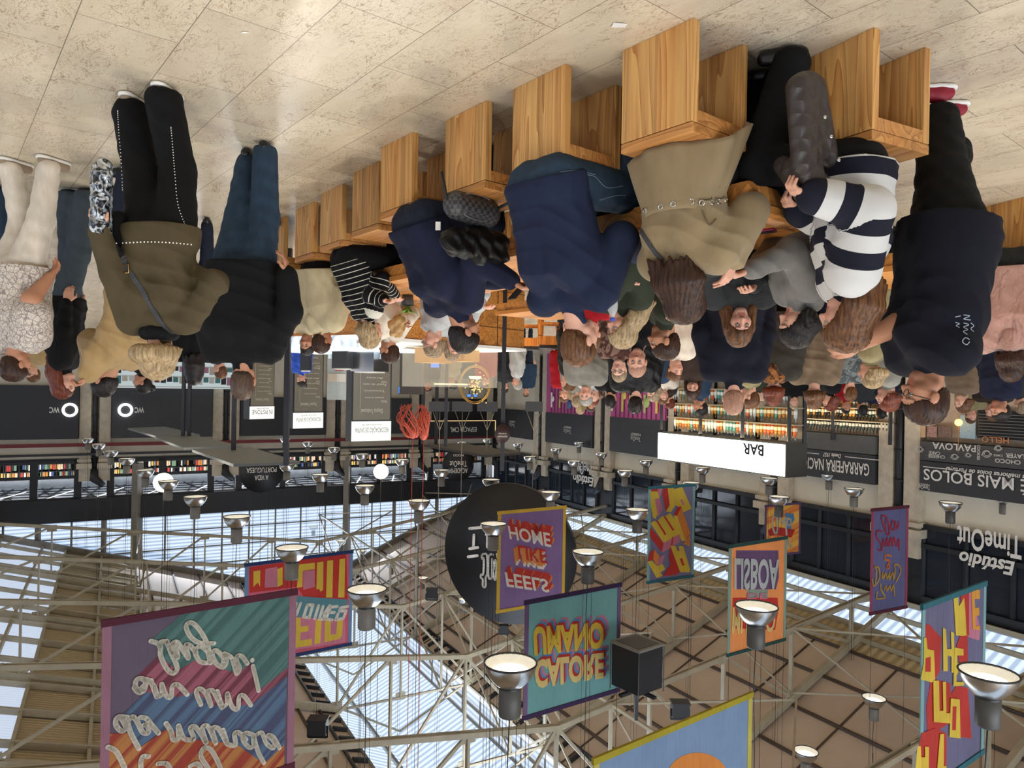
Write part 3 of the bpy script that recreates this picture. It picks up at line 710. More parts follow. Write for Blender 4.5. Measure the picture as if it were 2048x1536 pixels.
# 2 red and yellow banner
pl, root, A, R, Wd, Hh = banner(490, 1127, 706, 1100, 1335, 4.95, fabric('rose_cloth', (196, 92, 116)), fabric('navy_hem', (34, 58, 110)), fabric('pale_blue_border', (120, 150, 186)), 'rose banner with tall yellow letters and slanted white lettering, blue hems')
X = XF(480, 1090, 6.68)
draw(pl, [(red_, [(130, 300), (1420, 110), (1440, 720), (850, 690), (760, 560), (125, 640)]), (pnk, [(340, 320), (500, 290), (500, 560), (330, 570)]), (pnk, [(845, 350), (1000, 330), (1000, 560), (845, 600)]),
          (yel, [(180, 350), (272, 338), (268, 560), (240, 500), (180, 560)]), (yel, [(500, 320), (570, 295), (570, 530), (500, 560)]), (yel, [(790, 260), (1000, 235), (1000, 320), (840, 345), (835, 560), (760, 570)]),
          (yel, [(1030, 235), (1115, 220), (1110, 600), (1075, 625), (1060, 590), (1020, 590)]), (yel, [(1165, 210), (1245, 200), (1235, 700), (1150, 700)]), (yel, [(1330, 190), (1405, 180), (1395, 700), (1310, 700)]),
          (tealp, [(760, 680), (1000, 700), (1440, 730), (1420, 830), (1380, 900), (1360, 1000), (740, 960)]), (pnk, [(740, 960), (1400, 1000), (1410, 1300), (720, 1400)]),
          (yel, [(735, 965), (810, 975), (810, 1090), (915, 1075), (915, 1150), (810, 1170), (805, 1275), (960, 1250), (960, 1340), (725, 1375)]), (yel, [(1010, 995), (1090, 1000), (1075, 1310), (995, 1325)]),
          (yel, [(1135, 1000), (1215, 1005), (1210, 1195), (1285, 1190), (1300, 1005), (1375, 1005), (1365, 1200), (1330, 1255), (1130, 1300)])], X, 'print', root)
strokes(pl, [[(750, 780), (720, 900)], [(810, 780), (755, 930)], [(900, 800), (850, 960), (925, 970), (975, 800), (900, 800)], [(1050, 810), (1000, 980)], [(1110, 820), (1060, 990), (1120, 990), (1130, 910), (1200, 810)], [(1300, 820), (1210, 830), (1150, 990), (1230, 1000)], [(1200, 900), (1260, 900)], [(1440, 820), (1340, 840), (1330, 880), (1420, 880), (1380, 980), (1280, 1000), (1310, 920)]], X, .06, lett, 'slanted_lettering', root, n=1)
# 3 FEELS LIKE HOME
def block3d(pl, rows, X, face, sides, root):
    pass
pl, root, A, R, Wd, Hh = banner(996, 1023, 1132, 1011, 1227, 4.0, fabric('violet_cloth', (118, 92, 136)), fabric('mustard_hem', (222, 184, 66)), fabric('mustard_hem', (222, 184, 66)), 'violet banner with cream and red block letters reading FEELS LIKE HOME')
def mirrored_row(pl, root, txt, q, face, shadow=(), name='block_lettering', bold=.02, X=None):
    """text seen from behind: q = its four corners in the frame, clockwise from the frame's upper left; letters stand upside down"""
    me = text_mesh(txt, 1.0, bold); xs = [v.co.x for v in me.vertices]; ys = [v.co.y for v in me.vertices]
    x0, x1, y0, y1 = min(xs), max(xs), min(ys), max(ys); sd = pl.side()
    def put(dx, dy, off, mt, nm):
        m2 = me.copy()
        for v in m2.vertices:
            u = (v.co.x-x0)/(x1-x0); t = (v.co.y-y0)/(y1-y0)
            a = [q[0][i]*(1-u)+q[1][i]*u for i in (0, 1)]; b = [q[3][i]*(1-u)+q[2][i]*u for i in (0, 1)]
            p = (a[0]*(1-t)+b[0]*t+dx, a[1]*(1-t)+b[1]*t+dy)
            v.co = pl.hit(*(X(p) if X else p), off=sd*off)
        m2.materials.clear(); m2.materials.append(mt); o = bpy.data.objects.new(nm, m2); COL.objects.link(o); setp(o, root)
    for i, (dx, dy, mt) in enumerate(shadow):
        put(dx, dy, .010+.0012*(len(shadow)-i), mt, 'letter_shading') if False else put(dx, dy, .008+.0015*i, mt, 'letter_shading')
    put(0, 0, .022, face, name)
X = XF(980, 1000, 6.68)
def sh(dx, dy, n_, mt): return [(dx*(n_-i)/n_, dy*(n_-i)/n_, mt) for i in range(n_)]
drk = fabric('shadow_violet_print', (72, 60, 88))
mirrored_row(pl, root, 'HOME', [(235, 340), (795, 440), (820, 635), (265, 520)], lett, sh(45, -90, 4, orng)+sh(25, -95, 3, red_), X=X)
mirrored_row(pl, root, 'LIKE', [(370, 600), (745, 660), (770, 850), (390, 790)], red_, sh(-45, 80, 4, lett)+sh(-60, 40, 2, orng), X=X)
mirrored_row(pl, root, 'FEELS', [(195, 960), (765, 1060), (800, 1240), (225, 1160)], lett, sh(60, -70, 4, orng)+sh(40, -85, 3, red_), X=X)
# 4 tumbling letters
pl, root, A, R, Wd, Hh = banner(1297, 973, 1390, 967, 1168, 3.7, blu, fabric('teal_hem', (50, 110, 122)), fabric('aqua_border', (140, 182, 182)), 'banner of tumbling yellow block letters with teal hems beside the white light box')
X = XF(1280, 960, 6.985)
draw(pl, [(red_, [(140, 120), (250, 115), (250, 160), (145, 160)]), (pnk, [(250, 115), (320, 105), (275, 240), (245, 170)]), (yel, [(145, 160), (245, 160), (275, 250), (205, 265), (250, 470), (215, 545), (180, 520), (150, 350)]), (pnk, [(205, 265), (275, 250), (320, 410), (255, 520)]),
          (red_, [(330, 100), (400, 95), (415, 350), (360, 440), (310, 200)]), (yel, [(385, 100), (470, 100), (495, 350), (430, 450), (360, 440), (415, 350)]), (yel, [(470, 130), (590, 95), (720, 400), (610, 450), (500, 350)]), (pnk, [(560, 275), (590, 270), (620, 350), (600, 355)]),
          (yel, [(145, 600), (200, 570), (230, 590), (300, 505), (340, 510), (420, 460), (580, 680), (575, 740), (330, 880)]), (red_, [(225, 570), (250, 570), (370, 755), (345, 770)]), (red_, [(330, 510), (355, 510), (480, 695), (455, 710)]),
          (red_, [(145, 660), (330, 885), (305, 1010), (135, 790)]), (pnk, [(330, 880), (575, 740), (555, 870), (305, 1020)]), (red_, [(450, 800), (470, 790), (455, 910), (430, 920)]),
          (red_, [(470, 490), (530, 370), (580, 370), (540, 500)]), (orng, [(580, 380), (700, 740), (640, 850), (520, 490)]), (yel, [(465, 495), (520, 500), (640, 850), (580, 850)]), (orng, [(640, 850), (700, 770), (695, 930), (600, 890)]),
          (yel, [(425, 920), (500, 920), (520, 990), (550, 990), (540, 920), (605, 925), (700, 1250), (690, 1290), (560, 1285)]), (red_, [(555, 1100), (590, 1090), (620, 1190), (590, 1195)]), (red_, [(425, 920), (560, 1285), (480, 1340), (400, 1100)]),
          (yel, [(105, 1140), (170, 1125), (235, 1200), (310, 1170), (355, 1245), (285, 1290), (315, 1340), (230, 1370)]), (red_, [(105, 1140), (140, 1010), (200, 975), (185, 1110)]), (orng, [(200, 975), (270, 1060), (235, 1195), (185, 1110)]), (pnk, [(270, 1080), (345, 1040), (310, 1165), (235, 1195)]), (red_, [(315, 1340), (440, 1160), (490, 1230), (460, 1330)])], X, 'print', root)
# 5 LISBOA
pl, root, A, R, Wd, Hh = banner(1458, 1090, 1574, 1072, 1314, 4.45, fabric('orange_cloth', (232, 146, 84)), fabric('bottle_green_hem', (38, 78, 74)), fabric('sage_border', (146, 172, 156)), 'orange banner with pale grey letters reading LISBOA, bottle green hems')
X = XF(1440, 1060, 5.907)
silver = fabric('silver_print', (196, 204, 200))
draw(pl, [(prp, [(190, 240), (690, 240), (695, 560), (660, 700), (185, 700)]), (fabric('sage_border', (146, 172, 156)), [(320, 700), (570, 705), (565, 800), (315, 800)]), (red_, [(150, 800), (680, 800), (690, 940), (650, 1180), (140, 1160)])], X, 'print_shadow', root)
mirrored_row(pl, root, 'LISBOA', [(170, 330), (700, 345), (690, 705), (170, 705)], silver, X=X, bold=.03)
mirrored_row(pl, root, 'DE', [(325, 745), (560, 745), (560, 815), (320, 815)], pnk, X=X, bold=.02)
mirrored_row(pl, root, 'MUNDO', [(150, 905), (665, 960), (640, 1205), (140, 1235)], fabric('cream_yellow_print', (228, 206, 130)), X=X, bold=.03)
# 6 small orange banner at the wall
pl, root, A, R, Wd, Hh = banner(1530, 1010, 1602, 1004, 1116, 4.8, fabric('flame_cloth', (226, 122, 62), (240, 184, 80), (0, 1, 0), .5, 3), prp, prp, 'small orange and yellow banner with bulging white and blue letters by the shop wall')
X = XF(1520, 1000, 12.8)
draw(pl, [(fabric('sky_print', (96, 150, 200)), [(640, 330), (860, 350), (890, 500), (800, 620), (800, 760), (740, 870), (660, 700)]), (red_, [(210, 780), (330, 680), (520, 700), (900, 760), (800, 960), (450, 900), (230, 920)])], X, 'print', root)
strokes(pl, [[(370, 400), (320, 480), (330, 700), (380, 840), (430, 830), (460, 640), (420, 440), (370, 400)], [(500, 430), (520, 520)], [(520, 460), (590, 600), (640, 500), (680, 880)], [(640, 480), (780, 500), (770, 640), (700, 620), (700, 540)], [(760, 1020), (760, 1180), (800, 1180)]], X, .07, lett, 'bubble_lettering', root)
# 7 blue violet script banner
pl, root, A, R, Wd, Hh = banner(1743, 1017, 1817, 1010, 1231, 3.85, fabric('indigo_cloth', (92, 92, 134)), fabric('burgundy_hem', (92, 34, 54)), fabric('rose_border', (160, 74, 100)), 'indigo banner with red and gold script around an ampersand')
X = XF(1720, 1000, 6.4)
crim = fabric('crimson_print', (196, 60, 78)); gold = fabric('gold_print', (214, 176, 84))
strokes(pl, [[(330, 400), (280, 250), (290, 200), (340, 220), (330, 300), (340, 430), (380, 420), (360, 260)], [(380, 380), (420, 260), (400, 360), (440, 380), (450, 270), (480, 370), (500, 280)], [(280, 400), (220, 400), (215, 480), (270, 560), (280, 640), (230, 640)], [(300, 600), (300, 500), (330, 590), (350, 480), (370, 590), (400, 480), (420, 590), (440, 480), (470, 590), (500, 500), (505, 640)]], X, .03, crim, 'red_lettering', root)
strokes(pl, [[(400, 720), (330, 700), (320, 760), (380, 780), (350, 840), (345, 870), (375, 870), (370, 800)]], X, .035, orng, 'ampersand', root)
strokes(pl, [[(200, 1060), (210, 900), (190, 860), (240, 870), (250, 1000), (180, 1100), (155, 1020)], [(280, 1000), (290, 930), (300, 1010), (330, 930), (350, 1010), (380, 930), (380, 1010), (420, 930), (430, 1020), (450, 900), (440, 830), (500, 840), (520, 920), (460, 1050)], [(220, 1180), (215, 1260), (280, 1260), (320, 1240), (270, 1150), (265, 1080)], [(310, 1150), (330, 1100), (350, 1160), (380, 1100), (400, 1160), (430, 1090), (440, 1220)]], X, .032, gold, 'gold_lettering', root)
# 8 tall banner at the frame edge
pl, root, A, R, Wd, Hh = banner(1844, 1208, 1972, 1161, 1600, 3.8, blu, fabric('teal_hem', (50, 110, 122)), fabric('aqua_border', (140, 182, 182)), 'tall violet blue banner of stacked yellow letters with red sides')
X = XF(1820, 1150, 3.979)
draw(pl, [(red_, [(105, 400), (150, 390), (250, 500), (240, 760), (200, 830), (320, 860), (330, 1000), (310, 1180), (140, 1290), (130, 1050), (160, 870)]), (red_, [(320, 960), (370, 880), (460, 900), (490, 1300), (400, 1290)]), (red_, [(370, 560), (400, 480), (460, 480), (460, 860), (420, 860)]), (pnk, [(480, 110), (560, 430), (550, 520), (480, 500), (430, 470), (440, 250)]), (red_, [(400, 150), (470, 120), (470, 480), (440, 480)]), (red_, [(75, 1350), (90, 1260), (200, 1220), (290, 1260), (290, 1700), (80, 1700)]),
          (yel, [(345, 155), (380, 150), (390, 250), (430, 180), (440, 290), (450, 480), (420, 485), (365, 480)]), (fabric('amber_print', (226, 160, 60)), [(487, 110), (555, 120), (555, 190), (515, 190), (518, 260), (550, 260), (552, 320), (520, 330), (522, 410), (556, 400), (556, 440), (500, 430)]),
          (yel, [(262, 420), (285, 430), (295, 590), (330, 590), (325, 450), (350, 460), (355, 780), (330, 775), (330, 650), (300, 640), (300, 765), (265, 765)]), (yel, [(110, 500), (130, 500), (140, 590), (190, 600), (200, 830), (175, 855), (85, 830), (110, 700)]), (red_, [(125, 660), (165, 650), (165, 770), (120, 770)]),
          (yel, [(355, 575), (425, 590), (425, 640), (375, 640), (375, 700), (400, 700), (400, 740), (370, 800), (370, 850), (430, 850), (430, 880), (345, 885)]), (yel, [(185, 840), (230, 840), (235, 1080), (265, 1080), (260, 850), (285, 850), (290, 1100), (318, 1100), (315, 860), (320, 1180), (190, 1170)]),
          (yel, [(325, 980), (395, 990), (402, 1300), (315, 1290)]), (red_, [(340, 1045), (370, 1045), (365, 1235), (335, 1235)]), (yel, [(240, 1265), (270, 1265), (268, 1520), (290, 1520), (290, 1560), (215, 1560)]), (yel, [(60, 1365), (85, 1360), (90, 1450), (120, 1450), (120, 1365), (150, 1370), (150, 1700), (45, 1700), (45, 1520)])], X, 'print', root)
# 9 blue banner with an orange disc, yellow hems
pl, root, A, R, Wd, Hh = banner(1187, 1516, 1504, 1383, 1760, 4.9, fabric('cornflower_cloth', (116, 142, 174)), fabric('olive_yellow_hem', (176, 160, 40)), fabric('lemon_border', (204, 190, 90)), 'blue banner with an orange disc and yellow hems, cut by the frame')
disc = [(1395+62*math.cos(t*math.pi/12), 1558-53*math.sin(t*math.pi/12)) for t in range(24)]
draw(pl, [(orng, disc)], lambda p: p, 'orange_disc', root)
# 10 CALORE UMANO
pl, root, A, R, Wd, Hh = banner(1050, 1201, 1242, 1165, 1441, 4.6, fabric('sea_green_cloth', (104, 152, 152)), fabric('aubergine_hem', (62, 40, 82)), fabric('lilac_border', (126, 100, 140)), 'sea green banner with yellow block letters reading CALORE UMANO')
X = XF(1024, 1152, 4)
shd = sh(40, -60, 2, pnk)+sh(26, -42, 3, fabric('sky_print', (96, 150, 200)))+sh(14, -24, 3, red_)
mirrored_row(pl, root, 'UMANO', [(165, 405), (735, 365), (735, 580), (180, 640)], yel, shd, X=X, bold=.045)
mirrored_row(pl, root, 'CALORE', [(180, 670), (735, 610), (735, 820), (185, 905)], fabric('cream_yellow_print', (228, 206, 130)), shd, X=X, bold=.045)

# ---------------------------------------------------------------- round hanging signs
whitel = plain('white_lettering', (232, 228, 220), .5, var=.02)
def round_sign(x, y, rx, ry, D, nrm, lab, t=.08):
    c = P(x, y, D); n = Vector(nrm).normalized(); r = UZ.cross(n).normalized()
    R_ = ry*D/F; m = MB(); m.mat(blackw); m.lathe([(0, -t/2), (R_, -t/2), (R_, t/2), (0, t/2)], c, 64, n); 
    root = m.build('round_sign', label=lab, cat='sign')
    for s_ in (-.35, 0, .35):
        c_ = c+r*s_*R_; MB().tube([c_+UZ*R_*.9, V3(c_.x, c_.y, zroof(c_.x*UB[0]+c_.y*UB[1]))], .008, 4).build('hanging_cable', black, root)
    return c, n, r, R_, root, Plane(c+n*t/2, r, UZ)
c, n, r, R_, root, pl = round_sign(1018, 1106, 110, 140, 17.5, (.35, -.9, 0), 'very large round black hanging sign with white outlined lettering', .15)
X = XF(900, 950, 5.12)
strokes(pl, [[(200, 548), (420, 528)], [(245, 615), (240, 735)], [(200, 755), (285, 742)], [(185, 838), (280, 825)], [(370, 610), (420, 605)], [(385, 610), (382, 735), (420, 735)], [(385, 672), (420, 670)]], X, .07, whitel, 'line_lettering', root, off=.02, n=1)
strokes(pl, [[(330, 860), (325, 825), (350, 808), (380, 830), (383, 1000), (365, 1050), (365, 1130), (350, 1150), (335, 1130), (335, 1070), (315, 1050), (318, 1020), (340, 1010), (345, 860), (330, 860)], [(440, 815), (410, 815), (395, 860), (395, 1040), (415, 1060), (430, 1040), (432, 860)], [(432, 860), (450, 1050), (470, 1055), (475, 900), (460, 880), (440, 1000)], [(480, 810), (500, 900)]], X, .05, whitel, 'outlined_lettering', root, off=.02)
lettering('TimeOut', c+n*.1+r*.55*-1+UZ*.1, r, UZ, .5, whitel, root, 'outlined_lettering', bold=-.02, width=1.3) if False else None
c, n, r, R_, root, pl = round_sign(523, 943, 42, 42, 24, (-.42, -.9, 0), 'round black hanging sign reading A VIDA PORTUGUESA')
lettering('A VIDA', c+n*.05+UZ*R_*.28, r, UZ, R_*.24, whitel, root, bold=.0, width=R_*.62)
lettering('PORTUGUESA', c+n*.05-UZ*R_*.08, r, UZ, R_*.24, whitel, root, width=R_*1.35)
c, n, r, R_, root, pl = round_sign(916, 930, 28, 32, 30, (-.3, -.95, 0), 'round black hanging sign reading ACADEMIA Time Out')
lettering('ACADEMIA', c+n*.05+UZ*R_*.35, r, UZ, R_*.3, whitel, root, width=R_*1.2)
lettering('TimeOut', c+n*.05-UZ*R_*.08, r, UZ, R_*.36, whitel, root, width=R_*1.1)
lettering('MOOD', c+n*.05-UZ*R_*.62, r, UZ, R_*.15, whitel, root)
# ---------------------------------------------------------------- shop fronts along the side wall
NB = -uB                                  # out of the side wall, into the hall
def px_box(x0, y0, x1, y1, b, t, mt, name, parent=None, **k):
    (a0, z0), (a1, z1) = on_b(x0, y0, b), on_b(x1, y1, b); za, zb_ = min(z0, z1), max(z0, z1)
    m = MB(); m.box(H((a0+a1)/2, b+t/2, (za+zb_)/2), (abs(a1-a0), t, zb_-za), (uA, uB, UZ)); return m.build(name, mt, parent, **k)
def sb_box(a0, a1, b0, b1, z0, z1, mt, name, parent=None, **k):
    m = MB(); m.box(H((a0+a1)/2, (b0+b1)/2, (z0+z1)/2), (abs(a1-a0), abs(b1-b0), z1-z0), (uA, uB, UZ)); return m.build(name, mt, parent, **k)
def side_text(txt, x, y, b, h, parent, width=None, mt=None, bold=0, shear=0, name='lettering'):
    a, z = on_b(x, y, b); return lettering(txt, H(a, b, z), uA, UZ, h, mt or whitel, parent, name, bold=bold, width=width, off=.0, shear=shear)
def side_rule(x0, x1, y, b, parent):
    a0, z = on_b(x0, y, b); a1, z2 = on_b(x1, y, b); m = MB(); m.bar(H(a0, b, z), H(a1, b, z), .01, .02); m.build('rule_line', whitel, parent)
BF = 18.15
bays = []
e2 = [3.0, 7.3]+PIL+[AG]
def fascia(a0, a1, z0, z1, lab, mt=dkgrey, b=BF): return sb_box(a0, a1, b, BW, z0, z1, mt, 'sign_fascia', label=lab, cat='sign')
def wa(x, b=BF): return on_b(x, 850, b)[0]
# bakery bay
a1 = 11.7-.62; a0 = 7.3+.62
nb = fascia(a0-2, a1, 3.34, 4.1, 'dark bakery fascia reading NOS E MAIS BOLOS in large cream capitals')
side_text('NÓS É MAIS BOLOS', 1985, 967, BF-.02, .36, nb, width=3.3, bold=.012)
side_text('Os melhores bolos de Portugal', 1972, 945, BF-.02, .15, nb, width=1.9, shear=.25, bold=.02)
side_text('TimeOut', 1848, 975, BF-.02, .1, nb, width=.3); side_text('MARKET', 1848, 969, BF-.02, .05, nb, width=.28)
side_rule(1846, 1893, 933, BF-.02, nb)
cb = fascia(a0-2, a1, 2.84, 3.32, 'chalkboard strip with PAVLOVA, CHEESE CAKE, COOKIES and CHOCO in chalk letters', plain('chalkboard', (74, 74, 74), .7))
chalk = plain('chalk_white', (208, 206, 200), .8)
for t_, x, y, h_, wd in (('PAVLOVA', 1907, 894, .17, 1.05), ('CHEESE', 1873, 913, .08, .42), ('CAKE', 1869, 906, .08, .28), ('CHOCO', 2015, 923, .1, .55), ('LAYER', 2030, 912, .1, .4), ('CAKE', 1996, 911, .05, .2)):
    side_text(t_, x, y, BF-.02, h_, cb, width=wd, mt=chalk, bold=.02, name='chalk_lettering')
a_, z_ = on_b(1957, 905, BF-.02); lettering('COOKIES', H(a_, BF-.02, z_), UZ, -uA, .07, chalk, cb, 'chalk_lettering', bold=.02, width=.36, off=0)
pc = Plane(H(0, BF-.03), uA, UZ)
for cx, cy, r_ in ((1838, 898, 9), (1909, 913, 8), (1936, 910, 6), (1973, 907, 10), (1996, 896, 8)):
    strokes(pc, [[(cx+r_*math.cos(t*.9)*(1-.05*t), cy+.8*r_*math.sin(t*.9)*(1-.05*t)) for t in range(12)], [(cx-r_, cy+r_*.3), (cx, cy-r_*.5), (cx+r_, cy+r_*.2)]], lambda p: p, .02, chalk, 'chalk_drawing', cb, off=.005)
# wine shop bay
a0, a1 = 11.7+.62, 15.8-.62
gn = fascia(a0, a1, 3.33, 4.13, 'dark wine shop fascia reading GARRAFEIRA NACIONAL in cream capitals')
a_, z_ = on_b(1700, 950, BF); 
lettering('GARRAFEIRA NACIONAL', H((a0+a1)/2+.05, BF-.02, 3.74), uA, UZ, .34, whitel, gn, width=(a1-a0)*.93, bold=.012, off=0)
lettering('Desde 1927', H((a0+a1)/2-.1, BF-.02, 3.44), uA, UZ, .12, whitel, gn, width=.6, shear=.25, bold=.02, off=0)
for s_ in (-1, 1):
    m = MB(); c = H((a0+a1)/2+s_*.95-.1, BF-.02, 3.44); m.box(c, (1.05, .01, .02), (uA, uB, UZ)); m.build('rule_line', whitel, gn)
fascia(a0, a1, 2.82, 3.31, 'plain grey box shutter above the wine shop shelves', midgrey)
for i in range(2, len(e2)-1):
    if i == 2 and False: continue
    a0, a1 = e2[i]+.62, e2[i+1]-.62
    if a0 < 15: continue
    fr = fascia(a0, a1, 2.8, 4.22, 'black shop fascia with small market logo, %s' % {3: 'behind the white light box', 4: 'beside the white light box', 5: 'above the second pink mural', 6: 'nearest the hall corner'}[i])
    am = (a0+a1)/2; lettering('TimeOut', H(am, BF-.02, 3.6), uA, UZ, .18, whitel, fr, width=.62, bold=-.01, off=0); lettering('MARKET', H(am, BF-.02, 3.42), uA, UZ, .1, whitel, fr, width=.62, off=0)
    if i in (4, 5):
        pm = MB(); pkm = plain('mural_pink', (186, 84, 140), .6, vs=2)
        sh_ = empty('painted_shutter', H(am, BF, 0), 'pink painted slatted shutter with cartoon food, %s' % ('beside the light box' if i == 4 else 'further along the wall'), 'shutter')
        pm.box(H(am, BF+.05, 1.4), (a1-a0, .04, 2.8), (uA, uB, UZ)); pm.build('panel', pkm, sh_)
        q = MB(); 
        for j in range(int((a1-a0)/.28)): q.bar(H(a0+j*.28, BF, 0), H(a0+j*.28, BF, 2.78), .03, .03)
        q.build('slats', plain('mural_dark_slats', (90, 40, 84), .6), sh_)
        zz = Plane(H(0, BF-.03), uA, UZ); dm = []
        yc = plain('mural_yellow', (214, 190, 96), .6); gc = plain('mural_green', (170, 186, 120), .6); bc2 = plain('mural_blue', (84, 120, 170), .6)
        for j in range(5):
            aa = a0+.4+j*.7; col = (yc, gc, bc2, yc, white)[j]; s0 = MB(); s0.mat(col)
            s0.lathe([(0, 0), (.22-.02*j, 0), (.22-.02*j, .02), (0, .02)], H(aa, BF-.02, 1.9+.25*((j*7) % 3)), 20, NB); s0.box(H(aa+.1, BF-.02, 2.2), (.12, .02, .7), (uA, uB, UZ)); s0.build('painted_figure', parent=sh_)
def uplettering(x, y, b, par, w, h, t_, mt, bold=0, shear=0): side_text(t_, x, y, b, h, par, width=w, mt=mt, bold=bold, shear=shear)
est = empty('window_lettering', H(9.5, BW-.2, 5.9), 'cream outlined lettering reading Estudio TimeOut on black upper windows near the frame edge', 'lettering')
side_text('Estúdio', 1972, 1126, BW-.2, .34, est, width=1.25, bold=.03, shear=.2); side_text('TimeOut', 1976, 1084, BW-.2, .55, est, width=1.45, bold=.02)
est = empty('window_lettering', H(22.5, BW-.2, 5.9), 'cream lettering reading Estudio TimeOut on the upper windows deep along the side wall', 'lettering')
side_text('Estúdio', 1166, 960, BW-.2, .4, est, width=1.6, bold=.03, shear=.2); side_text('TimeOut', 1170, 937, BW-.2, .6, est, width=1.5, bold=0)

# bottles -----------------------------------------------------------------
def bottle_mesh(name, c, lab, cap, fat=1.0):
    m = MB(); m.mat(plain('bottle_'+name, c, .15)); r = .038*fat
    m.lathe([(0, 0), (r, 0), (r, .17), (r*.8, .205), (.014, .235), (.013, .29)], n=10)
    m.mat(plain('label_'+name, lab, .6)); m.lathe([(r*1.03, .05), (r*1.03, .13)], n=10)
    m.mat(plain('cap_'+name, cap, .4)); m.lathe([(.015, .28), (.015, .31), (0, .31)], n=8)
    o = m.build('bottle'); me = o.data; bpy.data.objects.remove(o); return me
BOT = [bottle_mesh('dark', (22, 26, 24), (226, 220, 200), (120, 24, 30)), bottle_mesh('green', (36, 62, 40), (230, 226, 214), (40, 40, 44)), bottle_mesh('amber', (190, 130, 50), (236, 224, 180), (200, 170, 90), 1.15),
       bottle_mesh('clear', (214, 222, 220), (240, 240, 240), (190, 190, 190), 1.1), bottle_mesh('orange', (226, 106, 50), (240, 230, 210), (230, 230, 230), 1.2), bottle_mesh('teal', (96, 170, 160), (230, 240, 236), (220, 220, 220), 1.1)]
kin = ['dark', 'green', 'amber', 'clear', 'orange', 'teal']
def bottles(c0, d, n_, sp, kinds, group, lab, sc=1.0):
    for i in range(n_):
        k_ = random.choice(kinds); o = bpy.data.objects.new('bottle', BOT[k_]); COL.objects.link(o)
        o.location = Vector(c0)+Vector(d)*sp*i; s_ = sc*random.uniform(.92, 1.08); o.scale = (sc, sc, s_); o.rotation_euler = (0, 0, random.random()*6)
        tag(o, lab % kin[k_], 'bottle', group)
# wine shop shelves
a0, a1 = 12.35, 15.1
wr = empty('wine_shelf', H((a0+a1)/2, BF, 0), 'tall dark wine rack with lit shelves under the wine shop fascia', 'shelf')
sb_box(a0-.5, a1, BW-.06, BW-.02, .1, 2.8, plain('lit_shelf_back', (222, 208, 180), .7), 'back_panel', wr)
shm = plain('shelf_board', (176, 160, 134), .5)
for z in (.9, 1.35, 1.72, 2.08, 2.44): sb_box(a0-.5, a1, BW-.42, BW-.06, z-.03, z, shm, 'shelf', wr)
m = MB()
for a in (a0-.5, 13.6, a1): m.bar(H(a, BW-.42, 0), H(a, BW-.42, 3.0), .07)
m.build('upright', black, wr)
for z, kk in ((1.35, [0, 1, 2]), (1.72, [2, 3, 2, 1]), (2.08, [0, 0, 1, 2]), (2.44, [0, 0, 0, 1])):
    bottles(H(a0-.4, BW-.24, z), uA, 31, .101, kk, 'bottles on the lit wine shop shelves', '%s glass bottle in the lit wine shop rack')
area('wine_shelf_light', H(13.6, BF-.5, 2.75), (0, .2, -1), 2.8, .2, 22, (1, .85, .62)).rotation_euler = (0, 0, -TH+math.pi/2)
# bar with the white light box
b0 = 13.0; aL, aR = on_b(1571, 920, b0)[0], on_b(1316, 890, b0)[0]
bar = empty('bar_kiosk', H((aL+aR)/2, b0+.35, 0), 'black framed bar kiosk with glowing white sign box reading BAR and back shelves', 'kiosk')
sb_box(aL, aR, b0+.01, b0+.7, 2.78, 3.54, plain('sign_box_grey', (70, 70, 66), .5), 'sign_box', bar)
sg = sb_box(aL+.02, aR-.02, b0-.02, b0+.01, 2.81, 3.51, emit('sign_box_glow', (255, 255, 250), 3.5), 'lit_panel', bar)
side_text('BAR', 1506, 899, b0-.04, .26, bar, width=.62, mt=black, bold=.03)
side_text('Super', 1553, 901, b0-.03, .14, bar, width=.36, mt=plain('faint_grey_lettering', (190, 190, 188)), shear=.2)
m = MB()
for a in (aL, aL+1.35, aR-1.5, aR): 
    for bb in (b0+.1, b0+.6): m.bar(H(a, bb, 0), H(a, bb, 2.78), .07)
m.build('post', black, bar)
sb_box(aL, aR, b0+.62, b0+.66, 1.0, 2.7, plain('lit_shelf_back', (222, 208, 180), .7), 'back_panel', bar)
for z in (1.2, 1.62, 2.02, 2.4): sb_box(aL, aR, b0+.3, b0+.62, z-.03, z, shm, 'shelf', bar)
sb_box(aL, aR, b0-.9, b0-.3, 0, 1.1, black, 'counter', bar)
for z in (1.62, 2.02, 2.4): bottles(H(aL+.1, b0+.42, z), uA, 38, (aR-aL-.2)/38, [2, 3, 4, 2, 3, 5, 2], 'bottles on the bar kiosk shelves', '%s spirit bottle on the shelves below the BAR sign', 1.0)
area('bar_shelf_light', H((aL+aR)/2, b0+.1, 2.75), (0, 0, -1), 4, .2, 22, (1, .86, .6)).rotation_euler = (0, 0, -TH+math.pi/2)
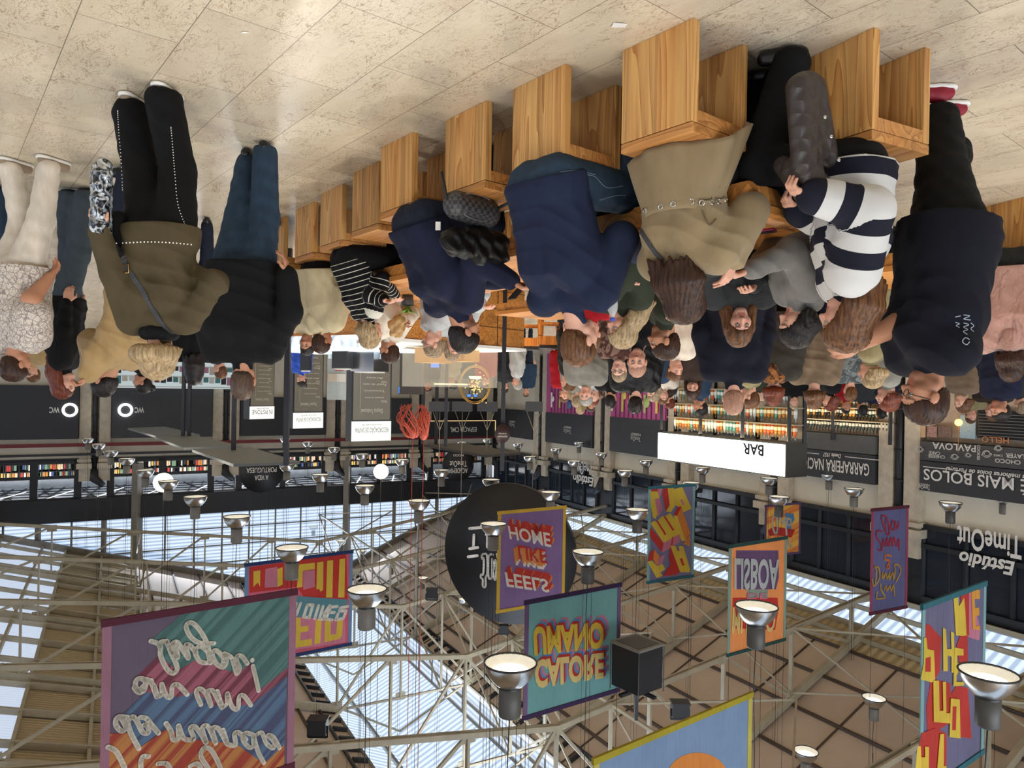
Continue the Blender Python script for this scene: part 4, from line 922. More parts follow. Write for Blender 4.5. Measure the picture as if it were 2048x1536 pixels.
# bakery interior
bk = empty('bakery_counter', H(9.5, BF, 0), 'bakery front with framed pictures, pale posters and dark slats', 'counter')
sb_box(5.5, 11.0, BW-.1, BW-.04, .1, 2.82, plain('bakery_back_wall', (186, 166, 144), .7), 'back_wall', bk)
px_box(1838, 836, 1850, 875, BF+.1, .04, plain('peach_board', (206, 170, 130)), 'board', bk)
px_box(1854, 852, 1873, 875, BF+.1, .04, plain('framed_print_rose', (168, 130, 120), vs=30, var=.5), 'picture', bk); px_box(1876, 852, 1902, 875, BF+.1, .04, plain('framed_print_brown', (120, 96, 86), vs=30, var=.5), 'picture', bk)
px_box(1920, 830, 1950, 878, BF+.1, .04, plain('pale_blue_poster', (150, 176, 190), vs=40, var=.25), 'poster', bk); px_box(1955, 820, 2060, 884, BF+.12, .04, black, 'slat_panel', bk)
m = MB()
for j in range(9):
    a_, z_ = on_b(1956, 828+j*6, BF+.08); m.bar(H(a_, BF+.08, z_), H(5.4, BF+.08, z_), .015, .02)
m.build('slat_lines', midgrey, bk)
copper = plain('copper_strip', (206, 140, 96), .35, .6)
side_text('HELLO', 1990, 880, BF+.05, .14, bk, width=.6, mt=copper, bold=.02, name='neon_lettering')
for x, y, t_ in ((1917, 845, 'nearest the pilaster'), (1963, 848, 'in the middle of three'), (2008, 852, 'nearest the frame edge')):
    D = 17.5; c = P(x, y, D); o = MB().ell((0, 0, 0), (.085, .085, .085)).build('globe_lamp', emit('amber_globe', (255, 190, 90), 4), label='small amber glass globe lamp over the bakery counter, '+t_, cat='lamp'); o.location = c
    q = MB().tube([(0, 0, .08), (0, 0, .75)], .006, 5).build('cord', copper); q.parent = o
cw = wood('oak_counter', (206, 150, 84), (150, 96, 50), 0, .7)
sb_box(4.5, 11.2, 16.5, 17.2, 0, 1.16, cw, 'shop_counter', label='long wooden counter in front of the bakery', cat='counter')
sb_box(12.4, 15.3, 16.6, 17.2, 0, 1.16, cw, 'shop_counter', label='wooden counter in front of the wine shelves', cat='counter')

# ---------------------------------------------------------------- gable wall stalls
def g_box(b0_, b1_, a0_, a1_, z0, z1, mt, name, parent=None, **k): return sb_box(a0_, a1_, b0_, b1_, z0, z1, mt, name, parent, **k)
def g_text(txt, x, y, a, h, parent, width=None, mt=None, name='lettering', **k):
    b_, z_ = on_a(x, y, a); return lettering(txt, H(a, b_, z_), -uB, UZ, h, mt or whitel, parent, name, width=width, off=0, **k)
for i in range(len(GP)-1):
    fb = g_box(GP[i]+.6, GP[i+1]-.6, AG-.4, AG-.02, 1.9 if i < 2 else 2.3, 4.1, dkgrey if i % 2 else black, 'stall_fascia', label='black stall fascia on the back wall, %s' % ['at the frame edge with WC lettering', 'with WC lettering beside a ring light', 'behind the sign pylons', 'above the shop with blue screens', 'next to the hall corner'][i], cat='sign')
    if i < 2:
        x = (109, 279)[i]; g_text('WC', x, 820, AG-.42, .24, fb, width=.36, bold=.02)
        cx = (140, 251)[i]; b_, z_ = on_a(cx, 820, AG-.45); c = H(AG-.45, b_, z_)
        rg = MB(); R_ = .24
        rg.tube([c+(-uB*math.cos(t*math.pi/12)+UZ*math.sin(t*math.pi/12))*R_ for t in range(25)], .05, 8, cap=False)
        rg.build('ring_lamp', emit('ring_glow', (255, 255, 255), 4), label='glowing white ring lamp next to WC lettering, %s' % ('by the frame edge' if i == 0 else 'right of the pilaster'), cat='lamp')
m = MB(); m.bar(H(AG-.45, -12, 4.35), H(AG-.45, BW, 4.35), .12, .14); m.build('trim_20', redm, kind='structure')
m = MB(); m.bar(H(AG-.4, -12, 4.75), H(AG-.4, BW, 4.75), .08, .1); m.build('trim_21', black, kind='structure')
# lit display shelves behind the olive jacket and the black sweater
lsh = empty('display_shelf', H(AG-1, on_a(360, 770, AG-1)[0], 0), 'bright glass shelving with printed boxes against the back wall', 'shelf')
bb0, bb1 = on_a(230, 770, AG-1)[0], on_a(500, 770, AG-1)[0]
g_box(bb0, bb1, AG-.6, AG-.5, 0, 1.95, emit('lit_white_back', (214, 228, 230), .55), 'lit_back', lsh)
for z in (1.0, 1.45, 1.9): g_box(bb0, bb1, AG-1.0, AG-.6, z-.04, z, white, 'shelf', lsh)
n_ = 22; pc_ = [redm, cream, plain('pink_box', (206, 140, 170)), plain('teal_box', (90, 150, 150)), dkgrey, white]
for i in range(n_):
    for z in (1.0, 1.45):
        bq = bb0+(bb1-bb0)*(i+.5)/n_; hgt = random.uniform(.18, .34)
        o = MB().box((0, 0, hgt/2), (.2, .12, hgt), (uB, uA, UZ)).build('gift_box', random.choice(pc_), label='small printed box on the bright glass shelving', cat='box', group='boxes on the bright shelving'); o.location = H(AG-.8, bq, z)
# display screens in the back
for x, y, w_, h_, D, t in ((870, 728, 16, 14, 14, 'leaning below the basket lamp'), (808, 780, 22, 14, 20, 'under the black canopy next to the octopus'), (938, 791, 7, 5, 26, 'small, left one of the far pair'), (951, 791, 6, 5, 26, 'small, right one of the far pair'), (1054, 792, 5, 4, 30, 'smallest, far right'), (577, 805, 12, 40, 17, 'tall lit blue panel behind the serving woman')):
    c = P(x, y, D); s_ = D/F; m = MB(); m.box(c+Vector((0, .03, 0)), (w_*s_*1.1, .05, h_*s_*1.15)); r_ = m.build('display_screen', black, label='blue glowing menu screen, '+t, cat='screen')
    MB().box(c, (w_*s_, .01, h_*s_)).build('screen_face', emit('blue_screen', (70, 130, 235), 1.3), r_)
    MB().bar((c.x, c.y+.06, 0), (c.x, c.y+.06, c.z), .03).build('stand', black, r_)
# menu pylons with white lit heads
pyl = plain('pylon_brown_grey', (104, 100, 90), .6, var=.05); headm = emit('pylon_head_glow', (250, 250, 240), .95); txg = plain('pylon_print', (186, 184, 172), .6)
for x0, x1, D, t1, t2, lab in ((704, 794, 12.2, 'RECORDAÇÃO DE SINTRA', 'Doçaria de Sintra desde 1835', 'nearest menu pylon with white head reading RECORDACAO DE SINTRA'), (587, 658, 15.4, 'RECORDAÇÃO DE SINTRA', 'Doçaria de Sintra desde 1835', 'middle menu pylon with white head reading RECORDACAO DE SINTRA'), (500, 560, 19.0, 'IN PISTONE', 'Restaurante', 'farthest menu pylon with a white lit head')):
    A_, B_ = P(x0, 800, D*.985), P(x1-12, 800, D*1.015); A_.z = B_.z = 0; r = (B_-A_); W_ = r.length; r.normalize(); n_ = r.cross(UZ)*1.0
    if n_.y > 0: n_ = -n_
    c = (A_+B_)/2; root = empty('menu_pylon', c, lab, 'sign')
    m = MB(); m.box(c-n_*.14+UZ*1.3, (W_+.02, .26, 2.6), (r, n_, UZ)); m.build('case', black, root)
    MB().box(c+UZ*1.15, (W_-.04, .02, 2.18), (r, n_, UZ)).build('menu_board', pyl, root)
    MB().box(c+n_*.01+UZ*2.43, (W_, .03, .33), (r, n_, UZ)).build('lit_head', headm, root)
    rt = r if r.cross(UZ).dot(n_) > 0 else -r
    lettering(t1, c+n_*.03+UZ*2.39+UZ*.02, rt, UZ, .12, black, root, width=W_*.85, off=0, bold=.0); lettering(t2, c+n_*.03+UZ*2.32, rt, UZ, .04, black, root, width=W_*.5, off=0, shear=.2)
    lettering('Doçaria Tradicional', c+n_*.015+UZ*2.08, rt, UZ, .09, txg, root, width=W_*.55, off=0)
    for j, t_ in enumerate(['Queijadas de Sintra', 'Travesseiros', 'Pastel de nata', 'Areias', 'Café expresso', 'Meia de leite', 'Chocolate quente', 'Sumo natural', 'Sandes mista']):
        if j % 3 == 0: lettering(['Bolos', 'Cafetaria', 'Outros'][j//3], c+n_*.015+UZ*(1.93-j*.11+.0)-rt*W_*.3, rt, UZ, .04, txg, root, width=.1, off=0, name='menu_lettering')
        lettering(t_, c+n_*.015+UZ*(1.86-j*.11)-rt*W_*.06, rt, UZ, .035, txg, root, width=W_*random.uniform(.4, .6), off=0, name='menu_lettering')
    MB().box(c+n_*.014+UZ*1.5+rt*W_*.3, (.004, .004, 1.1), (r, n_, UZ)).build('board_line', txg, root)
# canopy panels on poles
for i, (q, z, pol, lab) in enumerate((([(384, 899), (500, 894), (600, 923), (467, 928)], 3.3, [(467, 900), (570, 900)], 'grey flat canopy sheet on black posts above the man in black'), ([(310, 874), (390, 871), (486, 892), (367, 895)], 3.3, [(378, 872), (366, 872)], 'grey flat canopy sheet, the middle of the three steps'), ([(256, 856), (330, 853), (400, 869), (312, 872)], 3.3, [], 'grey flat canopy sheet, the smallest and farthest step'), ([(846, 889), (925, 886), (1040, 905), (972, 910)], 3.3, [(845, 888), (872, 888)], 'dark brown canopy sheet right of the octopus sculpture'))):
    pts = [PZ(x, y, z) for x, y in q]; m = MB(); m.prism(pts, UZ, .06); root = m.build('canopy', plain('canopy_grey', (104, 108, 108), .6) if i < 3 else plain('canopy_brown', (54, 46, 42), .6), label=lab, cat='canopy')
    for x, y in pol:
        c = PZ(x, y, z); MB().bar((c.x, c.y, 0), (c.x, c.y, z), .09).build('post', black, root)
for x, y, D, ztop, lab in ((1007, 900, 9.5, 2.75, 'tall thin black post rising behind the bearded man in navy'), (575, 900, 8.8, 2.65, 'black post with grey tapered panel next to the man in black'), (893, 870, 12.5, 2.7, 'dark slim post between the basket lamp and the octopus')):
    c = P(x, 775, D); MB().bar((c.x, c.y, 0), (c.x, c.y, ztop), .055).build('post', black, label=lab, cat='post')
for x, y, D, s_, lab in ((824, 748, 11, .62, 'dark brown square box panel above the counter'),):
    c = P(x, y, D); m = MB(); m.box(c, (.33, .3, .62)); m.build('kiosk_box', plain('dark_brown_panel', (52, 46, 40), .5), label=lab, cat='box')
for x, lab in ((880, 'above the counter beside the basket lamp'), (925, 'right of the first far speaker box'), (975, 'next to the oval sign'), (1068, 'hanging by the hall corner')):
    c = P(x, 813, 18); m = MB(); m.box(c, (.5 if x != 1068 else .42, .4, .24)); r_ = m.build('hanging_box', dkgrey, label='dark hanging duct box '+lab, cat='box')
    k = MB(); 
    for s_ in (-.3, 0, .3): k.tube([c+Vector((s_*.6, 0, .12)), c+Vector((0, 0, .6)), c+Vector((0, 0, 5.5))], .008, 4)
    k.build('hanging_cable', steel, r_)
# ESPACO CML board
eb = empty('stall_sign', H(33.5, on_a(925, 860, 33.5)[0], 3.2), 'black stall sign board reading ESPACO CML with a lit edge', 'sign')
bq0, z0 = on_a(861, 842, 33.5); bq1, z1 = on_a(990, 872, 33.5)
g_box(bq0, bq1, 33.5, 33.7, z0, z1, black, 'board', eb); g_text('ESPAÇO CML', 927, 858, 33.48, .3, eb, width=1.5, bold=.01)
m = MB(); m.bar(H(33.47, bq0, z0), H(33.47, bq1, z0), .04); m.bar(H(33.47, bq1, z0), H(33.47, bq1, z1), .04); m.build('lit_edge', emit('warm_edge', (255, 220, 160), .7), eb)
c = P(1005, 867, 9.4); m = MB(); m.lathe([(0, 0), (.1, 0), (.1, .03), (0, .03)], (0, 0, 0), 32, (0, -1, 0))
o = m.build('oval_sign', plain('dark_oxblood', (48, 26, 26), .5), label='small dark oval sign on the tall black post', cat='sign'); o.location = c; o.scale = (1, 1, 1.22)
lettering('CAFÉS', c+Vector((0, -.04, .0)), (1, 0, 0), UZ, .02, cream, o, width=.1); lettering('PASTRAMI', c+Vector((0, -.04, .035)), (1, 0, 0), UZ, .02, cream, o, width=.12)
# red octopus sculpture
coral = plain('coral_red', (196, 84, 62), .45)
for x, y, D, s_, lab in ((826, 838, 13, .34, 'coral red tangle of curling tentacles hanging beside the nearest pylon'), (848, 846, 13, .28, 'narrow coral red tentacle cluster behind the black post')):
    c = P(x, y, D); m = MB(); rr_ = random.Random(3 if x < 840 else 5)
    for j in range(26):
        ph = rr_.random()*6.28; pts = []
        for q in range(9):
            u = q/8; rad = s_*(.25+.55*math.sin(u*2.6))*(.6+rr_.random()*.3); pts.append(c+Vector((math.cos(ph+u*1.6)*rad*(1.35 if x < 840 else .6), math.sin(ph+u*1.6)*rad*.6, s_*(.95-1.7*u)+rr_.uniform(-.02, .02))))
        m.tube(pts, [.014*(1-.8*q/8)+.002 for q in range(9)], 6)
    m.ell(c+UZ*s_*.75, (.08, .08, .1)); m.tube([c+UZ*s_, V3(c.x, c.y, zroof(c.x*UB[0]+c.y*UB[1])-.03)], .006, 4); m.build('octopus_sculpture', coral, label=lab, cat='sculpture')
# basket lamp and warm display
c = P(950, 762, 12.5); m = MB()
for s_ in (1, .93):
    m.tube([c+Vector((math.sin(t*math.pi/14)*.27*s_, 0, -math.cos(t*math.pi/14)*.33*s_+.06)) for t in range(-16, 17)], .01, 6)
root = m.build('basket_lamp', plain('brass', (196, 156, 84), .3, .8), label='brass hoop lamp with a glowing shade over the pastry display', cat='lamp')
MB().lathe([(.11, 0), (.09, .04), (0, .05)], c+Vector((0, 0, -.08)), 16).build('shade', emit('warm_shade', (255, 226, 150), 3), root)
g_ = MB(); rr_ = random.Random(2)
for j in range(60): g_.ell(c+Vector((rr_.gauss(0, .07), rr_.gauss(0, .05), .08+rr_.gauss(0, .1))), (.013,)*3, n=4, m=6)
g_.build('glass_beads', emit('gold_sparkle', (255, 220, 130), .9), root)
area('pastry_light', P(950, 735, 11.2), (0, 0, -1), 1.2, .3, 22, (1, .82, .5))
# ---------------------------------------------------------------- counters and display cases in mid hall
plank = wood('planked_counter', (206, 144, 72), (140, 84, 36), 0, .8)
def counter_px(x0, D0, x1, D1, z, t, mt, name, lab, cat='counter', **k):
    A_, B_ = P(x0, 775, D0), P(x1, 775, D1); A_.z = B_.z = 0; r = (B_-A_); W_ = r.length; r.normalize(); n_ = Vector((-r.y, r.x, 0))
    if n_.y < 0: n_ = -n_
    c = (A_+B_)/2+n_*t/2; root = empty(name, c, lab, cat); return root, c, r, n_, W_
root, c, r, n_, W_ = counter_px(800, 8.7, 1046, 10.5, 1.1, .8, plank, 'wooden_counter', 'long planked wooden counter behind the man in the navy hoodie')
MB().box(c+UZ*.54, (W_, .8, 1.08), (r, n_, UZ)).build('body', plank, root); MB().box(c+UZ*1.1, (W_+.04, .86, .04), (r, n_, UZ)).build('countertop', white, root)
m = MB()
for q in (.25, .5, .75): m.box(c-n_*.402+UZ*.54+r*W_*(q-.5), (.012, .01, 1.06), (r, n_, UZ))
for z in (.3, .56, .82): m.box(c-n_*.402+UZ*z, (W_, .01, .01), (r, n_, UZ))
m.build('joint_lines', plain('joint_brown', (96, 56, 26)), root)
# pastry display on top
gl_ = glass('clear_case_glass', (255, 250, 230), .18)
pb = MB(); pb.box(c+UZ*1.4+r*.1, (1.35, .5, .52), (r, n_, UZ)); k_ = pb.build('display_case', gl_, label='glass pastry display case glowing warm on the counter', cat='display case')
m = MB(); m.mat(plain('kraft_box', (206, 156, 90), .7)); m.box(c+UZ*1.24+r*-.25, (.4, .3, .2), (r, n_, UZ)); m.box(c+UZ*1.22+r*.35, (.3, .3, .16), (r, n_, UZ)); m.box(c+UZ*1.2+r*.05, (.25, .2, .14), (r, n_, UZ)); m.build('kraft_boxes', parent=k_)
MB().box(c+UZ*1.62+r*.1, (.6, .05, .02), (r, n_, UZ)).build('light_strip', emit('warm_strip', (255, 230, 170), 1.5), k_)
# refrigerated case with blue white light (left), wooden front
root, c, r, n_, W_ = counter_px(560, 11.5, 800, 10.3, 1.1, .8, plank, 'refrigerated_case', 'long refrigerated case glowing blue white over a wooden front', 'display case')
MB().box(c+UZ*.45, (W_, .8, .9), (r, n_, UZ)).build('wooden_front', plank, root)
k = NT('ice_display'); v = k.coords(); k.link(k.ramp(k.noise(v, 9, 4), [(.35, sl((60, 110, 160))[:3]), (.5, sl((180, 215, 235))[:3]), (.65, (1, 1, 1))]), k.b.inputs['Emission Color']); k.b.inputs['Emission Strength'].default_value = .9
MB().box(c+UZ*1.0-n_*.3, (W_-.05, .1, .2), (r, n_, UZ)).build('ice_bed', k.m, root)
MB().box(c+UZ*1.13, (W_, .8, .03), (r, n_, UZ)).build('lit_edge', emit('case_edge', (235, 250, 255), 1.6), root)
MB().box(c+UZ*1.03-n_*.36, (W_, .01, .26), (r, n_, UZ)).build('glass_front', gl_, root)
# clutter on the case: machines, glasses, boxes
cl = [('coffee_machine', 480+260, (.45, .35, .3), chrome, 'polished coffee machine on the refrigerated case'), ('cash_register', 690, (.3, .25, .26), dkgrey, 'dark till on the refrigerated case'), ('price_board', 612, (.2, .04, .3), black, 'black price board standing before the serving woman')]
for nm, x, sz, mt, lab in cl:
    p = P(x, 715, 11.0); p.z = 1.145; rt_ = empty(nm, p, lab, nm.split('_')[-1]); MB().box(p+UZ*sz[2]/2, sz, (r, n_, UZ)).build('body', mt, rt_); MB().box(p+UZ*sz[2]+UZ*.01, (sz[0]*.8, sz[1]*.8, .02), (r, n_, UZ)).build('top', white, rt_)
for i in range(16):
    p = P(660+i*9, 715, 11.1-.02*i); p.z = 1.145
    o = MB().lathe([(.022, 0), (.024, .002), (.03, .11), (.028, .11), (.02, .005)], n=10).build('glass_tumbler', glass('tumbler_glass', (235, 245, 255), .5), label='clear tumbler in the row on the refrigerated case', cat='glass', group='tumblers on the refrigerated case'); o.location = p
# shelf unit behind with prints (between pylons)
su = empty('display_shelf', P(690, 775, 16.5), 'narrow shelf unit with small red and green prints between two pylons', 'shelf')
cc = P(690, 775, 16.5); cc.z = 0
MB().box(cc+UZ*1.0, (.75, .3, 2.0)).build('case', plain('shelf_pale', (196, 206, 206)), su)
for i, (dx, z, mt) in enumerate(((-.2, 1.25, redm), (.1, 1.25, coral), (-.25, 1.5, plain('leafy_print', (110, 150, 110), vs=40, var=.5)), (.05, 1.5, white), (.25, 1.5, cream))): MB().box(cc+Vector((dx, -.17, z)), (.2, .02, .18)).build('print', mt, su)

# ---------------------------------------------------------------- tables, stools
pine = wood('pine_stool', (222, 176, 108), (164, 104, 50), 2, 1.0)
pine_t = wood('pine_seat', (206, 150, 86), (146, 88, 40), 0, 1.0)
orange_w = wood('orange_wood', (214, 140, 62), (150, 84, 30), 2, 1.2)
_st = {}
def stool_parts():
    L, W_, Hh, t = .42, .42, .50, .045; out = []
    for nm, x in (('side_panel', 0), ('side_panel', W_-t)):
        m = MB(); m.box((L/2, x+t/2, (Hh-t)/2), (L, t, Hh-t)); o = m.build(nm, pine, bevel=.003); out.append(o)
    m = MB(); m.box((L/2, W_/2, Hh-t/2+.004), (L, W_, t)); out.append(m.build('seat', pine_t, bevel=.003))
    m = MB(); m.box((.02, W_/2, Hh-t-.03), (.035, W_-2*t, .06)); out.append(m.build('front_rail', pine_t, bevel=.002))
    m = MB(); m.box((L-.02, W_/2, Hh-t-.03), (.035, W_-2*t, .06)); out.append(m.build('back_rail', pine_t, bevel=.002))
    return out
def stool(x, y, ang, lab, group='box stools along the long table'):
    """(x, y) = corner nearest the walkway, ang = heading of the open sides"""
    if 'r' not in _st:
        root = empty('box_stool', (0, 0, 0)); root['category'] = 'stool'
        for o in stool_parts(): o.parent = root
        _st['r'] = root; c = root
    else: c = clone(_st['r'])
    c.location = (x, y, 0); c.rotation_euler = (0, 0, ang); tag(c, lab, 'stool', group); return c
at = math.pi/2-TT
for i, (t, nn_, lab) in enumerate(((1.985, 2.604, 'under the woman in the beige coat'), (2.69, 2.49, 'under the man in the plain navy sweater'), (3.33, 2.47, 'with the checked bag beside it'), (4.06, 2.42, 'under the bearded man in the navy hoodie'), (4.75, 2.55, 'half hidden behind the hoodie man stool'), (5.5, 2.62, 'under the woman in black trousers and striped top'), (6.2, 2.68, 'under the person in the cream jacket'), (6.95, 2.7, 'last of the row beside the man in jeans'))):
    p = T(t, nn_); stool(p.x, p.y, at, 'pine box stool '+lab)
stool(-1.6, 3.24, math.pi/2-math.radians(28), 'pine box stool under the woman in the broad navy and white stripes')
for x, y, D, ang, lab in ((1992, 410, 6.2, 1.25, 'near the frame edge below the pink fleece'), (2062, 395, 5.9, 1.25, 'cut by the frame edge beside the pink fleece')):
    p = P(x, y, D); stool(p.x, p.y, ang, 'pine box stool '+lab)
for t, nn_, lab in ((2.3, 4.25, 'under the brown haired woman facing the camera'), (3.3, 4.25, 'under the bearded man on the far side'), (4.3, 4.2, 'under the blonde woman with the bottle'), (5.3, 4.2, 'empty on the far side of the table')):
    p = T(t, nn_); stool(p.x, p.y, at, 'pine box stool '+lab, 'box stools on the far side')
ttop = wood('table_top', (222, 158, 84), (164, 100, 44), 0, .5)
def table(t0, t1, n0, n1, z, lab, th=None):
    root = empty('long_table', T((t0+t1)/2, (n0+n1)/2), lab, 'table'); u, v = T(1, 0), T(0, 1); cc = T((t0+t1)/2, (n0+n1)/2)
    k = root; 
    o = MB().box((0, 0, 0), (t1-t0, n1-n0, .045)).build('tabletop', ttop, bevel=.004); o.location = cc+UZ*(z-.0225); o.rotation_euler = (0, 0, at); setp2(o, root)
    m = MB()
    for s_ in (n0+.03, n1-.03): m.box(T((t0+t1)/2, s_, z-.09), (t1-t0-.04, .03, .09), (u, v, UZ))
    for s_ in (t0+.03, t1-.03): m.box(T(s_, (n0+n1)/2, z-.09), (.03, n1-n0-.04, .09), (u, v, UZ))
    m.build('apron', ttop, root)
    for s_ in (t0+.7, (t0+t1)/2, t1-.7): MB().box(T(s_, (n0+n1)/2, (z-.05)/2), (.06, (n1-n0)*.7, z-.06), (u, v, UZ)).build('leg_panel', pine, root)
def setp2(o, p): setp(o, p)
table(1.95, 8.2, 3.0, 3.98, .78, 'long wooden communal table between the rows of box stools')
table(2.2, 6.9, 5.3, 6.2, .78, 'second long wooden table behind the first row of diners')
table(2.0, 6.0, 7.8, 8.7, .78, 'third long wooden table deeper in the hall')
# tall orange stools
def high_stool(x, y, D, lab):
    root = empty('high_stool', P(x, y, D), lab, 'stool', 'tall orange wood stools'); c = root.location; c.z = 0; z = .98; s = .2
    for i in (-1, 1):
        for j in (-1, 1): MB().bar(c+Vector((i*s, j*s, 0)), c+Vector((i*s*.85, j*s*.85, z-.16)), .05).build('leg', orange_w, root)
    m = MB(); m.box(c+UZ*(z-.1), (.42, .42, .14)); m.build('seat_frame', orange_w, root); MB().box(c+UZ*(z+.0), (.36, .36, .05)).build('cushion', black, root)
    for zz in (.25, .55):
        m = MB()
        for i in (-1, 1): m.bar(c+Vector((i*s*.95, -s, zz)), c+Vector((i*s*.95, s, zz)), .03); m.bar(c+Vector((-s, i*s*.95, zz+.05)), c+Vector((s, i*s*.95, zz+.05)), .03)
        m.build('stretcher', orange_w, root)
high_stool(1062, 700, 12.3, 'tall orange wood stool right beside the tall counter'); high_stool(1100, 700, 11.8, 'tall orange wood stool partly hidden by the navy sweater man')

# ---------------------------------------------------------------- small things on tables and floor
def on_table(x, y, z=.78): return PZ(x, y, z)
def phone(x, y, ang, lab, case, z=.782, tilt=0):
    p = on_table(x, y, z); root = empty('mobile_phone', p, lab, 'phone'); u = Vector((math.cos(ang), math.sin(ang), 0)); v = Vector((-math.sin(ang), math.cos(ang), 0))
    MB().box(p+UZ*.005, (.15, .074, .009), (u, v, UZ)).build('body', case, root, bevel=.003); MB().box(p+UZ*.0105, (.135, .062, .001), (u, v, UZ)).build('screen', black, root)
phone(1522, 462, .6, 'phone in a magenta case on the table edge', plain('magenta_case', (176, 40, 110), .4)); phone(1598, 495, .1, 'dark phone with a lilac edge on the table', plain('lilac_case', (120, 100, 150), .4)); phone(1268, 485, .4, 'black phone beside the beige coat', black)
p = on_table(1508, 447); root = empty('card_case', p, 'small pale green card case near the magenta phone', 'case'); MB().box(p+UZ*.01, (.1, .07, .02)).build('body', plain('pale_green', (140, 160, 140)), root, bevel=.003); MB().box(p+UZ*.021, (.08, .012, .002)).build('edge_strip', dkgrey, root)
# paper scrap on the floor
p = PZ(1239, 50, .004); m = MB(); m.add([p+Vector((-.035, -.012, 0)), p+Vector((.03, -.02, .0)), p+Vector((.035, .02, .003)), p+Vector((-.03, .022, 0))], [(0, 1, 2, 3)]); m.build('paper_scrap', white, label='white torn sachet on the stone floor', cat='litter')
p = PZ(490, 65, .004); m = MB(); m.add([p+Vector((-.02, 0, 0)), p+Vector((.0, -.008, .0)), p+Vector((.02, .0, .003)), p+Vector((0, .009, 0))], [(0, 1, 2, 3)]); m.build('paper_crumb', white, label='tiny white crumb of paper on the stone floor', cat='litter')
# potted plants on tables
def plant(x, y, D, zb, lab, s=.1):
    c = P(x, y, D); c.z = zb; root = empty('potted_plant', c, lab, 'plant')
    MB().lathe([(0, 0), (.05, 0), (.062, .1), (.055, .1), (.05, .02)], c, 18).build('pot', plain('speckled_pot', (70, 70, 72), .6, vs=150, var=.9), root)
    m = MB(); r_ = random.Random(int(x))
    for i in range(26):
        a = r_.random()*6.28; l = r_.uniform(.6, 1.1)*s; d = Vector((math.cos(a), math.sin(a), 0)); q = [c+UZ*.09, c+UZ*(.09+l*.5)+d*l*.35, c+UZ*(.09+l*.65)+d*l*.9]; w_ = d.cross(UZ)*.012
        m.add([q[0]-w_*.4, q[0]+w_*.4, q[1]+w_, q[1]-w_, q[2]], [(0, 1, 2, 3), (3, 2, 4)])
    m.build('leaves', plain('leaf_green', (110, 156, 60), .5, var=.3, vs=30), root)
plant(815, 622, 6.9, .78, 'leafy green plant in a dark pot beside the hoodie man', .14); plant(1536, 700, 7.2, .78, 'small succulent in a speckled grey pot behind the diners', .12)
def bottle_water(x, y, D):
    c = P(x, y, D); root = empty('water_bottle', c, 'clear plastic water bottle with a blue cap in a raised hand', 'bottle')
    MB().lathe([(0, 0), (.03, 0), (.032, .01), (.029, .06), (.032, .12), (.03, .15), (.012, .185), (.012, .2)], c, 18).build('body', glass('bottle_plastic', (225, 232, 235), .45, .1), root)
    MB().lathe([(.015, .195), (.015, .215), (0, .215)], c, 14).build('cap', plain('blue_cap', (30, 60, 170), .4), root)
    return c
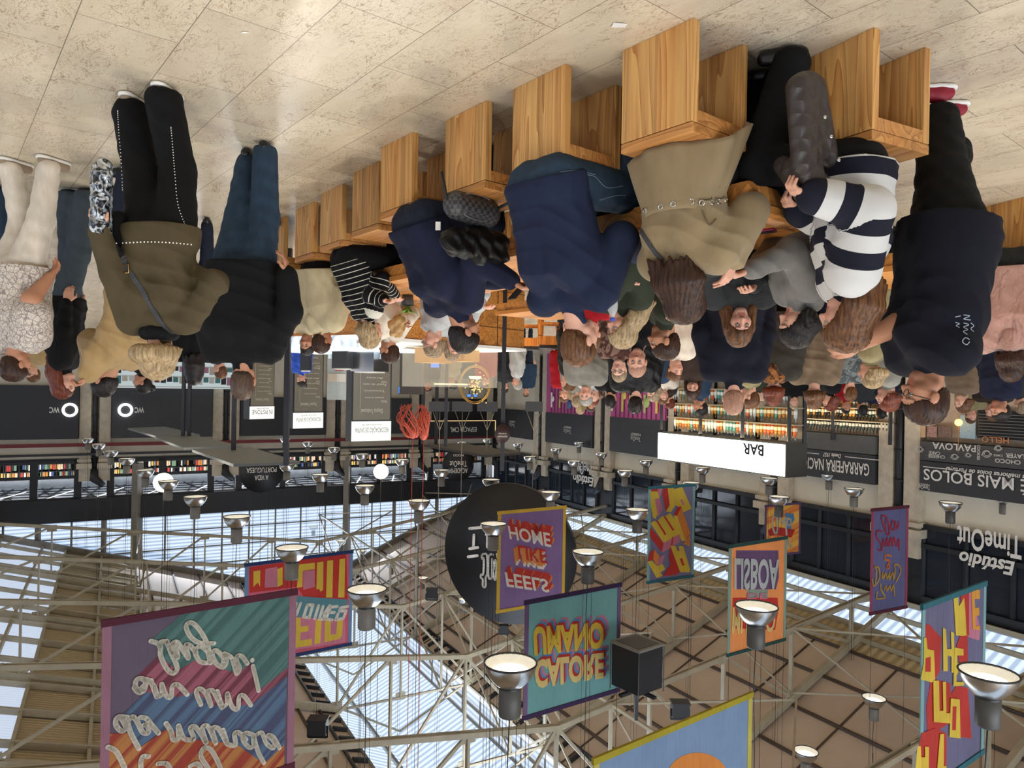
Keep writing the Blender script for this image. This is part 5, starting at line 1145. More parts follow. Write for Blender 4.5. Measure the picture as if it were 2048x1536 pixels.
# ---------------------------------------------------------------- figures grown from smooth distance fields
import openvdb as vdb
class SDF:
    def __init__(s): s.pr = []; s.sub = []; s.cut = []
    def cap(s, a, b, ra, rb=None, k=.03):
        s.pr.append(('c', np.array(a, float), np.array(b, float), ra, ra if rb is None else rb, k)); return s
    def ell(s, c, r, ax, k=.02):
        s.pr.append(('e', np.array(c, float), np.array(r, float), np.array([tuple(v) for v in ax], float), 0, k)); return s
    @staticmethod
    def dist(p, G):
        if p[0] == 'c':
            _, a, b, ra, rb, _k = p; d = b-a; L = max(float(d@d), 1e-9)
            X, Y, Z = G[0]-a[0], G[1]-a[1], G[2]-a[2]
            t = np.clip((X*d[0]+Y*d[1]+Z*d[2])/L, 0, 1)
            return np.sqrt((X-t*d[0])**2+(Y-t*d[1])**2+(Z-t*d[2])**2)-(ra+(rb-ra)*t)
        _, c, r, ax, _z, _k = p; X, Y, Z = G[0]-c[0], G[1]-c[1], G[2]-c[2]
        u = [(X*ax[i][0]+Y*ax[i][1]+Z*ax[i][2])/r[i] for i in range(3)]
        q = np.sqrt(u[0]**2+u[1]**2+u[2]**2)+1e-9
        q2 = np.sqrt((u[0]/r[0])**2+(u[1]/r[1])**2+(u[2]/r[2])**2)+1e-9
        return q*(q-1)/q2
    def box(s, p, m):
        if p[0] == 'c':
            r = max(p[3], p[4])+m; return np.minimum(p[1], p[2])-r, np.maximum(p[1], p[2])+r
        r = max(p[2])+m; return p[1]-r, p[1]+r
    def mesh(s, h, disp=None, m=None):
        m = m or max(.05, 2.5*h); BG = m
        bl = [s.box(p, h*2) for p in s.pr]; lo = np.min([b[0] for b in bl], 0)-h*2; hi = np.max([b[1] for b in bl], 0)+h*2
        n = np.ceil((hi-lo)/h).astype(int)+1; f = np.full(n, BG, np.float32)
        ax = [lo[i]+h*np.arange(n[i]) for i in range(3)]
        def region(p):
            a, b = s.box(p, m); i0 = np.clip(((a-lo)/h).astype(int), 0, n-1); i1 = np.clip(((b-lo)/h).astype(int)+2, 1, n)
            sl_ = tuple(slice(i0[i], i1[i]) for i in range(3)); G = np.meshgrid(*[ax[i][sl_[i]] for i in range(3)], indexing='ij', sparse=True); return sl_, G
        for p in s.pr:
            sl_, G = region(p); d = s.dist(p, G).astype(np.float32); o = f[sl_]; k = p[5]
            hh = np.maximum(k-np.abs(o-d), 0)/k; f[sl_] = np.minimum(o, d)-hh*hh*k*.25
        for p in s.sub:
            sl_, G = region(p); d = -s.dist(p, G).astype(np.float32); o = f[sl_]; k = p[5]
            hh = np.maximum(k-np.abs(o-d), 0)/k; f[sl_] = np.maximum(o, d)+hh*hh*k*.25
        if s.cut or disp:
            G = np.meshgrid(*ax, indexing='ij', sparse=True)
            if disp: f = f+disp(G).astype(np.float32)*(np.abs(f) < .03)
            for c, nn in s.cut: f = np.maximum(f, ((G[0]-c[0])*nn[0]+(G[1]-c[1])*nn[1]+(G[2]-c[2])*nn[2]).astype(np.float32))
        g = vdb.FloatGrid(BG); g.copyFromArray(np.minimum(f, BG)); g.transform = vdb.createLinearTransform(h)
        pts, quads = g.convertToQuads(0.0)
        return pts+lo, quads
def sdf_obj(name, sd, h, mat, parent=None, origin=(0, 0, 0), disp=None, attr=None, tint=None):
    pts, q = sd.mesh(h, disp)
    me = bpy.data.meshes.new(name)
    if len(q) == 0: return None
    pts = pts.astype(np.float32)-np.array(origin, np.float32)
    me.vertices.add(len(pts)); me.vertices.foreach_set('co', pts.ravel())
    q = q[:, ::-1]; me.loops.add(len(q)*4); me.loops.foreach_set('vertex_index', q.astype(np.int32).ravel())
    me.polygons.add(len(q)); me.polygons.foreach_set('loop_start', np.arange(0, len(q)*4, 4, dtype=np.int32))
    me.polygons.foreach_set('use_smooth', np.ones(len(q), bool)); me.update(calc_edges=True)
    me.materials.append(mat)
    if attr is not None:
        a = me.attributes.new('s', 'FLOAT', 'POINT'); a.data.foreach_set('value', attr(pts+np.array(origin, np.float32)).astype(np.float32))
    if tint is not None:
        a = me.attributes.new('tint', 'FLOAT_COLOR', 'POINT'); a.data.foreach_set('color', tint(pts+np.array(origin, np.float32)).astype(np.float32).ravel())
    o = bpy.data.objects.new(name, me); COL.objects.link(o); o.location = origin
    if parent: setp(o, parent)
    return o
def skin_mat(name):
    if name in MATS: return MATS[name]
    k = NT(name); at = k.new('ShaderNodeAttribute', _attribute_name='tint')
    v = k.coords(); c = k.mix(k.math('MULTIPLY', k.noise(v, 30, 3), .18), at.outputs['Color'], (.36, .10, .06, 1))
    k.link(c, k.b.inputs['Base Color']); k.b.inputs['Roughness'].default_value = .5; k.b.inputs['Specular IOR Level'].default_value = .35
    k.b.inputs['Subsurface Weight'].default_value = .0
    MATS[name] = k.m; return k.m
def hair_mat(name, c, c2):
    if name in MATS: return MATS[name]
    k = NT(name); v = k.coords((70, 70, 5)); n_ = k.noise(v, 1, 4, .6)
    k.link(k.ramp(n_, [(.3, sl(c)[:3]), (.5, [(a+b)/2 for a, b in zip(sl(c)[:3], sl(c2)[:3])]), (.7, sl(c2)[:3])]), k.b.inputs['Base Color'])
    k.b.inputs['Roughness'].default_value = .48; k.b.inputs['Specular IOR Level'].default_value = .3; k.bump(n_, .6, .006)
    MATS[name] = k.m; return k.m
SK = skin_mat('skin')
SKC = dict(fair=(214, 164, 140), tan=(186, 134, 104), brown=(150, 100, 74), pale=(224, 180, 158))
HC = dict(dark=((26, 15, 10), (72, 45, 30)), brown=((52, 30, 18), (122, 82, 50)), blond=((108, 86, 58), (190, 166, 126)), black=((12, 10, 10), (40, 34, 32)), grey=((110, 106, 100), (180, 176, 168)),
          auburn=((64, 26, 16), (128, 62, 38)), ash=((96, 78, 60), (170, 148, 120)), buzz=((60, 46, 38), (98, 78, 64)), bald=((150, 112, 92), (176, 134, 112)))
def V(*a): return Vector(a)
def ik(a, t, l1, l2, pole):
    d = t-a; L = min(d.length, (l1+l2)*.999); u = d.normalized(); q = (l1*l1-l2*l2+L*L)/(2*L); hh = math.sqrt(max(l1*l1-q*q, 0))
    p = pole-u*pole.dot(u)
    if p.length < 1e-4: p = u.orthogonal()
    return a+u*q+p.normalized()*hh, a+u*L
FIG = {}
def person(lab, head, H=1.7, h=0, sit=None, lean=0, side=0, hunch=0, yaw=0, pitch=0, roll=0, sh=1.0, w=1.0, fem=False, vox=.008, skin='fair', hair=('short', 'brown', .1), beard=0,
           top=None, bulk=.018, sleeve='long', hem=.10, arm_r=1.0, bot=None, leg=(.10, .075, .06), shoe=None, rh=None, lh=None, feet=None, knees=None, curl=.6, rdir=None, ldir=None,
           skirt=None, attr=None, group=None, detail=True, scarf=None, bust=.0, glasses=False, hood=None, elbow_out=.5, belly=0, fade=0, fold=1.0):
    """head = (x, y, D): centre of the head in the photograph and its distance; H body height"""
    s = H/1.72; hr = math.radians(h); Fw = V(math.sin(hr), math.cos(hr), 0); Rt = V(math.cos(hr), -math.sin(hr), 0); U = V(0, 0, 1)
    hw = P(*head)
    le, sd = math.radians(lean), math.radians(side)
    d1 = (U*math.cos(le)+Fw*math.sin(le)+Rt*math.sin(sd)).normalized(); l2 = le+math.radians(hunch)
    d2 = (U*math.cos(l2)+Fw*math.sin(l2)+Rt*math.sin(sd)).normalized()
    l3 = l2*.55+math.radians(hunch)*.3; d3 = (U*math.cos(l3)+Fw*math.sin(l3)+Rt*math.sin(sd)*.6).normalized()
    up_len = .27*s; Pz = (sit+.10) if sit is not None else .935*s
    tot = d1*up_len+d2*.25*s+d3*.175*s
    if sit is not None:                      # stretch the trunk so that the head reaches its place
        q = (hw.z-Pz)/tot.z; q = max(.8, min(1.15, q)); s2 = s*q
    else: s2 = s
    Pv = hw-tot*(s2/s); Pv = V(Pv.x, Pv.y, Pz if sit is None else Pz)
    if sit is None: Pv.z = max(.6, hw.z-tot.z)
    leg_s = (Pv.z-.03)/.905 if sit is None else s
    Ch = Pv+d1*.27*s2; Nk = Ch+d2*.25*s2; Hd = Nk+d3*.175*s2
    side_u = (Rt-d2*Rt.dot(d2)).normalized(); dep = d2.cross(side_u)*-1
    if dep.dot(Fw) < 0: dep = -dep
    shw = .165*s*sh
    SR_, SL_ = Nk-d2*.045*s+side_u*shw, Nk-d2*.045*s-side_u*shw
    HR_, HL_ = Pv+Rt*.085*s-U*.02, Pv-Rt*.085*s-U*.02
    g0 = V(Pv.x, Pv.y, 0)
    # head frame
    hy = hr+math.radians(yaw); f0 = V(math.sin(hy), math.cos(hy), 0); r0 = V(math.cos(hy), -math.sin(hy), 0); pt = math.radians(pitch)
    f = f0*math.cos(pt)-U*math.sin(pt); u = U*math.cos(pt)+f0*math.sin(pt); r = r0
    if roll: ro = math.radians(roll); r, u = r*math.cos(ro)+u*math.sin(ro), u*math.cos(ro)-r*math.sin(ro)
    hs = .97*(s if sit is None else (s+s2)/2); hs = max(.9, min(1.06, hs))
    def HP(x, y, z): return Hd+(r*x+f*y+u*z)*hs
    # arms
    def arm(S, tgt, sg, wdir):
        if tgt is None: tgt = ('l', sg*.26, .08, .88) if sit is None else ('l', sg*.2, .34, .72)
        if tgt[0] == 'l': T_ = g0+Rt*tgt[1]*s+Fw*tgt[2]*s+U*tgt[3]*s if sit is None else g0+Rt*tgt[1]+Fw*tgt[2]+U*tgt[3]
        else: T_ = P(*tgt)
        E, W_ = ik(S, T_, .285*s, .25*s, (-U*1.0-Fw*.5+Rt*sg*elbow_out))
        hd = (Vector(wdir) if wdir is not None else (W_-E)).normalized(); return E, W_, hd
    ER, WR, hdR = arm(SR_, rh, 1, rdir); EL, WL, hdL = arm(SL_, lh, -1, ldir)
    # legs
    if sit is None:
        ft = feet or [(.10, .0), (-.10, .0)]; an = []
        for i, q in enumerate(ft):
            if len(q) == 2: A_ = g0+Rt*q[0]*s+Fw*q[1]*s+U*.08
            else: A_ = PZ(q[0], q[1], 0.0 if q[2] is None else q[2]); A_ = V(A_.x, A_.y, .08)
            an.append(A_)
        KR, AR = ik(HR_, an[0], .425*leg_s, .43*leg_s, Fw+Rt*.1); KL, AL = ik(HL_, an[1], .425*leg_s, .43*leg_s, Fw-Rt*.1)
    else:
        kn = knees or [(.12, .42, sit+.04), (-.12, .42, sit+.04)]
        KR, KL = [g0+Rt*q[0]+Fw*q[1]*s+U*q[2] for q in kn]; ft = feet or [(.12, .46), (-.12, .46)]
        AR, AL = [g0+Rt*q[0]+Fw*q[1]*s+U*.08 for q in ft]
    og = tuple(g0)
    # ------------------------------------------------ body
    b = SDF(); R_ = lambda x: x*s*w
    def trunk(q, o=0.0, k=.05, fatt=0):
        q.cap(Pv+side_u*.065*s, Pv-side_u*.065*s, R_(.110)+o, k=k)
        q.cap(Pv+d1*.15*s2+side_u*.05*s+dep*belly*.4, Pv+d1*.15*s2-side_u*.05*s+dep*belly*.4, R_(.104)+o+belly, k=k)
        for sg in (1, -1):
            q.cap(Pv+side_u*.07*s*sg, Ch+d2*.06*s+side_u*.085*s*sg*sh, R_(.098)+o, R_(.103)+o, k=k)
            q.cap(Ch+d2*.06*s+side_u*.08*s*sg*sh, Nk-d2*.07*s+side_u*.10*s*sg*sh, R_(.103)+o, .062*s+o, k=k)
            q.cap(Nk-d2*.05*s+side_u*.02*sg, Nk-d2*.055*s+side_u*shw*.85*sg, .058*s+o*.8, .056*s+o*.8, k=k)
            if bust: q.cap(Ch+d2*.03*s+side_u*.06*s*sg+dep*.075*s, Ch+d2*.035*s+side_u*.06*s*sg+dep*(.075+bust)*s, .055*s+o, k=k)
    def arms(q, o=0.0, cuff=0.0, short=False, k=.035):
        for S, E, W_ in ((SR_, ER, WR), (SL_, EL, WL)):
            if short: q.cap(S, S+(E-S)*.62, .060*s*arm_r+o, .056*s*arm_r+o, k=k)
            else: q.cap(S, E, .060*s*arm_r+o, .046*s*arm_r+o, k=k); q.cap(E, W_-(W_-E).normalized()*.01, .046*s*arm_r+o, .031*s*arm_r+o+cuff, k=k)
    trunk(b, -.012); arms(b, -.010)
    b.cap(Nk-d2*.03*s, HP(0, -.02, -.055), .056*s, .050*s, k=.03)
    for (Hp, K, A) in ((HR_, KR, AR), (HL_, KL, AL)):
        b.cap(Hp, K, .075*s*w, .05*s*w, k=.04); b.cap(K, A, .05*s*w, .034*s, k=.03)
        ff = (Fw*.1-U*.045); b.cap(A-U*.02, A+ff, .03*s, .026*s, k=.02)
    # head
    axs = (r, f, u); E_ = lambda x, y, z, rx, ry, rz, k=.02: b.ell(HP(x, y, z), (rx*hs, ry*hs, rz*hs), axs, k)
    E_(0, -.012, .03, .073, .093, .083); E_(0, .022, -.03, .058, .068, .078, .03)
    C_ = lambda a, c, ra, rb, k=.012: b.cap(HP(*a), HP(*c), ra*hs, rb*hs, k)
    C_((-.012, .068, -.092), (.012, .068, -.092), .02, .02, .025)
    C_((-.05, .0, -.07), (0, .06, -.095), .018, .018, .03); C_((.05, .0, -.07), (0, .06, -.095), .018, .018, .03)
    for sg in (-1, 1):
        E_(sg*.036, .052, -.028, .028, .030, .030, .03)
        E_(sg*.076, -.008, -.008, .010, .020, .031, .008)
    C_((0, .088, .012), (0, .108, -.028), .008, .0125); C_((-.012, .092, -.034), (.012, .092, -.034), .008, .008)
    C_((-.032, .078, .022), (.032, .078, .022), .011, .011)
    C_((-.017, .083, -.058), (.017, .083, -.058), .0085, .0085, .008); C_((-.014, .083, -.069), (.014, .083, -.069), .0085, .0085, .006)
    for sg in (-1, 1): b.sub.append(('e', np.array(HP(sg*.031, .100, .003)), np.array([.017*hs, .016*hs, .011*hs]), np.array([tuple(v) for v in axs]), 0, .012))
    # hands
    for W_, hd, sg, E in ((WR, hdR, 1, ER), (WL, hdL, -1, EL)):
        pn = (-U+Fw*-.2); pn = (pn-hd*pn.dot(hd)).normalized() if abs(hd.dot(U)) < .92 else (Rt*-sg-hd*(Rt*-sg).dot(hd)).normalized()
        tm = hd.cross(pn)*(1 if hd.cross(pn).dot(Rt*-sg) > 0 else -1)
        kn_ = []
        for j, o_ in enumerate((.03, .010, -.010, -.028)):
            kp = W_+hd*(.088-.006*abs(j-1))*s+tm*o_*s; b.cap(W_+tm*o_*.6*s, kp, .017*s, .0125*s, k=.014); kn_.append(kp)
        if vox < .012:
            for j, (kp, L_) in enumerate(zip(kn_, (.068, .076, .070, .055))):
                c1 = curl*.6; e1 = (hd*math.cos(c1)+pn*math.sin(c1)); c2 = curl*1.7; e2_ = (hd*math.cos(c2)+pn*math.sin(c2))
                m1 = kp+e1*L_*.5*s; b.cap(kp, m1, .0095*s, .0088*s, k=.005); b.cap(m1, m1+e2_*L_*.55*s, .0088*s, .0076*s, k=.004)
            tb = W_+hd*.025*s+tm*.03*s; t1 = tb+(tm*.7+hd*.7+pn*.35)*.04*s; b.cap(tb, t1, .0135*s, .0105*s, k=.012); b.cap(t1, t1+(hd*.85+pn*.5)*.032*s, .0105*s, .009*s, k=.005)
        else: b.cap(W_+hd*.08*s, W_+hd*.15*s+pn*.03, .03*s, .018*s, k=.03)
    base = np.array(sl(SKC[skin])[:3]); hc = np.array(sl(HC[hair[1]][0])[:3])
    Hn, rn, fn, un = [np.array(v) for v in (Hd, r, f, u)]
    def tint(p):
        c = np.ones((len(p), 4), np.float32); c[:, :3] = base; q = (p-Hn)/hs; x, y, z = np.abs(q@rn), q@fn, q@un
        def bl(m, col, a): c[m, :3] = c[m, :3]*(1-a)+np.array(col)*a
        on = (y > .04) & (z > -.12) & (z < .12)
        bl(on & (x < .05) & (x > .02) & (z < -.005) & (z > -.045), (base[0]*1.0, base[1]*.72, base[2]*.66), .5)
        bl(on & (x < .026) & (z < -.050) & (z > -.078) & (y > .07), (.42, .12, .10), .75)
        bl(on & (x < .05) & (x > .012) & (z > .0175) & (z < .029), hc, .75)
        bl(on & (x < .046) & (x > .017) & (z > -.003) & (z < .0045), (.03, .02, .02), .8)
        if beard: bl((y > -.01) & (z < -.030) & (z > -.125) & ~((x < .022) & (z > -.078) & (z < -.052)), hc, beard)
        return c
    body = sdf_obj('person', b, vox, SK, None, og, tint=tint)
    tag(body, lab, 'person', group)
    if detail:
        for sg in (-1, 1):
            if pitch < 20:
                e_ = MB().ell(HP(sg*.031, .0795, .001), (.0115*hs,)*3, n=8, m=10).build('eye', plain('eye_white', (176, 166, 158), .3), body, origin=og)
                MB().ell(HP(sg*.031, .087, -.0005), (.0062*hs, .0048*hs, .0062*hs), axs, n=6, m=8).build('iris', plain('iris_dark', (30, 22, 18), .2), e_, origin=og)
                MB().tube([HP(sg*(.031+.0135*math.cos(t*.52)), .0885-.004*abs(math.cos(t*.52)), .0015+.0062*math.sin(t*.52)) for t in range(7)], .0016, 4).build('eyelid', plain('lash_brown', (46, 28, 22), .6), e_, origin=og)
            else: MB().ell(HP(sg*.031, .0795, .0), (.0125*hs, .0115*hs, .0105*hs), axs, n=8, m=10).build('eyelid', plain('eyelid_'+skin, tuple(int(v*.86) for v in SKC[skin]), .5), body, origin=og)
    if glasses:
        m = MB()
        for sg in (-1, 1): m.tube([HP(sg*.032+.022*math.cos(t*.7), .105, .0+.018*math.sin(t*.7)) for t in range(10)], .002, 5, cap=False); m.tube([HP(sg*.054, .103, .005), HP(sg*.078, .0, .005)], .002, 5)
        m.tube([HP(-.01, .107, .005), HP(.01, .107, .005)], .002, 5); m.build('glasses', black, body, origin=og)
    # ------------------------------------------------ clothes
    sp = [(np.array(Pv), np.array(d1))]
    Pn, dn = np.array(Pv), np.array((Nk-Pv).normalized()); segs = [(np.array(SR_), np.array(ER), 0), (np.array(ER), np.array(WR), .285*s), (np.array(SL_), np.array(EL), 0), (np.array(EL), np.array(WL), .285*s)]
    def sattr(p):
        v = (p-Pn)@dn; best = np.linalg.norm(p-(Pn+np.outer(np.clip(v, -.1, .5), dn)), axis=1)-.15
        out = v.copy()
        for a, c, o_ in segs:
            d_ = c-a; L_ = np.linalg.norm(d_); t = np.clip((p-a)@d_/L_**2, 0, 1); dd = np.linalg.norm(p-(a+np.outer(t, d_)), axis=1)-.07
            mk = dd < best; out[mk] = (.42*s-(o_+t*L_))[mk]; best = np.minimum(best, dd)
        return out
    tv = max(vox, .008)
    if top:
        g = SDF(); trunk(g, bulk, .05)
        g.cap(Pv+Rt*.05*s-d1*hem*.6, Pv-Rt*.05*s-d1*hem*.6, R_(.112)+bulk+.006, k=.05)
        arms(g, bulk*.75, .004, sleeve == 'short')
        g.cap(Nk-d2*.02*s, Nk+d3*(.03 if sleeve == 'short' else .085)*s, .070*s, .062*s, k=.02)
        hb = Pv-d1*hem
        if skirt:
            for q in skirt: g.cap(*q, k=.06)
        else:
            if sit is None: g.cap(Pv+Rt*.055*s, Pv-U*hem+Rt*.06*s, R_(.118)+bulk, k=.05); g.cap(Pv-Rt*.055*s, Pv-U*hem-Rt*.06*s, R_(.118)+bulk, k=.05)
            g.cut.append((np.array(hb), -np.array(d1)))
        # front folds
        rn_ = random.Random(int(head[0]*7)); ph = [rn_.random()*6 for _ in range(4)]
        def disp(G): 
            
            wv = G[2]*62+G[0]*26+ph[0]+1.6*np.sin(G[0]*11+G[1]*9+ph[1])+1.2*np.sin(G[2]*9+ph[3]); w2 = G[0]*44-G[1]*40+G[2]*30+ph[2]+1.5*np.sin(G[2]*13+ph[1])
            return fold*(.009*(np.abs(np.sin(wv*.5))**.7)*np.clip(.5+.8*np.sin(G[0]*7+G[2]*5+ph[2]), 0, 1)+.008*np.abs(np.sin(w2*.5))*np.clip(.4+.9*np.sin(G[2]*8+G[1]*6+ph[0]), 0, 1))
        tg = sdf_obj('top', g, tv, top, body, og, disp=disp, attr=sattr if attr else None)
    if hood:
        g = SDF(); g.cap(Nk+dep*-.06*s+side_u*.07*s, Nk+dep*-.06*s-side_u*.07*s, .055*s, k=.05); g.cap(Nk-d2*.06*s-dep*.10*s, Nk-dep*.09*s+d3*.02, .07*s, .06*s, k=.05)
        sdf_obj('hood', g, tv, hood, body, og)
    if scarf:
        g = SDF()
        for t in range(8):
            a1, a2 = t*.785, (t+1)*.785; g.cap(Nk+(side_u*math.cos(a1)+dep*math.sin(a1))*.07*s+d3*.03, Nk+(side_u*math.cos(a2)+dep*math.sin(a2))*.07*s+d3*.03, .036*s, k=.02)
        sdf_obj('scarf', g, tv, scarf, body, og)
    if bot:
        g = SDF(); g.cap(Pv+Rt*.06*s, Pv-Rt*.06*s, R_(.118)+.008, k=.04)
        for Hp, K, A in ((HR_, KR, AR), (HL_, KL, AL)):
            g.cap(Hp, K, leg[0]*s, leg[1]*s, k=.035); g.cap(K, A+U*.0, leg[1]*s, leg[2]*s, k=.03)
        g.cut.append((np.array(Pv+d1*.09), np.array(d1)) if sit is None else (np.array(Pv+U*.12), np.array((U*1.0-Fw*.25).normalized()))); g.cut.append((np.array([0, 0, .035]), np.array([0, 0, -1.])))
        def disp2(G): return .0035*np.sin(G[2]*50+G[0]*21)*np.sin(G[0]*27+G[1]*31)
        sdf_obj('trousers', g, tv, bot, body, og, disp=disp2)
    if shoe:
        for A in (AR, AL):
            m = SDF(); m.cap(V(A.x, A.y, .045), V(A.x, A.y, .045)+Fw*.12, .042*s, .036*s, k=.02); m.cap(V(A.x, A.y, .04)-Fw*.045, V(A.x, A.y, .05), .035*s, .045*s, k=.02); m.cut.append((np.array([0, 0, .004]), np.array([0, 0, -1.])))
            so = sdf_obj('shoe', m, tv, shoe[0] if isinstance(shoe, tuple) else shoe, body, og)
            if isinstance(shoe, tuple):
                m = SDF(); m.cap(V(A.x, A.y, .02)-Fw*.045, V(A.x, A.y, .02)+Fw*.125, .046*s, .04*s, k=.02); m.cut += [(np.array([0, 0, .003]), np.array([0, 0, -1.])), (np.array([0, 0, .026]), np.array([0, 0, 1.]))]
                sdf_obj('sole', m, tv, shoe[1], so, og)
    # ------------------------------------------------ hair
    st, hcn, L = hair[:3]; vol = hair[3] if len(hair) > 3 else 1.0; hm = hair_mat('hair_'+hcn, *HC[hcn]); g = SDF()
    g.ell(HP(0, -.016, .036), (.081*hs*vol**.5, .100*hs*vol**.5, .089*hs*vol**.4) if st not in ('buzz',) else (.0755*hs, .0955*hs, .0855*hs), axs, .02)
    g.ell(HP(0, -.045, -.02), (.07*hs, .06*hs, .07*hs), axs, .03)
    fc = (.066, .07, .088) if st in ('long', 'bob', 'pony', 'bun') else (.072, .085, .085)
    cz = -.045 if st in ('long', 'bob', 'pony', 'bun') else -.035
    g.sub.append(('e', np.array(HP(0, .085, cz)), np.array(fc)*hs, np.array([tuple(v) for v in axs]), 0, .012))
    if st in ('short', 'buzz'):
        g.sub.append(('e', np.array(HP(0, .02, -.125)), np.array([.12, .12, .07])*hs, np.array([tuple(v) for v in axs]), 0, .01))
        for sg in (-1, 1): g.sub.append(('e', np.array(HP(sg*.08, .02, -.03)), np.array([.02, .05, .045])*hs, np.array([tuple(v) for v in axs]), 0, .008))
    if st in ('long', 'bob', 'pony', 'bun'):
        dn_ = V(0, 0, -1); rr = random.Random(int(head[0]))
        if st in ('long', 'bob'):
            for j in range(-6, 7):
                an = j*.30; st0 = HP(math.sin(an)*.066, -math.cos(an)*.078, .0); 
                tip = st0+dn_*L*rr.uniform(.85, 1.05)+(-dep*.05-f*.0)*min(1, L/.2)+side_u*math.sin(an)*.03*vol**2+V(fade, 0, 0)+V(rr.uniform(-.015, .015), rr.uniform(-.015, .015), 0)
                midp = st0+dn_*L*.45+(-dep*.035)+side_u*math.sin(an)*.02*(vol-1)*3+V(fade*.3, 0, 0); g.cap(st0, midp, .03*hs*vol, .036*hs*vol, k=.022); g.cap(midp, tip, .034*hs*vol, .010*hs, k=.02)
        if st == 'pony':
            a = HP(0, -.11, .03); g.cap(HP(0, -.09, .03), a, .025, .022, k=.02); g.cap(a, a+dn_*L-f*.04, .028, .01, k=.02)
        if st == 'bun': g.ell(HP(0, -.115, .05), (.042, .038, .042), axs, .01)
    def dh(G):
        x = G[0]-Hd.x; y = G[1]-Hd.y; an = np.arctan2(x, y)
        return .0028*np.sin(an*34+2.5*np.sin((G[2]-Hd.z)*18))+.0018*np.sin(an*71+3*np.sin((G[2]-Hd.z)*27))
    sdf_obj('hair', g, min(tv, .007) if detail else tv, hm, body, og, disp=dh if vox < .014 else None)
    FIG[lab] = dict(Pv=Pv, Ch=Ch, Nk=Nk, Hd=Hd, SR=SR_, SL=SL_, ER=ER, EL=EL, WR=WR, WL=WL, KR=KR, KL=KL, AR=AR, AL=AL, Fw=Fw, Rt=Rt, s=s, body=body, og=og, d1=d1, d2=d2, side=side_u, dep=dep, hdR=hdR, hdL=hdL, R=R_)
    return FIG[lab]

from mathutils.bvhtree import BVHTree
class Skin:
    """lays straps, buttons and prints on a garment where the photograph shows them"""
    def __init__(s, *objs):
        vs, fs = [], []
        for o in objs:
            k = len(vs); M = o.location; vs += [tuple(v.co+M) for v in o.data.vertices]; fs += [[i+k for i in p.vertices] for p in o.data.polygons]
        s.t = BVHTree.FromPolygons(vs, fs)
    def at(s, x, y, off=.003):
        o = Vector((0, 0, CH)); d = Vector(ray(x, y)).normalized(); h = s.t.ray_cast(o, d)
        return (h[0]+h[1]*off*(1 if h[1].dot(d) < 0 else -1), h[1]*(1 if h[1].dot(d) < 0 else -1)) if h[0] is not None else (None, None)
    def band(s, pts, wd, mt, name, parent, og, off=.004, th=.004, n=10):
        L = smoothline(pts, n) if len(pts) > 2 else [(pts[0][0]+(pts[1][0]-pts[0][0])*i/n, pts[0][1]+(pts[1][1]-pts[0][1])*i/n) for i in range(n+1)]
        q = [s.at(*p, off) for p in L]; q = [v for v in q if v[0] is not None]; m = MB()
        for i in range(len(q)-1):
            if (q[i+1][0]-q[i][0]).length < .12: m.bar(q[i][0], q[i+1][0]+(q[i+1][0]-q[i][0])*.06, wd, th, up=q[i][1])
        if m.v: return m.build(name, mt, parent, origin=og)
def kid(body, name): return [c for c in body.children if c.name.split('.')[0] == name]
# ---------------------------------------------------------------- the people
navyk = cloth('navy_knit', (24, 28, 50), .35, 6); navyk2 = cloth('navy_sweater', (27, 36, 60), .35, 5); blackk = cloth('black_knit', (14, 15, 17), .35, 5); blackc = cloth('black_cotton', (12, 12, 14), .4, 6)
jeans = cloth('blue_denim', (42, 60, 78), .4, 8, 420, sheen=.05); dkjeans = cloth('dark_denim', (30, 36, 52), .4, 8, 420, sheen=.05); gjeans = cloth('grey_denim', (64, 74, 82), .4, 7, sheen=.05)
olive = cloth('olive_wool', (76, 66, 46), .3, 4); beige = cloth('beige_coat_wool', (138, 120, 90), .3, 4); creamj = cloth('cream_cotton', (186, 172, 138), .5, 6); whitet = cloth('off_white_cotton', (214, 204, 188), .5, 7)
tanj = cloth('tan_cotton', (164, 136, 92), .5, 6); greyh = cloth('grey_jersey', (120, 120, 116), .4, 6); greyw = cloth('light_grey_jersey', (176, 178, 178), .4, 6); redk = cloth('red_knit', (150, 20, 30), .4, 7)
pink = cloth('pink_fleece', (176, 134, 120), .9, 14, 60, sheen=.5); dkgreen = cloth('dark_green_cotton', (44, 50, 38), .4, 5); brownc = cloth('brown_linen', (110, 92, 72), .4, 6); dkbrown = cloth('dark_brown_cotton', (52, 40, 34), .5, 6)
charc = cloth('charcoal_cotton', (44, 46, 48), .5, 6); fur = cloth('ginger_fur', (150, 96, 50), 1.0, 30, 90, (70, 44, 26)); blueu = cloth('royal_blue_uniform', (30, 72, 170), .4, 6); teal = cloth('teal_cotton', (70, 150, 150), .4)
stripeb = cloth('broad_stripes', (22, 24, 38), .35, 5, stripes=(.15, .5, (196, 196, 194), .085)); stripen = cloth('narrow_white_stripes', (14, 14, 16), .3, 5, stripes=(.045, .13, (206, 204, 190), .0))
greyt = cloth('grey_tee', (128, 126, 118), .4, 6); khaki = cloth('khaki_cotton', (134, 124, 88), .4); puffer = cloth('black_puffer', (18, 18, 20), .6, 9, sheen=0, rough=.5)
tie = cloth('washed_stripes', (70, 76, 78), .5, 9, c2=(110, 118, 118)); check = cloth('brown_check', (70, 44, 38), .4, 9, 40, (120, 96, 84)); blues = cloth('slate_blue_cotton', (40, 58, 80), .4)
shb = plain('black_shoe_leather', (16, 16, 18), .4); shw_ = plain('white_shoe_leather', (196, 188, 176), .5); shr = plain('red_canvas_shoe', (140, 22, 44), .6); shg = plain('beige_suede_shoe', (150, 132, 110), .8)
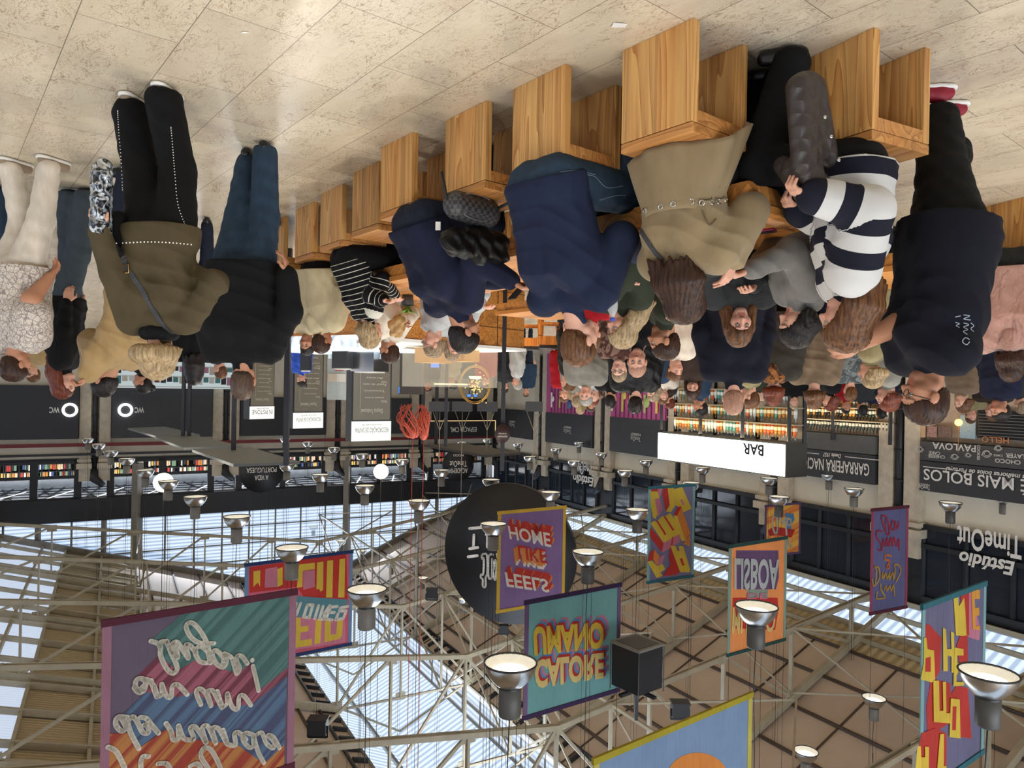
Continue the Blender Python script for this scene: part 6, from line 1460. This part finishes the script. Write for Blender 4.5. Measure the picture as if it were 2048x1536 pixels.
def beads(lab, pts, r, mt, name, parent, og): m = MB(); [m.ell(p, (r, r, r), n=4, m=6) for p in pts]; return m.build(name, mt, parent, origin=og)
pearl = plain('pearl_stud', (240, 238, 230), .25)

# woman in olive, walking away
q = person('woman seen from behind in an olive jacket with pearl studs and black wide trousers', (318, 716, 3.96), 1.63, h=-8, fem=True, vox=.006, sh=1.04, hair=('bob', 'blond', .05, 1.35), top=olive, bulk=.03, hem=.06, arm_r=1.1,
           bot=blackc, leg=(.125, .10, .105), shoe=(shg, white), rh=(192, 440, 3.75), lh=(388, 548, 4.03), feet=[(262, 192, None), (328, 172, None)], elbow_out=1.7, detail=False, scarf=blackk)
og = q['og']; B_ = q['body']; F_ = q['Fw']; Rt_ = q['Rt']
sk = Skin(*kid(B_, 'top')); pts = [sk.at(232+(382-232)*t/21, 487-4*math.sin(t/21*3.14)+2*(t/21), .002)[0] for t in range(22)]
beads('', [p for p in pts if p], .0045, pearl, 'pearl_studs', B_, og)
sk2 = Skin(*kid(B_, 'trousers'))
for L_ in ([(222, 225), (228, 280), (236, 340), (240, 400), (245, 450)], [(236, 222), (238, 260), (243, 320), (246, 380)], [(342, 255), (346, 300), (350, 350), (356, 410), (372, 455)]):
    pts = [sk2.at(*p, .002)[0] for p in smoothline(L_, 9)]; beads('', [p for p in pts if p], .0032, pearl, 'trouser_studs', B_, og)
c_ = q['Pv']+Rt_*.2-F_*.08+UZ*.02
bagr = empty('crossbody_bag', c_, 'black crossbody bag with a gold buckle on the hip of the woman in olive', 'bag')
sk.band([(352, 676), (320, 640), (290, 590), (262, 545), (245, 515)], .026, plain('charcoal_webbing', (56, 56, 60), .6), 'bag_strap', bagr, None)
sk.band([(248, 520), (236, 495), (228, 470)], .04, black, 'strap_end', bagr, None)
g = SDF(); g.cap(c_+UZ*.0, c_-UZ*.10, .05, .055, k=.03); g.cap(c_+F_*.1, c_+F_*.1-UZ*.1, .05, .05, k=.03); sdf_obj('bag_body', g, .008, blackc, bagr)
bc_, bn = sk.at(250, 538, .008)
if bc_: m = MB(); m.tube([bc_+Rt_*.022+UZ*.022, bc_-Rt_*.022+UZ*.022, bc_-Rt_*.022-UZ*.022, bc_+Rt_*.022-UZ*.022, bc_+Rt_*.022+UZ*.022], .003, 6); m.build('buckle', plain('gold_buckle', (210, 170, 90), .3, 1), bagr)
jr = SDF(); w0 = q['WR']; rr = random.Random(4)
for j in range(9): jr.cap(w0+V(rr.uniform(-.03, .03), rr.uniform(-.03, .03), .0), w0+V(rr.uniform(-.06, .03), rr.uniform(-.04, .04), -.27-rr.random()*.08), .03, .035, k=.02)
k = NT('silver_black_fabric'); v = k.coords(); k.link(k.ramp(k.noise(v, 22, 4, .6, 1.5), [(.45, sl((24, 26, 30))[:3]), (.52, sl((140, 148, 156))[:3]), (.62, sl((220, 226, 230))[:3])]), k.b.inputs['Base Color']); k.b.inputs['Roughness'].default_value = .35; k.b.inputs['Metallic'].default_value = .4
o = sdf_obj('folded_garment', jr, .007, k.m, None, tuple(w0), disp=lambda G: .006*np.sin(G[2]*90+G[0]*60)*np.sin(G[1]*80)); tag(o, 'shiny silver and black garment held by the woman in olive', 'jacket')
# man in black sweater
q = person('man seen from behind in a loose black sweater and blue jeans, hand on the hip', (487, 765, 4.87), 1.76, h=4, vox=.007, sh=1.06, w=1.1, hair=('buzz', 'buzz', 0), skin='tan', top=blackk, bulk=.042, hem=.09, arm_r=1.2,
           bot=jeans, leg=(.125, .095, .08), shoe=shb, rh=(455, 600, 5.15), lh=(573, 548, 4.75), feet=[(497, 300, None), (531, 285, None)], detail=False, elbow_out=1.4, hunch=8)
m = MB(); wv = q['WL']; dv = (q['WL']-q['EL']).normalized(); m.lathe([(.034, -.012), (.036, 0), (.034, .012)], wv-dv*.02, 16, dv); m.build('watch_strap', plain('watch_brown', (84, 60, 44), .5), q['body'], origin=q['og'])
# left edge, white trousers and bandana print shirt
paisley = NT('paisley_print'); v = paisley.coords(); vo = paisley.new('ShaderNodeTexVoronoi', _feature='DISTANCE_TO_EDGE'); vo.inputs['Scale'].default_value = 26; paisley.link(v, vo.inputs['Vector'])
paisley.link(paisley.mix(paisley.ramp(vo.outputs['Distance'], [(.03, (1, 1, 1)), (.07, (0, 0, 0))]), paisley.mix(paisley.ramp(paisley.noise(v, 18, 4, .6, 2), [(.5, (0, 0, 0)), (.53, (1, 1, 1)), (.56, (0, 0, 0))]), sl((206, 196, 184)), sl((104, 92, 92))), sl((140, 128, 124))), paisley.b.inputs['Base Color']); paisley.b.inputs['Roughness'].default_value = .9
person('person walking in cream white trousers and a pale shirt with dark paisley print', (32, 732, 5.4), 1.72, h=-25, vox=.008, sh=1.15, w=1.1, hair=('short', 'dark', 0), skin='tan', top=paisley.m, bulk=.06, hem=.04, sleeve='short', arm_r=1.5, bot=whitet, leg=(.125, .09, .075), shoe=(shg, white),
       feet=[(22, 318, None), (98, 314, None)], detail=False)
person('woman with long auburn hair in a black jacket and wide grey jeans', (128, 772, 6.3), 1.66, h=-70, fem=True, vox=.011, hair=('long', 'auburn', .25), top=blackc, bulk=.03, bot=gjeans, leg=(.11, .10, .11), shoe=shb, feet=[(140, 378, None), (176, 376, None)], detail=False, yaw=-20)
person('man in a tan jacket bowing his head and eating beside the auburn haired woman', (208, 762, 5.7), 1.76, h=78, vox=.008, lean=10, hunch=24, pitch=34, hair=('short', 'black', 0), skin='tan', top=tanj, bulk=.045, hem=.1, arm_r=1.35, bot=dkjeans, leg=(.11, .085, .075), shoe=shb, lh=(176, 748, 5.5), rh=(184, 742, 5.8), curl=1.1)
person('person in blue washed jeans cut by the frame edge behind the paisley shirt', (-22, 742, 6.2), 1.68, h=-10, vox=.014, hair=('long', 'dark', .2), top=brownc, bulk=.03, bot=jeans, leg=(.12, .10, .11), shoe=shb, detail=False)
o = SDF().cap(P(8, 545, 5.8), P(10, 520, 5.8), .07, .06); tag(sdf_obj('shoulder_bag', o, .012, plain('tan_leather', (140, 92, 48), .5)), 'tan leather bag at the frame edge behind the paisley shirt', 'bag')
# seated: cream jacket
q = person('seated person in a cream jacket with dark curly hair turned away', (645, 684, 6.9), 1.66, h=-40, sit=.5, lean=8, side=3, vox=.009, sh=1.15, w=1.1, hair=('short', 'dark', 0), skin='brown', top=creamj, bulk=.05, hem=.04, arm_r=1.4, bot=blackc, leg=(.1, .08, .07), shoe=shb, hood=creamj)
person('seated person with dark hair and a small beard facing the camera behind the cream jacket', (614, 690, 7.7), 1.66, h=175, sit=.5, vox=.010, hair=('short', 'black', 0), skin='tan', beard=.5, top=creamj, bulk=.03, bot=blackc, shoe=shb)
q = person('blonde woman seated on a stool in a black sweater with thin white stripes', (742, 672, 6.25), 1.66, h=-52, sit=.5, lean=22, vox=.007, fem=True, hair=('bob', 'blond', .12), top=stripen, bulk=.02, hem=.0, attr=True, bot=blackc, leg=(.12, .085, .075), shoe=shb, lh=(790, 590, 6.3), rh=(770, 600, 6.0), bust=.02)
person('young man with wavy brown hair in a cream hoodie, profile, holding a paper bag', (778, 704, 7.5), 1.74, h=75, sit=.5, vox=.008, pitch=4, hair=('short', 'dark', 0), skin='tan', top=whitet, bulk=.04, arm_r=1.3, bot=blackc, shoe=shb, hood=whitet, rh=(800, 640, 7.1), lh=(815, 640, 7.3), beard=.25)
c = P(797, 655, 7.0); o = SDF().cap(c-UZ*.05, c+UZ*.05, .07, .05, k=.02).cap(c+V(.06, 0, -.03), c+V(.05, 0, .06), .05, .03, k=.02); tag(sdf_obj('paper_bag', o, .008, plain('kraft_paper', (186, 150, 100), .7, bump=.6, bs=30), disp=lambda G: .012*np.sin(G[0]*70)*np.sin(G[2]*60+G[1]*50)), 'crumpled kraft paper bag held before the cream hoodie', 'bag')
# hoodie man
q = person('bearded man seated in a navy hoodie looking at his phone', (930, 668, 4.95), 1.80, h=-52, sit=.5, lean=24, hunch=12, vox=.006, sh=1.12, w=1.15, pitch=24, yaw=-12, hair=('short', 'black', 0), skin='tan', beard=.6, top=navyk, bulk=.035, hem=.02, arm_r=1.3, bot=dkjeans, leg=(.13, .095, .08), shoe=shb,
           lh=(1022, 562, 4.55), rh=(1010, 560, 4.85), curl=.9, knees=[(.14, .44, .54), (-.14, .44, .54)])
ph = q['WL']+q['Fw']*.06+UZ*.06; root = empty('mobile_phone', ph, 'black smartphone held by the bearded man in the navy hoodie', 'phone'); MB().box(ph, (.075, .009, .15), (q['Rt'], (q['Fw']+UZ*1.2).normalized(), (UZ-q['Fw']*1.0).normalized())).build('body', black, root); MB().box(ph+(q['Fw']+UZ).normalized()*-.006, (.068, .001, .14), (q['Rt'], (q['Fw']+UZ*1.2).normalized(), (UZ-q['Fw']*1.0).normalized())).build('screen', dkgrey, root)
# navy sweater man
q = person('man seated with his back to the camera in a plain navy sweater and blue jeans', (1160, 688, 4.0), 1.84, h=-44, sit=.5, lean=17, hunch=10, vox=.006, sh=1.12, w=1.16, yaw=-8, pitch=8, hair=('short', 'brown', 0), top=navyk2, bulk=.03, hem=.05, arm_r=1.3, bot=jeans, leg=(.125, .105, .085), shoe=shb,
           lh=(1275, 505, 4.0), rh=(1180, 560, 4.3), knees=[(.15, .46, .55), (-.15, .46, .55)], detail=False)
sk = Skin(*kid(q['body'], 'trousers')); th_ = plain('pale_denim_thread', (110, 130, 150), .7)
for L_ in ([(1150, 352), (1185, 352), (1212, 375), (1245, 372)], [(1198, 400), (1225, 392), (1250, 390)], [(1120, 345), (1150, 342), (1190, 350)]): sk.band(L_, .0035, th_, 'denim_seam', q['body'], q['og'], th=.001)
# beige coat woman
S_ = P(1352, 300, 3.5); S_.z = .5
q = person('woman seated from behind in a belted beige coat with long dark brown hair', (1372, 598, 3.55), 1.70, h=-46, sit=.5, lean=6, vox=.0055, sh=1.05, w=1.05, fem=True, yaw=-22, pitch=14, hair=('long', 'dark', .2, 1.5), fade=.05, top=beige, bulk=.03, hem=.0, arm_r=1.35, bot=blackc, leg=(.13, .09, .08), shoe=shb,
           lh=(1466, 522, 3.5), rh=(1400, 500, 4.0), skirt=None, elbow_out=.25)
Pq = q['Pv']; Rq, Fq = q['Rt'], q['Fw']
mk = MB(); mk.sm = True; vs = []; NR, NS = 14, 64
for i in range(NR):
    u_ = i/(NR-1)
    for j in range(NS):
        a_ = 2*math.pi*j/NS; cs, sn = math.cos(a_), math.sin(a_); lft = max(0, -(Rq*cs+Fq*sn).x)
        zt_, zb_ = Pq.z+.20, .505-.16*lft**2; rx, ry = .165+.13*u_**.8, .145+.085*u_
        rip = 1+u_*.05*math.sin(a_*7+1.3*math.sin(a_*2))+u_*.025*math.sin(a_*13)
        vs.append(V(Pq.x, Pq.y, zt_+(zb_-zt_)*u_)+Rq*cs*rx*rip+Fq*(sn*ry*rip+.05*u_))
mk.add(vs, [(i*NS+j, i*NS+(j+1) % NS, (i+1)*NS+(j+1) % NS, (i+1)*NS+j) for i in range(NR-1) for j in range(NS)])
ck_ = mk.build('coat_skirt', beige, q['body'], origin=q['og']); so_ = ck_.modifiers.new('t', 'SOLIDIFY'); so_.thickness = .012
sk = Skin(ck_, *kid(q['body'], 'top')); og = q['og']
for e0, e1 in (((1293, 420), (1324, 414)), ((1348, 409), (1384, 403)), ((1404, 405), (1421, 407)), ((1434, 405), (1447, 401))):
    sk.band([e0, e1], .018, beige, 'belt_loop', q['body'], og, off=.008, th=.01, n=5)
    for e_ in (e0, e1):
        c, nn = sk.at(*e_, .012)
        if c: u_ = UZ.cross(nn).normalized(); v_ = nn.cross(u_); MB().tube([c+u_*.012*math.cos(t*.63)+v_*.012*math.sin(t*.63) for t in range(11)], .003, 5, cap=False).build('eyelet', chrome, q['body'], origin=og)
sk.band([(1264, 432), (1285, 465), (1308, 500), (1325, 520)], .024, plain('charcoal_webbing', (56, 56, 60), .6), 'shoulder_strap', q['body'], og, off=.006)
sk.band([(1437, 296), (1454, 286), (1456, 305), (1446, 345), (1437, 375), (1443, 340), (1437, 300)], .004, plain('beige_seam', (104, 88, 64), .8), 'pocket_welt', q['body'], og)
sk.band([(1404, 420), (1418, 450), (1432, 438)], .004, plain('beige_seam', (104, 88, 64), .8), 'seam', q['body'], og); sk.band([(1310, 335), (1312, 400)], .003, MATS['beige_seam'], 'seam', q['body'], og); sk.band([(1425, 255), (1422, 400)], .003, MATS['beige_seam'], 'seam', q['body'], og)
# striped woman
q = person('woman with long brown hair seated in a broad navy and white striped sweater', (1688, 650, 3.45), 1.70, h=72, sit=.5, lean=3, vox=.0055, sh=1.08, w=1.12, fem=True, pitch=10, yaw=-2, hair=('long', 'brown', .22, 1.35), fade=-.05, top=stripeb, bulk=.045, fold=.8, hem=.02, attr=True, arm_r=1.55, bot=blackc, leg=(.12, .09, .09), shoe=shb,
           rh=(1625, 392, 3.15), lh=(1600, 420, 3.5), curl=1.0, knees=[(.10, .45, .56), (-.12, .45, .58)], feet=[(.1, .30), (-.1, .34)])
# quilted jacket over her lap
g = SDF(); rr = random.Random(9)
for j in range(7):
    u = j/6; top_ = P(1600+60*u, 330+30*math.sin(j), 3.12+.03*j); bt = P(1592+38*u, 165+10*abs(j-3)/3, 3.05+.02*j); g.cap(top_, bt, .035, .04, k=.04)
g.cap(P(1590, 340, 3.2), P(1650, 380, 3.2), .06, .05, k=.04); g.cap(P(1565, 330, 3.3), P(1610, 395, 3.2), .04, .04, k=.03)
quilt = NT('quilted_brown_black'); v = quilt.coords((1, 1, 1), (0, .785, 0)); ck = quilt.new('ShaderNodeTexChecker'); ck.inputs['Scale'].default_value = 18; quilt.link(v, ck.inputs['Vector'])
quilt.b.inputs['Base Color'].default_value = sl((46, 38, 36)); quilt.b.inputs['Roughness'].default_value = .5
wv1 = quilt.new('ShaderNodeTexWave'); wv1.inputs['Scale'].default_value = 4.5; quilt.link(v, wv1.inputs['Vector']); wv2 = quilt.new('ShaderNodeTexWave', _bands_direction='Z'); wv2.inputs['Scale'].default_value = 4.5; quilt.link(v, wv2.inputs['Vector'])
quilt.bump(quilt.math('MINIMUM', wv1.outputs['Fac'], wv2.outputs['Fac']), .7, .012)
o = sdf_obj('quilted_jacket', g, .007, quilt.m, None, tuple(P(1620, 300, 3.2))); tag(o, 'dark brown quilted jacket hanging from the lap of the striped woman', 'jacket')
m = MB(); 
for yy in (180+54, 273, 320): m.ell(P(1650+(yy-234)*.32, yy, 3.02), (.008, .004, .008), n=5, m=8)
m.build('snap_buttons', chrome, o)
# navy t-shirt man
q = person('tall man with glasses standing in a navy t-shirt and black trousers, red shoes', (1848, 798, 3.5), 1.80, h=88, lean=8, vox=.006, sh=1.05, w=1.12, pitch=16, hair=('short', 'dark', 0), skin='tan', beard=.25, top=cloth('navy_tee', (16, 18, 29), .3, 4), bulk=.05, hem=.14, sleeve='short', arm_r=1.5, bot=blackk, leg=(.15, .115, .10),
           shoe=(shr, white), feet=[(1872, 182, None), (1912, 226, None)], rh=(1712, 690, 3.75), lh=(1720, 690, 4.0), glasses=True, elbow_out=.2)
sk = Skin(*kid(q['body'], 'top')); pr_ = plain('pale_blue_print', (150, 160, 176), .7)
for L_ in ([(1938, 684), (1932, 690), (1924, 684), (1930, 676), (1938, 680)], [(1934, 670), (1926, 664), (1934, 660), (1926, 655), (1936, 650), (1926, 646)], [(1940, 640), (1926, 638), (1938, 632), (1926, 630)], [(1918, 656), (1912, 652), (1918, 648), (1910, 645)], [(1910, 634), (1920, 632)], [(1946, 664), (1940, 658), (1946, 652), (1940, 646)]):
    sk.band(L_, .004, pr_, 'chest_lettering', q['body'], q['og'], n=5, th=.001)
# pink fleece
q = person('person in a fluffy pink hooded fleece with long dark hair at the frame edge', (2022, 742, 5.9), 1.74, h=-35, sit=.5, lean=4, vox=.009, sh=1.15, w=1.25, hair=('long', 'dark', .12), top=pink, bulk=.07, hem=.0, arm_r=1.7, bot=charc, leg=(.13, .1, .09), shoe=shb, hood=pink, detail=False)
# across the table
q = person('woman in a grey hoodie with a dark bob reaching over the table', (1592, 655, 4.05), 1.62, h=92, sit=.5, lean=6, vox=.006, fem=True, pitch=22, hair=('bob', 'black', .10), top=greyh, bulk=.03, hem=.02, arm_r=1.25, bot=blackc, leg=(.11, .08, .07), shoe=shb, rh=(1500, 540, 3.75), lh=(1515, 530, 4.0), curl=1.0, hood=greyh)
q = person('woman with long straight brown hair in a black jacket looking down towards the camera', (1478, 656, 4.5), 1.64, h=176, sit=.5, lean=8, vox=.0055, fem=True, pitch=14, hair=('long', 'brown', .28, 1.15), top=charc, bulk=.035, arm_r=1.25, bot=blackc, leg=(.11, .08, .07), shoe=shb, rh=(1506, 568, 4.15), lh=(1440, 530, 4.1), curl=.8, bust=.02)
q = person('blonde woman in a dark green jacket holding a water bottle', (1242, 660, 4.7), 1.62, h=120, sit=.5, lean=8, vox=.0055, fem=True, pitch=6, roll=-8, hair=('long', 'blond', .2, 1.3), fade=-.08, top=dkgreen, bulk=.035, arm_r=1.3, bot=blackc, leg=(.11, .08, .07), shoe=shb, rh=(1224, 590, 4.45), lh=(1262, 560, 4.5), curl=1.3, skin='fair')
bottle_water(1226, 572, 4.4)
q = person('man with cropped hair and stubble in profile wearing a dark green jacket', (1328, 686, 5.1), 1.76, h=86, sit=.5, lean=4, vox=.006, pitch=4, hair=('short', 'dark', 0), skin='tan', beard=.5, top=dkgreen, bulk=.04, arm_r=1.3, bot=blackc, shoe=shb, lh=(1350, 620, 4.9))
person('person in a red knit sweater half hidden behind the navy sweater man', (1182, 672, 5.7), 1.66, h=150, sit=.5, vox=.010, hair=('short', 'brown', 0), top=redk, bulk=.04, bot=blackc, shoe=shb)
q = person('person with short blond hair and glasses in a pale grey sweatshirt behind the hoodie man', (866, 690, 6.5), 1.62, h=110, sit=.5, lean=6, vox=.008, pitch=14, roll=12, hair=('short', 'ash', 0), top=greyw, bulk=.04, arm_r=1.3, bot=blackc, shoe=shb, glasses=True, lh=(985, 610, 6.0), rh=(960, 610, 6.2))
person('person with dark blond bob leaning in next to the blond one with glasses', (905, 700, 7.4), 1.6, h=-150, sit=.5, vox=.010, hair=('bob', 'ash', .08), top=greyw, bulk=.03, bot=blackc, shoe=shb, detail=False)
q = person('broad man with shaved head standing from behind in a dark navy sweater', (1466, 800, 5.9), 1.84, h=-10, vox=.008, sh=1.0, w=1.0, hair=('buzz', 'bald', 0), top=cloth('midnight_sweater', (18, 21, 33), .3, 4), bulk=.035, arm_r=1.1, bot=blackc, shoe=shb, detail=False)
q = person('woman with loose brown hair standing from behind in a brown linen shirt', (1628, 796, 7.3), 1.68, h=-15, vox=.010, fem=True, sh=1.05, hair=('long', 'brown', .06), top=brownc, bulk=.04, sleeve='short', bot=dkjeans, shoe=shb, detail=False)
q = person('person wearing a dark coat with a ginger fur hood', (1548, 788, 6.9), 1.68, h=-30, vox=.010, hair=('bob', 'auburn', .05), top=cloth('dark_olive_coat', (52, 50, 44), .4), bulk=.05, bot=blackc, shoe=shb, detail=False, hood=fur, scarf=fur)
person('dark haired woman looking down in a dark brown hooded coat', (1385, 780, 8.2), 1.62, h=165, vox=.010, fem=True, pitch=22, hair=('long', 'dark', .18), top=dkbrown, bulk=.05, bot=blackc, shoe=shb)
person('bald man with stubble facing the camera in a black jacket', (1274, 738, 6.6), 1.74, h=165, sit=.5, vox=.009, hair=('buzz', 'bald', 0), beard=.4, top=blackc, bulk=.04, bot=blackc, shoe=shb, pitch=10)
person('man seen from behind in a black puffer vest, short dark hair', (1270, 806, 8.0), 1.76, h=-5, vox=.011, hair=('short', 'black', 0), top=puffer, bulk=.06, bot=blackc, shoe=shb, detail=False, sh=1.1)
person('person in a grey t-shirt with a blue surgical mask under the chin', (1172, 792, 8.6), 1.74, h=160, vox=.011, hair=('short', 'grey', 0), top=greyt, bulk=.05, sleeve='short', bot=khaki, shoe=shb, w=1.2)
person('woman server in a royal blue shirt behind the refrigerated case', (603, 762, 13.2), 1.66, h=150, vox=.014, hair=('bun', 'black', 0), top=blueu, bulk=.03, bot=blackc, shoe=shb, skin='fair', pitch=18)
# people further back: (head x, y, D, height, heading, hair, skin, top, what)
CR = [(65, 748, 9.5, 1.58, 170, ('short', 'brown', 0), 'fair', tanj, 'smiling person with glasses in a tan cardigan behind the paisley shirt', True), (104, 738, 10.5, 1.55, 200, ('long', 'brown', .15), 'fair', teal, 'person in a teal top behind the tan cardigan', False),
      (285, 768, 8.6, 1.66, 110, ('bun', 'black', 0), 'tan', blackc, 'person with black hair in a knot behind the woman in olive', False), (388, 748, 7.2, 1.66, 20, ('long', 'black', .2), 'fair', blackc, 'person dressed in black between the olive jacket and the black sweater', False),
      (440, 742, 10, 1.6, 80, ('short', 'brown', 0), 'fair', blues, 'person in a blue top partly hidden by the black sweater', False),
      (1009, 776, 15, 1.68, 160, ('short', 'black', 0), 'fair', charc, 'distant person in charcoal just right of the tall black post', False), (1034, 768, 14.5, 1.7, 100, ('short', 'grey', 0), 'fair', greyw, 'grey haired person with a patterned light scarf beside the high stools', False),
      (1052, 786, 19.5, 1.7, 170, ('short', 'brown', 0), 'fair', blues, 'distant man facing the camera in a slate blue coat', False), (1140, 782, 14, 1.7, 90, ('short', 'black', 0), 'tan', puffer, 'distant person in a shiny black jacket', False),
      (1136, 768, 10.5, 1.7, 100, ('bob', 'brown', .04), 'fair', blackc, 'woman with a brown bob in profile wearing black', False), (1128, 792, 12.5, 1.7, 200, ('short', 'brown', 0), 'fair', redk, 'person in a red knit in the far crowd', False), (1152, 800, 11.5, 1.72, 20, ('short', 'ash', 0), 'fair', greyt, 'grey shirted man with ash hair seen from behind', False),
      (1160, 815, 13, 1.8, 10, ('short', 'blond', 0), 'fair', khaki, 'blond man in khaki in front of the first pink mural', False), (1188, 796, 10.8, 1.7, 170, ('short', 'auburn', 0), 'fair', greyw, 'red haired man in a light grey sweater facing the camera', False), (1182, 812, 14, 1.78, 180, ('short', 'dark', 0), 'tan', check, 'dark haired man in a brown checked shirt', False),
      (1222, 800, 10, 1.72, -30, ('short', 'black', 0), 'tan', blackc, 'man in black with dark hair left of the puffer vest', False), (1238, 742, 7.2, 1.64, 160, ('short', 'ash', 0), 'pale', check, 'balding seated man with glasses in a checked shirt', True), (1306, 786, 9.2, 1.68, 130, ('bob', 'ash', .06), 'fair', blues, 'woman with ash blond hair in a slate blue coat', False),
      (1326, 794, 11, 1.68, 190, ('long', 'brown', .1), 'fair', whitet, 'woman in an off white top beside the ash blonde', False), (1338, 805, 13, 1.72, 60, ('short', 'auburn', 0), 'fair', dkbrown, 'auburn haired person in dark brown before the second mural', False), (1400, 815, 10.6, 1.78, 90, ('short', 'black', 0), 'tan', blues, 'man in a slate blue shirt in front of the bar bottles', False),
      (1500, 796, 8.5, 1.72, 60, ('short', 'brown', 0), 'fair', khaki, 'person in khaki peeking out beside the shaved head', False), (1518, 800, 11, 1.7, 120, ('short', 'ash', 0), 'pale', dkgreen, 'person in dark green facing right before the bar', False), (1588, 806, 14, 1.72, 170, ('short', 'blond', 0), 'fair', blackc, 'bartender in black with cropped blond hair', False),
      (1660, 806, 10, 1.68, 80, ('long', 'auburn', .1), 'fair', blackc, 'auburn haired woman in black beside the brown linen shirt', False), (1692, 815, 13.5, 1.74, 175, ('short', 'black', 0), 'tan', redk, 'man in a red top in front of the wine rack', False), (1724, 818, 12.5, 1.76, 0, ('short', 'black', 0), 'tan', charc, 'man in charcoal with black hair in front of the wine rack', False),
      (1700, 785, 9, 1.5, 0, ('short', 'brown', 0), 'fair', tie, 'child or short person in a washed striped shirt from behind', False), (1762, 824, 12.5, 1.78, -10, ('short', 'black', 0), 'brown', navyk, 'man in navy with a light scarf before the wine rack', False), (1775, 800, 7.2, 1.72, 70, ('bob', 'auburn', .06), 'fair', greyt, 'auburn haired person directly behind the tall man with glasses', False),
      (1742, 752, 6.2, 1.6, 60, ('bob', 'blond', .06), 'fair', khaki, 'seated blonde person in khaki behind the striped woman', False), (1925, 808, 9.5, 1.72, 100, ('bob', 'brown', .06), 'fair', brownc, 'brown haired person between the tall man and the pendant globes', False), (1942, 834, 13, 1.8, 170, ('short', 'brown', 0), 'fair', khaki, 'distant person in khaki below the pale blue poster', False),
      (2000, 822, 8.2, 1.78, 95, ('short', 'black', 0), 'tan', navyk, 'bearded man in a navy shirt lifting a glass near the frame edge', False), (1985, 825, 9.6, 1.74, 120, ('short', 'brown', 0), 'fair', dkbrown, 'man in brown behind the bearded man in the navy shirt', False), (2042, 812, 10.5, 1.74, 10, ('short', 'ash', 0), 'fair', charc, 'person with light cap hair cut by the frame edge', False),
      (945, 770, 15, 1.68, 170, ('short', 'dark', 0), 'tan', charc, 'distant dark haired person behind the basket lamp', False), (972, 766, 14.5, 1.62, 150, ('short', 'brown', 0), 'fair', redk, 'small distant person in red by the basket lamp', False), (905, 768, 13.6, 1.66, 110, ('short', 'black', 0), 'tan', khaki, 'person in khaki behind the pastry counter', False), (856, 775, 15, 1.68, 170, ('short', 'dark', 0), 'brown', charc, 'distant person by the dark brown box panel', False),
      (1350, 742, 7.6, 1.6, 200, ('bun', 'brown', 0), 'fair', whitet, 'seated person with white scarf behind the man in profile', False), (1300, 760, 9.8, 1.6, 30, ('short', 'grey', 0), 'pale', blues, 'short grey haired person in blue behind the bald man', False)]
for x, y, D, Hh, hh, hr_, sk, tp, lab, gl_2 in CR:
    top_z = P(x, y, D).z
    person(lab, (x, y, D), Hh, h=hh, sit=(.5 if top_z < 1.42 else None), vox=.014 if D < 9 else .018, hair=hr_, skin=sk, top=tp, bulk=.045, bot=blackc if x % 2 else dkjeans, shoe=shb, glasses=gl_2, detail=D < 10, beard=.4 if 'bearded' in lab else 0, group=None)
# backpack and black jacket on the stool behind the hoodie man
c = P(944, 415, 4.35); root = empty('waist_bag', c, 'black checked bag with grey zip resting on the box stools', 'bag')
g = SDF(); u_ = V(.72, -.69, 0).normalized(); g.cap(c-u_*.12, c+u_*.12, .075, .075, k=.04); g.cap(c-u_*.12+UZ*.03, c+u_*.12+UZ*.02, .075, .07, k=.04)
k = NT('dark_check'); ck = k.new('ShaderNodeTexChecker'); ck.inputs['Scale'].default_value = 42; ck.inputs['Color1'].default_value = sl((74, 74, 76)); ck.inputs['Color2'].default_value = sl((40, 40, 43)); k.link(k.coords((1, 1, 1), (0, 0, .76)), ck.inputs['Vector']); k.link(ck.outputs[0], k.b.inputs['Base Color']); k.b.inputs['Roughness'].default_value = .5
sdf_obj('bag_body', g, .007, k.m, root, tuple(c))
v_ = V(-.69, -.72, 0)
m = MB(); m.tube([c+u_*.17*math.cos(t*math.pi/16)+UZ*(.075*math.sin(t*math.pi/16)+.01)+v_*.055 for t in range(33)], .004, 6); m.build('zip', plain('grey_zip', (150, 150, 150), .3, .6), root)
m = MB(); m.tube([c+u_*.15, c+u_*.2-UZ*.02, P(884, 345, 4.3)], .012, 6); m.tube([c-u_*.15, P(1020, 405, 4.3), P(1038, 380, 4.3), P(1030, 372, 4.3)], .01, 6); m.build('strap', black, root)
g = SDF(); c2 = P(950, 480, 4.4); rr = random.Random(3)
for j in range(8): g.cap(c2-u_*.2+u_*.055*j+UZ*rr.uniform(-.04, .05), c2-u_*.2+u_*.06*j+UZ*rr.uniform(.03, .12)+v_*.02, .06, .05, k=.05)
o = sdf_obj('folded_jacket', g, .008, cloth('black_nylon', (14, 14, 15), .8, 9, rough=.45), None, tuple(c2), disp=lambda G: .01*np.sin(G[0]*38+G[2]*60)*np.sin(G[1]*40)); tag(o, 'black jacket draped behind the checked bag', 'jacket')
MB().box(P(876, 452, 4.3), (.03, .004, .05)).build('care_label', white, o)
